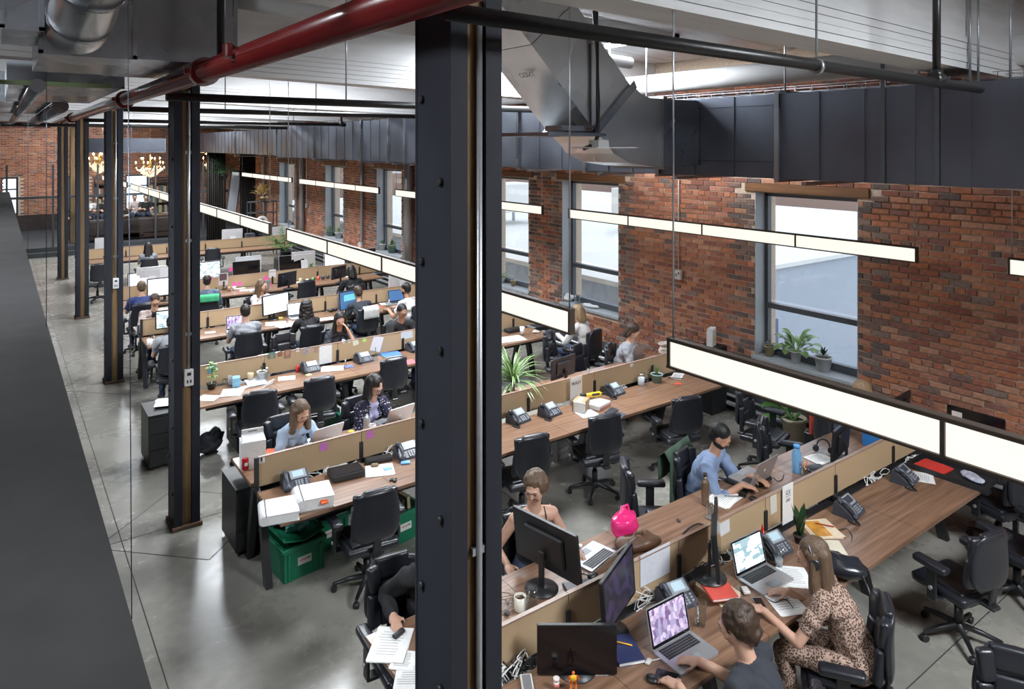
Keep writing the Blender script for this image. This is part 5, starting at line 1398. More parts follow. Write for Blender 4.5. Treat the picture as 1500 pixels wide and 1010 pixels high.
for (u, v, sc) in ((398, 523, .02), (421, 518, .03), (450, 515, .02), (463, 513, .016)):
    p = atY(u, v, YB3 - .0145); o = MB().sph((0, 0, 0), sc, (1, .04, 1.25), 10).build('face_print', SK['mid'], None)
    par = min((q for q in bpy.data.objects if q.name.startswith('pinned_photo')), key=lambda q: (q.location - p).length); o.parent = par; o.location = p - par.location
note(310, 541, YB3, 'blue card pinned behind the leafy plant', (.10, .30, .42), .10, .10)
paper(420, 554, 20, 'white sheet lying near the chair at the third bench', .22, .17); paper(487, 540, 25, 'large cream sheet right of the telephone', .30, .22, 2, col=(.78, .74, .62)); paper(574, 520, 8, 'papers on a blue folder near the foreground column', .24, .2, 3)
paper(452, 549, -10, 'yellow sticky notes in front of the telephone', .07, .06, 3, col=(.75, .70, .30), lines=False); paper(600, 530, 4, 'red paper cut by the foreground column at the third bench', .16, .20, 1, col=(.75, .12, .14), lines=False)
notebook(511, 538, 6, 'small blue notebook at the third bench', .12, .09, .012, (.10, .16, .45)); notebook(567, 517, 10, 'blue folder under the papers at the third bench', .28, .24, .01, (.06, .18, .45))
paper(340, 575, 25, 'crumpled white papers at the left end of the third bench', .24, .28, 4); paper(305, 583, 40, 'open magazine at the left end of the third bench', .24, .2, 2, col=(.65, .6, .5)); paper(352, 569, -14, 'white keyboard like strip sheet on the third bench', .30, .08, 1, lines=False)
e = empty('magazine_holder', on(346, 566), 15, 'light blue box file on the third bench', 'holder'); MB().box((0, 0, .06), (.09, .12, .12), bev=.003).build('case', cm('pale_blue', (.20, .42, .58)), e); MB().prism([(-.1, 0), (.1, 0), (.1, .02), (-.07, .13), (-.1, .13)], .06, .065, 'Y').build('flap', M_cb, e)
bottle(391, 557, 'clear plastic bottle at the left of the third bench', .032, .17, GLS, M_cup); lathed('plastic_cup', [(0, 0), (.03, 0), (.04, .1), (.037, .1), (.027, .006), (0, .004)], 364, 553, 'brown iced coffee cup among the clutter of the third bench', 'cup', cm('tan_cup', (.5, .38, .24)))
paper(375, 560, 5, 'stack of magazines under the white plant pot', .24, .30, 8, col=(.55, .60, .66), lines=False)
tangle(325, 562, 'grey cables looping at the left of the third bench', .16, 5, M_galv, zup=.12); tangle(395, 566, 'white cable and mouse on the third bench', .12, 3)
lathed('flask', [(0, 0), (.04, 0), (.042, .02), (.016, .09), (.014, .12), (.012, .12), (0, .01)], 550, 526, 'small clear glass flask on the third bench', 'vase', GLS)
MB_ = MB().tube([(0, 0, .02), (.004, 0, .10), (0, 0, .19)], .005, 6).build('pen', M_green, bpy.data.objects['flask']);
lathed('red_toy', [(0, 0), (.03, 0), (.022, .03), (.026, .06), (.012, .09), (0, .095)], 432, 540, 'red toy figure beside the telephone on the third bench', 'toy', cm('redtoy', (.6, .03, .03)))
bottle(506, 536, 'small clear bottle at the third bench', .018, .09, GLS, M_cup)
# ---- plants
M_leaf = cm('leaf_green', (.055, .15, .03), .45, var=.35, scale=8); M_leafp = cm('leaf_pale', (.22, .34, .12), .5, var=.35, scale=8); M_leafd = cm('leaf_dark', (.02, .06, .02), .3, var=.3, scale=8)
M_terra = cm('terracotta', (.38, .17, .08), .8); M_potw = cm('pot_white', (.62, .62, .62), .5); M_pott = cm('pot_tan', (.42, .34, .20), .7); M_potc = cm('pot_cream', (.58, .52, .40), .6); M_potg = cm('pot_green', (.16, .26, .20), .4); M_potm = cm('pot_mint', (.25, .42, .40), .4)
M_soil = cm('soil', (.03, .02, .012), .95)
def blade(g, p0, d, L_, w, droop, n=6):
    d = Vector(d).normalized(); side = d.cross(Vector((0, 0, 1)));
    if side.length < .01: side = Vector((1, 0, 0))
    side.normalize(); p = Vector(p0); prev = None
    for k in range(n + 1):
        t = k / n; ww = w * (math.sin(math.pi * min(1, t * .85 + .12)) ** .7) * (1 - t * .0)
        if k == n: ww = .0005
        up = side.cross(d).normalized() * ww * .25
        cur = [g.bm.verts.new(p - side * ww + up), g.bm.verts.new(p), g.bm.verts.new(p + side * ww + up)]
        if prev:
            for a in (0, 1):
                f = g.bm.faces.new((prev[a], prev[a + 1], cur[a + 1], cur[a])); f.smooth = True
        prev = cur; p = p + d * (L_ / n); d = (d + Vector((0, 0, -droop / n))).normalized()
def plant(loc, label, kind, pot=None, pr=.07, ph=.12, size=.2, n=24, leaf=None, seed=1, cat='plant'):
    r = random.Random(seed); e = empty('potted_plant', loc, 0, label, cat)
    if pot:
        MB().lathe([(0, 0), (pr * .72, 0), (pr, ph * .9), (pr * 1.08, ph * .9), (pr * 1.08, ph), (pr * .92, ph), (pr * .9, ph * .88), (0, ph * .86)], n=22).build('pot', pot, e)
        MB().lathe([(0, ph * .89), (pr * .9, ph * .885)], n=16).build('soil', M_soil, e)
    leaf = leaf or M_leaf; base = Vector((0, 0, ph * .88 if pot else 0)); g = MB()
    if kind == 'spiky':
        MB().tube([base, base + Vector((0, 0, size * .25))], .018, 8).build('stem', M_pott, e)
        for k in range(n):
            a = r.uniform(0, 6.283); el = r.uniform(.2, 1.4); blade(g, base + Vector((0, 0, size * .25)), (math.cos(a) * math.cos(el), math.sin(a) * math.cos(el), math.sin(el)), size * r.uniform(.8, 1.15), size * .022, r.uniform(1.0, 2.2), 7)
    elif kind == 'palm':
        for k in range(n):
            a = r.uniform(0, 6.283); el = r.uniform(.5, 1.35); d = Vector((math.cos(a) * math.cos(el), math.sin(a) * math.cos(el), math.sin(el))); p = base.copy(); pts = [p.copy()]
            for i in range(8):
                p = p + d * size / 8; d = (d + Vector((0, 0, -.13))).normalized(); pts.append(p.copy())
                if i > 1:
                    sd_ = d.cross(Vector((0, 0, 1))).normalized()
                    for s in (-1, 1): blade(g, p, d * .8 + sd_ * s, size * .28 * (1 - i * .06), size * .022, .7, 3)
            g.tube(pts, size * .008, 5)
    elif kind == 'broad':
        for k in range(n):
            a = r.uniform(0, 6.283); el = r.uniform(.1, 1.2); d = Vector((math.cos(a) * math.cos(el), math.sin(a) * math.cos(el), math.sin(el)))
            q = base + d * size * r.uniform(.3, .7); g.tube([base, base.lerp(q, .5) + Vector((0, 0, .01)), q], size * .012, 5); blade(g, q, d + Vector((0, 0, .1)), size * r.uniform(.4, .6), size * .17, 1.6, 5)
    elif kind == 'bush':
        for k in range(n):
            a = r.uniform(0, 6.283); el = r.uniform(-.1, 1.5); d = Vector((math.cos(a) * math.cos(el), math.sin(a) * math.cos(el), math.sin(el)))
            blade(g, base + d * size * r.uniform(.1, .55) + Vector((0, 0, size * .15)), d, size * r.uniform(.3, .5), size * .085, .6, 3)
    elif kind == 'stalk':
        MB().tube([base, base + Vector((.01, 0, size * .5)), base + Vector((-.01, .01, size))], .006, 6).build('stem', leaf, e)
        for k in range(n):
            t = r.uniform(.25, 1); a = r.uniform(0, 6.283); blade(g, base + Vector((0, 0, size * t)), (math.cos(a), math.sin(a), .5), size * .35, size * .07, 1.2, 4)
    elif kind == 'snake':
        for k in range(n): a = 6.283 * k / n + r.uniform(-.2, .2); blade(g, base, (math.cos(a) * .3, math.sin(a) * .3, 1), size * r.uniform(.75, 1.1), size * .13, -.1, 5)
    tag(g.build('foliage', leaf, e), kind='stuff')
    return e
def sillp(u, win, off=.12):
    X = XW + off; return Vector((X, atX(u, 500, X).y, WZ0 + .026))
plant(sillp(1127, 0), 'small tan pot with a grey succulent at the left of the near window sill', 'bush', M_pott, .075, .15, .11, 40, cm('succ_grey', (.25, .24, .22)), 3)
plant(sillp(1166, 0), 'leafy plant spreading from a white pot in the middle of the near window sill', 'broad', M_potw, .075, .17, .34, 34, M_leafp, 4)
plant(sillp(1206, 0), 'round green succulent in a ribbed white pot at the right of the near window sill', 'bush', M_potw, .11, .19, .14, 60, M_leafd, 5)
plant(sillp(752, 2), 'small yellow pot on the sill of the window next to the foreground column', 'stalk', M_pott, .06, .12, .05, 4, M_leaf, 6)
plant(sillp(735, 2), 'feathery green plant on the sill beside the foreground column', 'palm', M_potw, .07, .10, .30, 12, M_leafp, 7)
plant(sillp(560, 3), 'small plant in a white pot, left on the sill left of the foreground column', 'bush', M_potw, .09, .18, .15, 30, M_leaf, 8)
plant(sillp(574, 3), 'cactus like plant in a green pot on the sill left of the foreground column', 'bush', M_potg, .13, .17, .22, 40, M_leaf, 9)
plant(sillp(484, 4), 'succulent in a green pot on the sill of the middle window', 'bush', M_potg, .12, .17, .20, 40, M_leafp, 10)
plant(sillp(496, 4), 'succulent in a white pot on the sill of the middle window', 'bush', M_potw, .12, .19, .20, 40, M_leafp, 11)
plant(sillp(424, 5), 'tiny green plant on the sill of the far window', 'bush', M_potw, .07, .08, .14, 20, M_leaf, 12)
p = at(1163, 652, 0); plant(Vector((p.x, p.y, 0)), 'tall green plant in a cream floor pot by the brick wall', 'broad', M_potc, .15, .36, .55, 16, M_leaf, 13)
plant(Vector((atY(752, 560, 6.95).x, 6.95, DZ)), 'spiky arching dracaena beside the foreground column at the second bench', 'spiky', M_plastic, .09, .12, .50, 90, cm('spiky_leaf', (.16, .26, .09), .35, var=.4), 14)
plant(on(962, 560), 'small succulent in a mint green pot at the second bench', 'snake', M_potm, .078, .11, .13, 14, M_leafp, 15)
p = at(419, 378, DZ); plant(p, 'bushy green palm at the far end of the fifth bench', 'palm', M_plastic, .16, .2, .75, 22, M_leaf, 16)
plant(on(308, 568), 'leafy basil like plant right of the second column', 'stalk', M_plastic, .06, .08, .26, 26, M_leafp, 17)
plant(on(380, 553), 'sprout in a white pot with a label at the third bench', 'stalk', M_potw, .062, .11, .07, 8, M_leafd, 18)
plant(at(1172, 795, DZ), 'dark pointed snake plant behind the leopard dress woman', 'snake', M_plastic, .05, .06, .24, 5, M_leafd, 19)
plant(on(317, 433), 'small bright green plant in a terracotta pot at the fifth bench', 'bush', M_terra, .06, .09, .10, 30, M_leaf, 20)
plant(on(453, 400), 'bundle of grey green leaves between the all-in-one computers', 'bush', M_galv, .07, .08, .22, 40, M_leafp, 21)
plant(Vector((7.9, 15.2, .55)), 'leafy plant low by the windows left of the foreground column', 'palm', M_plastic, .14, .2, .45, 14, M_leaf, 22)
# ---- second bench, right half
e = empty('cardboard_box', on(851, 600), -28, 'small brown cardboard box with tape beside the blue ball', 'box'); MB().box((0, 0, .06), (.20, .15, .12), bev=.002).build('carton', cm('cardboard', (.36, .24, .13)), e); MB().box((-.105, -.02, .06), (.02, .14, .12)).box((-.03, .0, .122), (.14, .05, .002)).build('tape', M_paper, e)
thing_mesh(MB().sph((0, 0, .023), .024), 'ball', cm('blue_ball', (.03, .06, .25)), 'small dark blue ball on a white sheet', 'ball', on(854, 603))
paper(860, 606, 10, 'white sheet under the small blue ball', .22, .20)
e = empty('document_tray', on(876, 596), -14, 'stack of white folders under the yellow power tool', 'tray'); MB().box((0, 0, .03), (.25, .20, .055), bev=.003).build('folders', M_paper, e); MB().box((0, -.102, .02), (.24, .003, .012)).build('red_edge', cm('redtoy', (.6, .03, .03)), e)
e = empty('power_tool', on(872, 592) + Vector((0, .04, .065)), 15, 'yellow and black power tool lying on the folders', 'tool'); MB().box((0, 0, .035), (.22, .06, .05), bev=.015, seg=2).build('body', cm('tool_yellow', (.80, .50, .02), .35), e); MB().box((-.13, 0, .04), (.08, .055, .055), bev=.015, seg=2).cyl((.1, 0, .035), (.17, 0, .035), .018, .012).build('nozzle', M_plastic, e); MB().box((.02, -.03, .045), (.10, .01, .025)).build('grip', M_plastic, e)
paper(905, 609, -20, 'black tablet like folder beside the telephone', .20, .12, 2, col=(.05, .06, .08), lines=False); thing_mesh(MB().box((0, 0, .01), (.18, .10, .018), bev=.004), 'tablet', M_galvdk, 'grey tablet propped beside the yellow tool', 'tablet', on(896, 604), -20)
e = empty('menu_board', Vector((atY(844, 590, 6.52).x, 6.52, DZ)), -6, 'white sheet with black lettering standing against the second partition', 'sign'); MB().box((0, 0, .15), (.21, .004, .30)).build('card', M_paper, e)
def text(s, size, loc, rot, m, parent, name='lettering'):
    c = bpy.data.curves.new('tmp_text', 'FONT'); c.body = s; c.size = size; c.extrude = .0004; c.align_x = 'CENTER'; c.align_y = 'CENTER'; c.materials.append(m)
    t_ = bpy.data.objects.new('tmp_text', c); me = bpy.data.meshes.new_from_object(t_); bpy.data.objects.remove(t_); o = link(name, me, parent, loc); o.rotation_euler = rot; o['kind'] = 'stuff'; return o
text('WASV', .062, (0, -.004, .23), (R(90), 0, 0), M_blk, e)
e = empty('glass_dome', on(942, 566), 0, 'clear glass dome beside the mint green pot', 'dome'); MB().lathe([(.07, 0), (.07, .10), (.055, .15), (.025, .175), (0, .18)], n=24).build('glass', GLS, e)
mug(934, 560, 'white mug behind the glass dome', (.65, .67, .70)); tangle(915, 572, 'white cables in the gap of the second bench', .16, 5, zup=.05); tangle(820, 592, 'pale cables behind the telephones of the second bench', .12, 4, zup=.05)
paper(992, 551, -30, 'white papers at the right end of the second bench', .26, .14, 2); thing_mesh(MB().box((0, 0, .004), (.10, .05, .006), bev=.002), 'red_card', cm('redcard', (.75, .10, .05)), 'red orange card at the right end of the second bench', 'card', on(993, 563), 10)
cables([spline([on(970, 552) + Vector((0, 0, .01)), on(985, 556) + Vector((0, 0, .02)), on(1000, 556) + Vector((0, 0, .01))])], 'black headset cord at the right end of the second bench', M_plastic, .006)
note(925, 534, 6.61, 'white tag with a black mark pinned on the second partition below the man', (.8, .8, .8), .055, .06, -8, 'pinned_tag'); note(862, 544, 6.61, 'white arrow shaped tag on the top edge of the second partition', (.8, .8, .8), .07, .05, 40, 'pinned_tag')
note(1014, 511, 6.61, 'white tag with a black figure pinned near the lamp end', (.8, .8, .8), .055, .06, 12, 'pinned_tag')
e = empty('paper_bag', Vector((atX(1042, 525, 8.5).x, atX(1042, 525, 8.5).y, .95)), -20, 'white paper bag with a printed face against the brick wall', 'bag'); MB().box((0, 0, .11), (.16, .09, .22)).prism([(-.08, .22), (.08, .22), (.08, .26), (.04, .23), (0, .26), (-.04, .23), (-.08, .26)], -.04, .04, 'Y').build('bag_body', M_paper, e); MB().box((0, -.047, .10), (.07, .002, .09)).build('print', cm('printy', (.7, .6, .2)), e)
thing_mesh(MB().box((0, 0, .475), (.34, .30, .95), bev=.004), 'wall_shelf', M_plastic, 'dark narrow stand under the white paper bag', 'stand', (e.location.x, e.location.y, 0), 0)
e = empty('towel_pile', Vector((atY(975, 505, 7.3).x, 7.25, DZ)), 10, 'crumpled white cloths beside the grey tee man', 'cloth')
g = MB()
for k in range(4): g.sph((rnd.uniform(-.1, .1), rnd.uniform(-.04, .04), .04 + k * .035), .09, (1.5, 1, .45), 10)
for v_ in g.bm.verts: v_.co += Vector((0, .3, 1)) * mnoise.noise(v_.co * 18) * .03
g.build('cloth', cm('cream_cloth', (.62, .54, .50), .9), e)
e = empty('paper_carton', at(812, 668, 0) + Vector((0, 0, 0)), -12, 'printed white carton on the floor under the second bench', 'box'); MB().box((0, 0, .13), (.26, .30, .26), bev=.003).build('carton', cm('carton_print', (.42, .42, .45)), e); MB().box((0, -.152, .16), (.20, .002, .03)).box((0, -.152, .08), (.20, .002, .03)).build('print', cm('print', (.3, .3, .3)), e)
# ---- nearest bench, far side
def bag_blob(loc, label, m, sc, r=.12, name='bag', nz_=.04, handles=True, h=0):
    e = empty(name, loc, h, label, 'bag'); g = MB().sph((0, 0, r * sc[2]), r, sc, 16)
    for v_ in g.bm.verts: v_.co += v_.co.normalized() * mnoise.noise(v_.co * 16) * nz_; v_.co.z = max(v_.co.z, .002)
    g.build('bag_body', m, e)
    if handles: MB().tube([(-.05, 0, r * sc[2] * 1.7), (-.03, 0, r * sc[2] * 2.25), (.03, 0, r * sc[2] * 2.25), (.05, 0, r * sc[2] * 1.7)], .011, 8).build('handle', m, e)
    return e
bag_blob(on(915, 789), 'bright pink plastic bag on the far desk of the nearest bench', cm('pink_film', (.80, .03, .20), .18), (1.0, .75, .95), .12)
bag_blob(on(936, 806), 'brown leather bag lying behind the nearest partition', cm('brown_leather', (.10, .05, .028), .45), (1.7, .8, .55), .11, 'handbag', .03, True, 20)
paper(900, 808, 20, 'black wallet beside the open laptop', .10, .07, 6, col=(.03, .03, .04), lines=False)
bottle(850, 836, 'clear plastic water bottle beside the large black monitor', .032, .19, GLS, M_cup); mug(762, 890, 'cream mug next to the foreground column'); tumbler(779, 893, 'tall beer glass beside the cream mug', .042, .16, 0)
thing_mesh(MB().sph((0, 0, .015), .02, (.8, 1.4, .7)), 'computer_mouse', M_phone, 'grey computer mouse next to the foreground column', 'mouse', on(742, 901)); tangle(740, 893, 'tan cables beside the mouse at the foreground column', .10, 5, cm('tan_cable', (.35, .27, .2)))
thing_mesh(MB().sph((0, 0, .025), .035, (1.3, .8, .6)).tube([(-.02, 0, .03), (-.08, .05, .05), (-.14, .02, .02)], .004, 6), 'table_microphone', M_plastic, 'black webcam like device behind the nearest partition', 'device', on(868, 849))
thing_mesh(MB().box((0, 0, .011), (.24, .10, .02), rot=(0, 0, 0), bev=.006), 'keyboard', M_plastic, 'black keyboard edge on the nearest partition ledge left', 'keyboard', on(850, 860), 20)
bottle(1033, 736, 'bronze metal flask with a black loop lid by the bearded man', .036, .25, cm('bronze', (.30, .22, .16), .3, metal=.8), M_plastic); tumbler(1040, 757, 'pink tinted drinking glass next to the bronze flask', .036, .13, .1)
paper(1060, 730, -12, 'open white notebook with a pen in front of the bearded man', .30, .22, 3); thing_mesh(MB().cyl((-.07, 0, .012), (.07, 0, .012), .004, n=6), 'pen', M_galvdk, 'grey pen on the open notebook', 'pen', on(1073, 729), 40)
def smartphone(u, v, h, label, m=None):
    e = empty('smartphone', on(u, v), h, label, 'smartphone'); MB().box((0, 0, .004), (.068, .138, .008), bev=.003).build('case', m or M_plastic, e); MB().box((0, 0, .0083), (.060, .118, .0008)).build('screen', M_screen, e)
smartphone(1088, 724, 60, 'blue black smartphone beside the open notebook'); smartphone(1113, 886, 35, 'silver edged smartphone beside the second laptop', M_silver); smartphone(978, 991, -30, 'black smartphone beside the nearest laptop')
thing_mesh(MB().sph((0, 0, .012), .03, (1, 1.2, .5)), 'computer_mouse', M_plastic, 'black mouse below the laptop of the bearded man', 'mouse', on(1103, 732), 30)
cables([spline([on(1133, 700), on(1139, 706) + Vector((0, 0, .006)), on(1146, 703) + Vector((0, 0, .004)), on(1148, 696)])], 'black earphones lying right of the bearded man laptop', M_plastic, .004, 'earphones')
bottle(1167, 689, 'translucent blue water bottle', .044, .24, cm('blue_bottle', (.14, .45, .78), .08, alpha=.6), cm('bluecap', (.1, .35, .7)), .6)
lathed('pen_cup', [(0, 0), (.036, 0), (.04, .09), (.036, .09), (0, .01)], 1178, 694, 'clear cup of coloured pens beside the blue bottle', 'cup', GLS)
pc = bpy.data.objects['pen_cup']
for k, c in enumerate(((.7, .05, .05), (.1, .4, .1), (.8, .5, .05), (.7, .1, .4))): MB().cyl((rnd.uniform(-.015, .015), rnd.uniform(-.015, .015), .01), (rnd.uniform(-.03, .03), rnd.uniform(-.03, .03), .14), .004, n=6).build('pen', cm('pen%d' % k, c), pc)
thing_mesh(MB().box((0, 0, .02), (.20, .12, .04), bev=.018, seg=2), 'headphone_case', M_plastic, 'black case beside the pen cup', 'case', on(1194, 690), 20)
paper(1200, 672, 10, 'white papers left of the black monitor back', .24, .20, 2)
e = empty('box_file', on(1281, 655), -8, 'blue box file beside the black monitor back', 'file'); MB().box((0, 0, .14), (.07, .22, .28), bev=.003).build('case', cm('file_blue', (.02, .16, .45)), e); MB().cyl((0, -.112, .06), (0, -.108, .06), .014, n=12).build('finger_hole', M_plastic, e)
thing_mesh(MB().tube([(.06 * math.cos(R(t)), 0, .07 + .07 * math.sin(R(t))) for t in range(-30, 211, 20)], .008, 6).cyl((-.07, -.02, .04), (-.07, .02, .04), .03).cyl((.07, -.02, .04), (.07, .02, .04), .03), 'headphones', M_plastic, 'black headphones left of the black monitor back', 'headphones', on(1206, 664), 60)
thing_mesh(MB().box((0, 0, .008), (.02, .05, .014), bev=.004), 'usb_stick', M_plastic, 'small black stick alone on the far walnut desk', 'stick', on(994, 764), 20)
cables([spline([on(1000, 783), on(1010, 776) + Vector((0, 0, .012)), on(1022, 770) + Vector((0, 0, .012)), on(1030, 769)])], 'black cable ledge piece behind the nearest partition', M_plastic, .008, 'black_cable')
e = bag_blob(at(1228, 845, DZ), 'black leather shoulder bag hanging off the desk behind the leopard woman', cm('bag_black', (.018, .02, .026), .25), (1.5, .8, .6), .13, 'shoulder_bag', .03, False, 60)
MB().tube(spline([Vector((.15, -.05, .08)), Vector((.20, -.14, -.02)), Vector((.18, -.16, -.25)), Vector((.12, -.12, -.33))]), .010, 6).build('strap', M_leather, e)
p = at(1205, 640, 0); e = tag(MB().box((0, 0, .55), (.28, .06, .34), bev=.02).build('tartan_scarf', cm('tartan', (.40, .04, .02), .9, var=.8, scale=14), None, (atX(1197, 625, 8.1).x, atX(1197, 625, 8.1).y, .0)), 'red tartan scarf hung low by the wall under the lamp', 'scarf')
e['category'] = 'scarf'; thing_mesh(MB().box((0, 0, .20), (.26, .20, .40), bev=.01), 'low_crate', M_plastic, 'dark low box holding the tartan scarf', 'box', (e.location.x, e.location.y, 0), 0)
# partition sheets, nearest bench
YB1 = 3.45
note(960, 827, YB1, 'large white sheet pinned on the nearest partition', (.70, .72, .78), .30, .22, 0, 'pinned_sheet', 'paper')
note(1061, 774, YB1, 'white printed sheet behind the edge on monitor', (.72, .72, .72), .13, .10, -3, 'pinned_sheet', 'paper'); note(1133, 739, YB1, 'torn paper sheet on the nearest partition', (.66, .63, .56), .09, .15, -3, 'pinned_sheet', 'paper')
e = empty('info_card', Vector((atY(1154, 740, YB1 - .03).x, YB1 - .03, DZ)), 0, 'tall white card with a logo leaning on the nearest partition', 'sign'); MB().box((0, 0, .15), (.15, .003, .32), bev=.001).build('card', M_paper, e)
text('ACE', .034, (0, -.003, .235), (R(90), 0, 0), M_blk, e); text('GUEST &\nVISITORS', .014, (0, -.003, .18), (R(90), 0, 0), M_blk, e); MB().box((0, -.003, .258), (.075, .001, .003)).box((0, -.003, .212), (.075, .001, .003)).build('logo_border', M_blk, e)
note(1408, 608, 4.02, 'white note with pencil writing taped to the big black monitor', (.75, .68, .66), .10, .12, 0, 'taped_note') ; tn = bpy.data.objects['taped_note']; tn.location = (8.22 - .016, 3.13 + .17, DZ + .25); tn.rotation_euler = (0, 0, R(90))
# ---- nearest bench, near side
stackc = [(.7, .68, .62), (.65, .45, .08), (.62, .6, .6), (.6, .08, .06)]
p0 = at(1052, 865, DZ)
for k in range(4): notebook(1052, 865, 8 + 6 * k, ['paperback at the bottom of the stack under the edge on monitor', 'second book in the stack under the edge on monitor', 'third book in the stack under the edge on monitor', 'red topped book on the stack under the edge on monitor'][k], .19, .24, .016, stackc[k], DZ + k * .017, 'book', 'books under the edge on monitor')
e = empty('rabbit_figure', on(1108, 800), -30, 'glossy red rabbit figure', 'figure'); rb = cm('rabbit_red', (.65, .03, .01), .15)
MB().sph((0, 0, .035), .032, (1, .8, 1.1)).sph((0, -.01, .085), .026).build('body', rb, e)
for s in (-1, 1): MB().tube([(s * .01, 0, .10), (s * .022, .01, .14), (s * .032, .015, .175)], [.009, .011, .004], 8).build('ear', rb, e)
tumbler(1141, 826, 'water glass in front of the black telephone', .036, .13, .45); tumbler(1026, 912, 'empty pint glass with coins beside the nearest laptop', .04, .15, 0)
tangle(1070, 818, 'white cables and power strip behind the second laptop', .16, 7); tangle(940, 868, 'white cables under the nearest partition', .10, 5, zup=.12); tangle(1035, 835, 'black cables sagging under the nearest partition', .14, 5, M_plastic, zup=.10)
tangle(735, 990, 'white and black cable tangle in the bottom tray beside the foreground column', .16, 9, zup=.12); tangle(750, 965, 'black cables in the bottom tray', .14, 7, M_plastic, zup=.12); tangle(1290, 700, 'white cables filling the tray behind the dark telephones', .34, 12, zup=.05); tangle(1345, 668, 'white cables in the tray left of the lamp bracket', .16, 6, zup=.05)
e = empty('power_adaptor', on(743, 968), -15, 'white power adaptor block beside the foreground column', 'adaptor'); MB().box((0, 0, .045), (.075, .03, .08), bev=.008, seg=2).build('block', M_cup, e)
e = empty('router', at(772, 1006), 30, 'white edged grey router at the bottom edge', 'router'); MB().box((0, 0, .012), (.07, .14, .022), bev=.004).build('case', M_cup, e); MB().box((0, 0, .0235), (.05, .12, .002)).build('top', cm('grey2', (.2, .2, .21)), e)
e = empty('pill_bottle', at(815, 1010), 0, 'small white pill bottle with a red label', 'bottle'); MB().cyl((0, 0, 0), (0, 0, .05), .017, n=16).build('body', M_cup, e); MB().cyl((0, 0, .05), (0, 0, .065), .018, n=16).build('cap', M_cup, e); MB().cyl((0, 0, .012), (0, 0, .038), .0176, n=16).build('label_band', cm('redband', (.6, .2, .18)), e)
e = empty('action_figure', at(840, 1013), 210, 'small muscular toy figure in a yellow suit', 'toy'); yl = cm('toy_yellow', (.75, .42, .03), .4); og = cm('toy_orange', (.75, .16, .02), .4)
MB().sph((0, 0, .075), .017, (1.2, .7, 1.1)).build('torso', yl, e); MB().sph((0, -.004, .102), .009).build('head', og, e)
for s in (-1, 1): MB().tube([(s * .018, 0, .085), (s * .030, -.004, .068), (s * .030, -.012, .052)], [.007, .006, .005], 8).build('arm', og, e); MB().tube([(s * .008, 0, .06), (s * .014, -.002, .035), (s * .016, .0, .008)], [.009, .008, .006], 8).build('leg', og, e)
for s in (-1, 1): MB().box((s * .016, -.004, .006), (.012, .022, .012), bev=.003).build('boot', yl, e)
notebook(915, 955, 22, 'dark blue book with an orange pencil behind the nearest monitor', .17, .24, .02, (.03, .04, .12)); thing_mesh(MB().cyl((-.06, 0, .005), (.06, 0, .005), .005, n=6), 'pencil', cm('pencil', (.8, .45, .04)), 'orange pencil on the dark blue book', 'pencil', at(912, 944, DZ + .024) , 55)
e = tag(MB().sph((0, 0, .014), .04, (.8, 1, .4), 12).cyl((0, 0, .028), (0, 0, .031), .018, n=14).build('speaker_puck', M_plastic, None, on(955, 998)), 'small round black case beside the black smartphone', 'case')
cables([spline([on(1006, 958), on(985, 962) + Vector((0, 0, .01)), on(965, 968) + Vector((0, 0, .008)), on(948, 972) + Vector((0, 0, .01)), on(920, 975)])], 'white charging cable of the nearest laptop', M_paper, .0035, 'charging_cable')
cables([spline([on(1120, 875), on(1135, 885) + Vector((0, 0, .01)), on(1150, 880) + Vector((0, 0, .008)), on(1165, 895) + Vector((0, 0, .01))])], 'black earphone cord beside the silver edged smartphone', M_plastic, .003, 'earphone_cord')
e = empty('plug_adaptor', on(1092, 868), 30, 'white plug adaptor below the second laptop', 'adaptor'); MB().box((0, 0, .012), (.05, .07, .022), bev=.006, seg=2).build('block', M_cup, e)
e = empty('display_adaptor', on(950, 972), -20, 'white display adaptor on the charging cable', 'adaptor'); MB().box((0, 0, .009), (.05, .03, .016), bev=.005, seg=2).build('block', M_cup, e)
paper(1148, 880, 25, 'white writing pad under the hand of the leopard woman', .21, .30, 2); paper(1163, 845, 45, 'white sheet behind the second laptop', .21, .26, 1); paper(1063, 880, 20, 'cream card at the elbow of the charcoal tee person', .14, .10, 1, col=(.7, .6, .42), lines=False)
m = paper(1203, 775, 30, 'magazine with an orange and yellow cover on the walnut desk', .24, .28, 4, col=(.75, .62, .45), name='magazine', lines=False, cat='magazine'); MB().box((-.03, 0, .0085), (.13, .22, .001)).build('cover_picture', cm('cover', (.75, .28, .04), .3, var=.7, scale=14), m)
thing_mesh(MB().cyl((-.07, 0, .014), (.07, 0, .014), .005, n=6), 'pen', cm('penred', (.35, .03, .03)), 'dark red pen on the orange magazine', 'pen', on(1208, 772), 60)
cables([spline([on(1225, 778), on(1240, 776) + Vector((0, 0, .006)), on(1248, 786) + Vector((0, 0, .004)), on(1247, 794)])], 'thin black cord ending right of the magazine', M_plastic, .0025, 'thin_cord')
paper(1212, 802, 40, 'cream folder beside the shoulder bag', .24, .20, 4, col=(.68, .63, .5), lines=False)
paper(1350, 699, -28, 'white sheets behind the black tray', .22, .20, 2)
pt = at(1394, 695, DZ); e = empty('black_tray', pt, -2, 'long black serving tray on the right end of the nearest bench', 'tray')
t_ = MB().box((0, 0, .006), (.36, .66, .012))
for s in (-1, 1): t_.box((s * .178, 0, .025), (.012, .66, .05), bev=.002).box((0, s * .327, .025), (.36, .012, .05), bev=.002)
t_.build('tray_body', M_plastic, e)
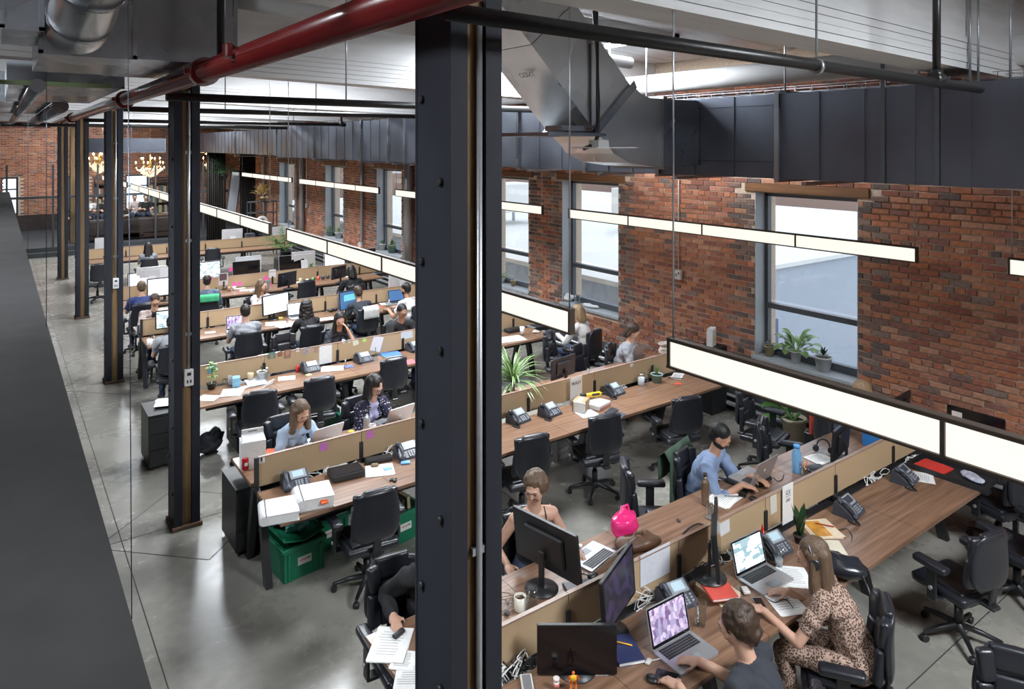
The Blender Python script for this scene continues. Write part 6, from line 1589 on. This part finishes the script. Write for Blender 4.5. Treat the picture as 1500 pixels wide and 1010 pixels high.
thing_mesh(MB().box((0, 0, .01), (.22, .26, .014), rot=(0, 0, .3)).box((0.02, 0, .02), (.16, .10, .004), rot=(0, 0, .5)), 'red_folder', [cm('redfolder', (.60, .04, .03))], 'red and white folders inside the black tray', 'folder', pt + Vector((-.02, .15, .012)), 20)
g = MB().sph((0, 0, .02), .10, (.7, 1.3, .25), 14)
for v_ in g.bm.verts: v_.co.z += mnoise.noise(v_.co * 25) * .015
ck = cm('check_cloth', (.35, .35, .42), .9, var=1.0, scale=26); thing_mesh(g, 'checked_cloth', ck, 'blue and white checked cloth in the black tray', 'cloth', pt + Vector((.02, -.17, .012)), 30)
# papers and fob on the left corner of the nearest bench
paper(572, 945, 40, 'printed papers on the left corner of the nearest bench', .23, .31, 4); paper(592, 968, 42, 'small note sheets beside the column at the lower left', .14, .16, 3); paper(604, 990, 35, 'white sheet cut by the foreground column base', .20, .22, 1)
thing_mesh(MB().box((0, 0, .012), (.09, .035, .024), bev=.008, seg=2), 'key_fob', M_plastic, 'black remote on the printed papers', 'remote', on(584, 933) + Vector((0, 0, .008)), -20)
# towel over a chair, green jacket, beige chair cover
def drape(u, v, Zc, h, w, hh, label, m, name='towel'):
    p = at(u, v, Zc); bmv = MB(); nx, nz_ = 8, 10; g = []
    for j in range(nz_ + 1):
        t = j / nz_; row = []
        for i in range(nx + 1):
            s = (i / nx - .5) * w; f = .012 * math.sin(i * 2.1 + t * 2) + .01 * math.sin(i * 4.3)
            if t < .45: y, z = -.055 + f - .01 * t, -hh * .45 + t / .45 * hh * .45
            elif t < .55: a = (t - .45) / .1 * math.pi; y, z = -.055 * math.cos(a), .03 * math.sin(a)
            else: y, z = .055 - f, -(t - .55) / .45 * hh
            row.append(bmv.bm.verts.new((s, y, z)))
        g.append(row)
    for A, B in zip(g, g[1:]):
        for k in range(nx):
            f = bmv.bm.faces.new((A[k], A[k + 1], B[k + 1], B[k])); f.smooth = True
    o = bmv.build(name, m, None, p, -R(h)); md = o.modifiers.new('thick', 'SOLIDIFY'); md.thickness = .006; return tag(o, label, 'cloth')
DR = []
def drape_chair(word, w, hh, label, m, name):
    for b, h, lab in CHAIRS:
        if word in lab:
            d = Vector((math.sin(R(h)), math.cos(R(h)), 0)); q = b - d * .31
            p = (q.x, q.y, .985); rr = drape(750, 600, 1, h, w, hh, label, m, name); rr.location = p
drape_chair('draped with the green', .50, .55, 'dark green jacket over the chair of the bearded man', CL['green'], 'jacket')
drape_chair('white towel', .30, .42, 'white towel hanging over the chair of the balding man', cm('towel_white', (.60, .60, .58), .95), 'towel')
drape_chair('green cloth', .40, .25, 'bright green cloth over the chair right of the second column', CL['dkgreen'], 'green_cloth')
# ---- fourth and fifth bench clutter
mug(213, 505, 'white mug at the left end of the fourth bench', (.7, .7, .7)); tumbler(223, 502, 'clear glass at the left end of the fourth bench'); tumbler(231, 501, 'second clear glass at the fourth bench', .03, .1)
thing_mesh(MB().sph((0, 0, .012), .03, (1.3, 1, .45)), 'green_mouse', cm('lime', (.10, .60, .05)), 'bright green object at the left of the fourth bench', 'toy', on(235, 504))
paper(228, 486, 10, 'pale papers behind the glasses of the fourth bench', .24, .2, 2); paper(308, 487, 10, 'white sheet right of the second column at the fourth bench', .16, .12); paper(404, 474, 15, 'spread white papers at the fourth bench', .34, .26, 3); paper(420, 478, -10, 'second spread of white papers at the fourth bench', .30, .22, 2)
lathed('tape_roll', [(.02, 0), (.04, 0), (.04, .03), (.02, .03)], 411, 466, 'yellow tape roll at the fourth bench', 'tape', cm('yellow2', (.6, .5, .1)))
thing_mesh(MB().sph((0, 0, .03), .05, (1.3, 1, .6)).sph((.09, .02, .03), .045, (1, 1, .7)), 'headphones', M_plastic, 'black headphones between the laptops of the fourth bench', 'headphones', on(485, 457))
paper(480, 467, 5, 'white papers under the black headphones', .30, .2, 2); paper(550, 450, 10, 'red edged folder at the fourth bench', .22, .16, 2, col=(.6, .1, .1), lines=False); paper(566, 445, 10, 'white papers at the right of the fourth bench', .24, .18, 2); tumbler(568, 448, 'glass at the right of the fourth bench')
for k, (u, v) in enumerate(((338, 395), (308, 408), (390, 408), (395, 418), (343, 417), (351, 416), (417, 409))):
    note(u, v, 15.95 if v > 405 else 16.4, ['pink note on the back of the all-in-one', 'pink note by the second column', 'pink note on the telephone display', 'pink note below the telephone', 'left pink note under the computer', 'right pink note under the computer', 'pink note left of the middle all-in-one'][k], PINK, .085, .085)
note(327, 409, 16.09, 'framed red and blue photo pinned at the fifth bench', (.65, .62, .6), .20, .26, 0, 'pinned_photo', 'picture'); note(327, 406, 16.08, 'dark picture inside the framed photo of the fifth bench', (.12, .06, .08), .15, .14, 0, 'pinned_photo', 'picture')
note(399, 401, 16.09, 'white card with a dark square pinned between the computers', (.7, .7, .7), .16, .18, 0, 'pinned_card', 'paper'); note(242, 402, 16.2, 'white poster standing near the third column', (.72, .72, .74), .20, .30, 0, 'pinned_card', 'paper')
for k, (u, v, c) in enumerate(((330, 424, (.12, .08, .06)), (336, 425, (.35, .2, .12)), (343, 424, (.6, .6, .6)), (450, 413, (.6, .55, .45)), (458, 411, (.1, .25, .1)), (466, 409, (.6, .1, .08)), (473, 408, (.05, .05, .06)), (480, 407, (.06, .05, .05)), (440, 412, (.5, .45, .3)))):
    mug(u, v, ['dark brown jar at the fifth bench', 'terracotta jar at the fifth bench', 'glass jar at the fifth bench', 'cream cup at the fifth bench', 'green cup at the fifth bench', 'red cup at the fifth bench', 'black cup at the fifth bench', 'second black cup at the fifth bench', 'tan cup at the fifth bench'][k], c, .035, .08)
for k, (u, v) in enumerate(((347, 422), (362, 425), (377, 426), (414, 413), (431, 414), (500, 406), (196, 437), (262, 435))):
    paper(u, v, 10 * (k % 3), ['loose papers left of the woman in the white tee', 'keyboard sheet under the computer with pink notes', 'white papers beside the woman in the white tee', 'papers below the telephone with pink notes', 'cream papers under the middle all-in-one', 'white keyboard in front of the drawing screen', 'papers left of the man in navy', 'papers right of the man in navy'][k], .30, .14, 2, lines=False)
for k, (u, v, c, lab) in enumerate(((244, 424, (.4, .33, .22), 'cream card box right of the man in navy'), (253, 421, (.08, .08, .09), 'dark pen pot right of the man in navy'), (440, 350 + 12, (.05, .055, .06), 'black printer at the farthest bench'))):
    thing_mesh(MB().box((0, 0, .07), (.22, .12, .14), bev=.004), 'desk_box', cm('box%d' % k, c), lab, 'box', on(u, v), 8)
for k, (u, v, w_, h_) in enumerate(((338, 358, .30, .12), (352, 356, .16, .10), (366, 357, .26, .16), (366, 352, .26, .16), (378, 357, .22, .11), (386, 356, .2, .12))):
    thing_mesh(MB().box((0, 0, h_ / 2), (w_, .26, h_), bev=.005), 'equipment_box', cm('eq_dark', (.035, .04, .055)), ['flat black box at the left of the farthest bench group', 'small black box second in the farthest bench group', 'lower of two stacked dark boxes at the farthest bench', 'upper of two stacked dark boxes at the farthest bench', 'dark box right of the stacked ones at the farthest bench', 'rightmost dark box on the farthest bench'][k], 'box', on(u, v) + Vector((0, .0, .16 if k == 3 else 0)) if k != 3 else on(366, 357) + Vector((0, 0, .162)), 0)
e = bag_blob(on(200, 360), 'crumpled white plastic bag at the farthest bench', cm('white_film', (.62, .62, .62), .4), (1.4, .8, .55), .13, 'plastic_bag', .06, False); e = bag_blob(on(205, 348), 'white crumpled cloth on the farthest partition', cm('white_film', (.62, .62, .62), .4), (1.2, .7, .5), .09, 'cloth_heap', .05, False); paper(236, 357, 0, 'white papers right of the far woman', .4, .3, 4); thing_mesh(MB().box((0, 0, .03), (.5, .3, .06), bev=.01), 'flat_case', M_plastic, 'black flat case on the far desk between the slim columns', 'case', on(147, 372), 0)
paper(310, 361, 0, 'white sheet at the farthest bench right of the second column', .3, .2)
e = empty('picture_frame', on(406, 352), 0, 'small white framed picture at the farthest bench', 'picture'); MB().box((0, 0, .14), (.22, .02, .28), bev=.004).build('frame', M_cup, e); MB().box((0, -.012, .15), (.12, .002, .12)).build('print', M_blk, e)
thing_mesh(MB().box((0, 0, .384), (.5, .55, .768), bev=.006), 'cabinet', M_plastic, 'tall black cabinet under the farthest bench below the palm', 'cabinet', (at(419, 378, DZ).x, at(419, 378, DZ).y, 0))
# items near the blond woman in white and the wall
paper(745, 497, 10, 'white papers on the third bench right of the foreground column', .5, .3, 3); lathed('plastic_cup', [(0, 0), (.03, 0), (.042, .13), (.038, .13), (0, .01)], 765, 489, 'clear cup with a straw at the third bench', 'cup', cm('milky', (.7, .7, .7), .3)); thing_mesh(MB().box((0, 0, .03), (.3, .14, .06), bev=.01), 'cable_box', M_plastic, 'black gadgets behind the clear cup', 'box', on(752, 486)); bag_blob(on(786, 488), 'crumpled tissue at the third bench end', M_cup, (1.2, .8, .4), .06, 'tissue', .03, False)
p = sillp(865, 1); e = bag_blob(p, 'crumpled white paper on the sill of the second window', M_paper, (1, 2.2, .3), .09, 'crumpled_paper', .03, False); e = bag_blob(sillp(832, 1), 'white cloth bundle at the left end of the second window sill', M_paper, (1, 1.4, .8), .09, 'cloth_bundle', .04, False)
e = empty('water_jug', sillp(846, 1), 0, 'clear water jug on the sill of the second window', 'jug'); MB().lathe([(0, 0), (.06, 0), (.07, .16), (.066, .16), (.056, .01), (0, .01)], n=18).build('glass', GLS, e)
# wall socket with conduit on the brick, vertical wall pipes and pilaster pipes
def wall_pipe(u, z0, z1, r, label, m=None, box=False, X=None):
    X = X or XW - r - .03; y = atX(u, 300, X).y; e = empty('wall_conduit', (X, y, z0), 0, label, 'pipe')
    MB().cyl((0, 0, 0), (0, 0, z1 - z0), r, n=12).build('conduit_run', m or M_conduit, e)
    if box: b = MB().box((0, 0, -.06), (.06, .12, .15), bev=.01).build('socket_box', M_cup, e); MB().box((-.032, -.025, -.03), (.004, .02, .04)).box((-.032, .025, -.06), (.004, .02, .04)).build('socket', M_galvdk, b)
    return e
pz = atX(994, 402, XW).z
wall_pipe(994, pz + .06, 4.5, .012, 'white conduit ending in a socket on the brick wall between two windows', M_cup, True)
wall_pipe(449, atX(449, 298, XW).z, 4.4, .014, 'thin cord with a round box on the far brick wall', M_cup, True); wall_pipe(530, .4, 4.6, .05, 'grey vertical pipe between the far windows'); wall_pipe(442, .4, 4.6, .09, 'wide grey downpipe beside the farthest visible window'); wall_pipe(434, .4, 4.6, .03, 'thin grey pipe beside the wide downpipe'); wall_pipe(598, .4, 4.6, .12, 'wide grey pilaster pipe left of the foreground column'); wall_pipe(386, .4, 4.6, .07, 'grey pipe near the dark curtain')
# ---- lounge behind the partition, curtain and chandeliers
M_drape = cm('drape_dark', (.022, .018, .016), .9); Xc0, Xc1 = atY(350, 300, 29).x, atY(404, 300, 29).x
def curtain(x0, x1, Y, label):
    g = MB(); n = 40; A = []
    for i in range(n + 1):
        x = x0 + (x1 - x0) * i / n; y = Y + .07 * math.sin(i * 1.5); A.append((g.bm.verts.new((x, y, 0.02)), g.bm.verts.new((x, y + .02 * math.sin(i), 3.6))))
    for a, b in zip(A, A[1:]): f = g.bm.faces.new((a[0], b[0], b[1], a[1])); f.smooth = True
    o = g.build('curtain', M_drape); o.modifiers.new('t', 'SOLIDIFY').thickness = .01; return tag(o, label, 'curtain')
curtain(atY(352, 300, 28.8).x, atY(374, 300, 28.8).x, 28.8, 'dark floor length curtain beside the brick wall at the far end')
curtain(atY(303, 300, 29.2).x, atY(330, 300, 29.2).x, 29.2, 'dark curtain behind the hanging fern at the far end')
q = atY(342, 300, 28.9); e = empty('leaning_mirror', (q.x, 28.9, 1.2), 0, 'tall tilted mirror pane glowing pale among the dark curtains', 'mirror')
MB().box((0, 0, .75), (.42, .03, 1.9), rot=(0, R(7), 0)).build('frame', M_greywall, e); MB().box((0, -.02, .75), (.32, .01, 1.75), rot=(0, R(7), 0)).build('mirror_pane', cm('mirror', (.55, .62, .7), .15, metal=.6), e)
q = atY(328, 262, 28.6); plant(q, 'dark hanging fern among the curtains at the far end', 'palm', M_plastic, .15, .15, .8, 20, M_leafd, 33)
q = atY(384, 330, 25.5); e = empty('display_shelf', (q.x, 25.5, 0), 0, 'metal shelf with a dried bouquet and a white wheel at the far wall', 'shelf')
g = MB()
for sx in (-.45, .45):
    for sy in (-.2, .2): g.box((sx, sy, .95), (.03, .03, 1.9))
for z in (.5, 1.0, 1.5, 1.88): g.box((0, 0, z), (.95, .42, .025))
g.build('shelf_frame', M_greywall, e)
tag(MB().lathe([(.09, 0), (.19, 0), (.20, .04), (.19, .08), (.09, .08), (.09, 0)], n=24).build('wheel', M_cup, None, (q.x - .1, 25.2, 1.22)), 'white ring wheel on the display shelf', 'wheel').rotation_euler = (R(90), 0, 0)
plant(Vector((q.x, 25.4, 1.895)), 'dried straw bouquet on the display shelf', 'bush', M_pott, .10, .14, .55, 50, cm('straw', (.42, .27, .10)), 34)
thing_mesh(MB().box((0, 0, .12), (.28, .25, .24), bev=.01), 'orange_box', cm('orange2', (.6, .14, .02)), 'orange box on the display shelf', 'box', (q.x - .35, 25.35, 1.015))
M_sofa = cm('sofa_leather', (.035, .017, .012), .6)
def sofa(x, y, w, h, label):
    e = empty('sofa', (x, y, .3), h, label, 'sofa')
    soft([((0, 0, .22), (w, .85, .40), None, .07)], 'seat', M_sofa, e); soft([((0, -.36, .52), (w, .24, .62), (R(6), 0, 0), .09)], 'backrest', M_sofa, e)
    for s in (-1, 1): soft([((s * (w / 2), 0, .36), (.24, .9, .52), None, .10)], 'armrest', M_sofa, e)
    g = MB()
    for sx in (-1, 1):
        for sy in (-1, 1): g.box((sx * (w / 2 - .1), sy * .35, .02), (.06, .06, .04))
    g.build('feet', M_plastic, e)
sofa(atY(165, 330, 30.4).x, 30.6, 1.9, 0, 'dark leather sofa at the left of the far lounge'); sofa(atY(219, 330, 30.4).x, 30.6, 2.4, 0, 'dark leather sofa at the right of the far lounge')
e = empty('meeting_table', (atY(190, 330, 32).x, 32.2, .3), 0, 'dark table covered with white plates in the far lounge', 'table'); MB().box((0, 0, .73), (4.6, 1.0, .05), bev=.01).build('tabletop', M_desk, e)
for sx in (-2.1, 2.1):
    for sy in (-.4, .4): MB().box((sx, sy, .35), (.07, .07, .70)).build('leg', M_plastic, e)
for k in range(9): q = tag(MB().lathe([(0, 0), (.10, 0), (.14, .02), (.13, .024), (0, .008)], n=14).build('plate', M_cup, None, (e.location.x - 2 + k * .48, 31.95 + (k % 2) * .35, 1.057)), 'white plate on the far lounge table', 'plate', 'plates on the far lounge table')
def bookcase(u, label):
    q = atY(u, 320, 35.6); e = empty('bookcase', (q.x, 35.65, .3), 0, label, 'bookcase'); g = MB()
    for s in (-1, 1): g.box((s * .4, 0, 1.05), (.04, .3, 2.1))
    for z in (.05, .5, .95, 1.4, 1.85, 2.1): g.box((0, 0, z), (.8, .3, .035))
    g.build('carcass', M_plastic, e)
    i = 0
    for z in (.52, .97, 1.42):
        x = -.36
        while x < .34:
            t = rnd.uniform(.09, .14); hh = rnd.uniform(.24, .34)
            o = tag(MB().box((0, 0, hh / 2), (t - .004, .2, hh)).build('book', cm('bk%d' % (i % 5), [(.45, .42, .36), (.25, .10, .06), (.10, .14, .16), (.5, .4, .2), (.06, .06, .06)][i % 5]), None, (q.x + x, 35.58, .3 + z)), 'book standing in the ' + label, 'book', 'books in the ' + label); x += t; i += 1
bookcase(154, 'far bookcase left of the third column'); bookcase(234, 'far bookcase left of the second column')
M_flame = mat('candle_bulb', (1, .62, .25), .5, emit=40); M_crysglow = mat('crystal', (.80, .62, .40), .1, 0, spec=.9, emit=.6); M_brass = mat('brass', (.5, .34, .12), .3, .9)  # crystals emit a weak warm glow in place of refracted bulb light
def chandelier(u, v, Y, s, label):
    q = atY(u, v, Y); e = empty('chandelier', q, 0, label, 'chandelier')
    MB().lathe([(0, .45), (.03, .42), (.02, .2), (.07, .1), (.03, 0), (.06, -.15), (0, -.25)], n=12).cyl((0, 0, .42), (0, 0, roofz(q.x) - q.z - .03), .01, n=6).build('stem', M_brass, e)
    for k in range(10):
        a = 2 * math.pi * k / 10; c, n_ = math.cos(a), math.sin(a); r = s * (.9 if k % 2 else .62); zz = .10 if k % 2 else .26
        ar = MB().tube([(c * .03, n_ * .03, .0), (c * r * .5, n_ * r * .5, -.08), (c * r, n_ * r, zz - .08)], .010, 6).cyl((c * r, n_ * r, zz - .08), (c * r, n_ * r, zz), .018, n=8).build('arm', M_brass, e)
        MB().sph((c * r, n_ * r, zz + .035), .019, (1, 1, 1.9), 8).build('candle_bulb', M_flame, ar)
    g = MB(); r_ = random.Random(3)
    for k in range(150):
        a = r_.uniform(0, 6.283); t = r_.uniform(0, 1); rr = s * (1 - t) ** .6 * .95; g.sph((math.cos(a) * rr, math.sin(a) * rr, -.05 - t * .36 + r_.uniform(-.03, .03)), .024, (1, 1, 1.6), 4)
    tag(g.build('crystals', M_crysglow, e), kind='stuff')
    return e
chandelier(145, 237, 30.8, .36, 'small glowing crystal chandelier between the slim columns, leftmost'); chandelier(220, 243, 30.4, .55, 'largest glowing crystal chandelier left of the second column'); chandelier(311, 236, 30.6, .38, 'glowing crystal chandelier half hidden right of the second column')
# stencil on the diagonal duct
o = text('TNGO', .085, (0, 0, 0), (0, 0, 0), M_blk, bd, 'stencil_lettering')
cc = Vector((4.28 - 4.9, 5.62 - 5.67, 4.60 - 3.6)); nrm = Vector((-.707, 0, -.707)); yv = Vector((0, 1, 0)); up = Vector((.707, 0, -.707)) * -1
Mx = Matrix((yv, up, yv.cross(up))).transposed().to_4x4(); o.matrix_local = Matrix.Translation(cc + nrm * .012) @ Mx
# text on the teal screen
mo = [q for q in bpy.data.objects if q.get('label') == 'grey framed monitor showing a teal page'][0]
hs_ = [c for c in mo.children if c.name.startswith('housing')][0]
MB().box((.02, -.0155, .30), (.36, .001, .20)).build('page', S_teal, hs_)
text('The Future', .055, (.03, -.0175, .31), (R(90), 0, 0), M_cup, hs_)
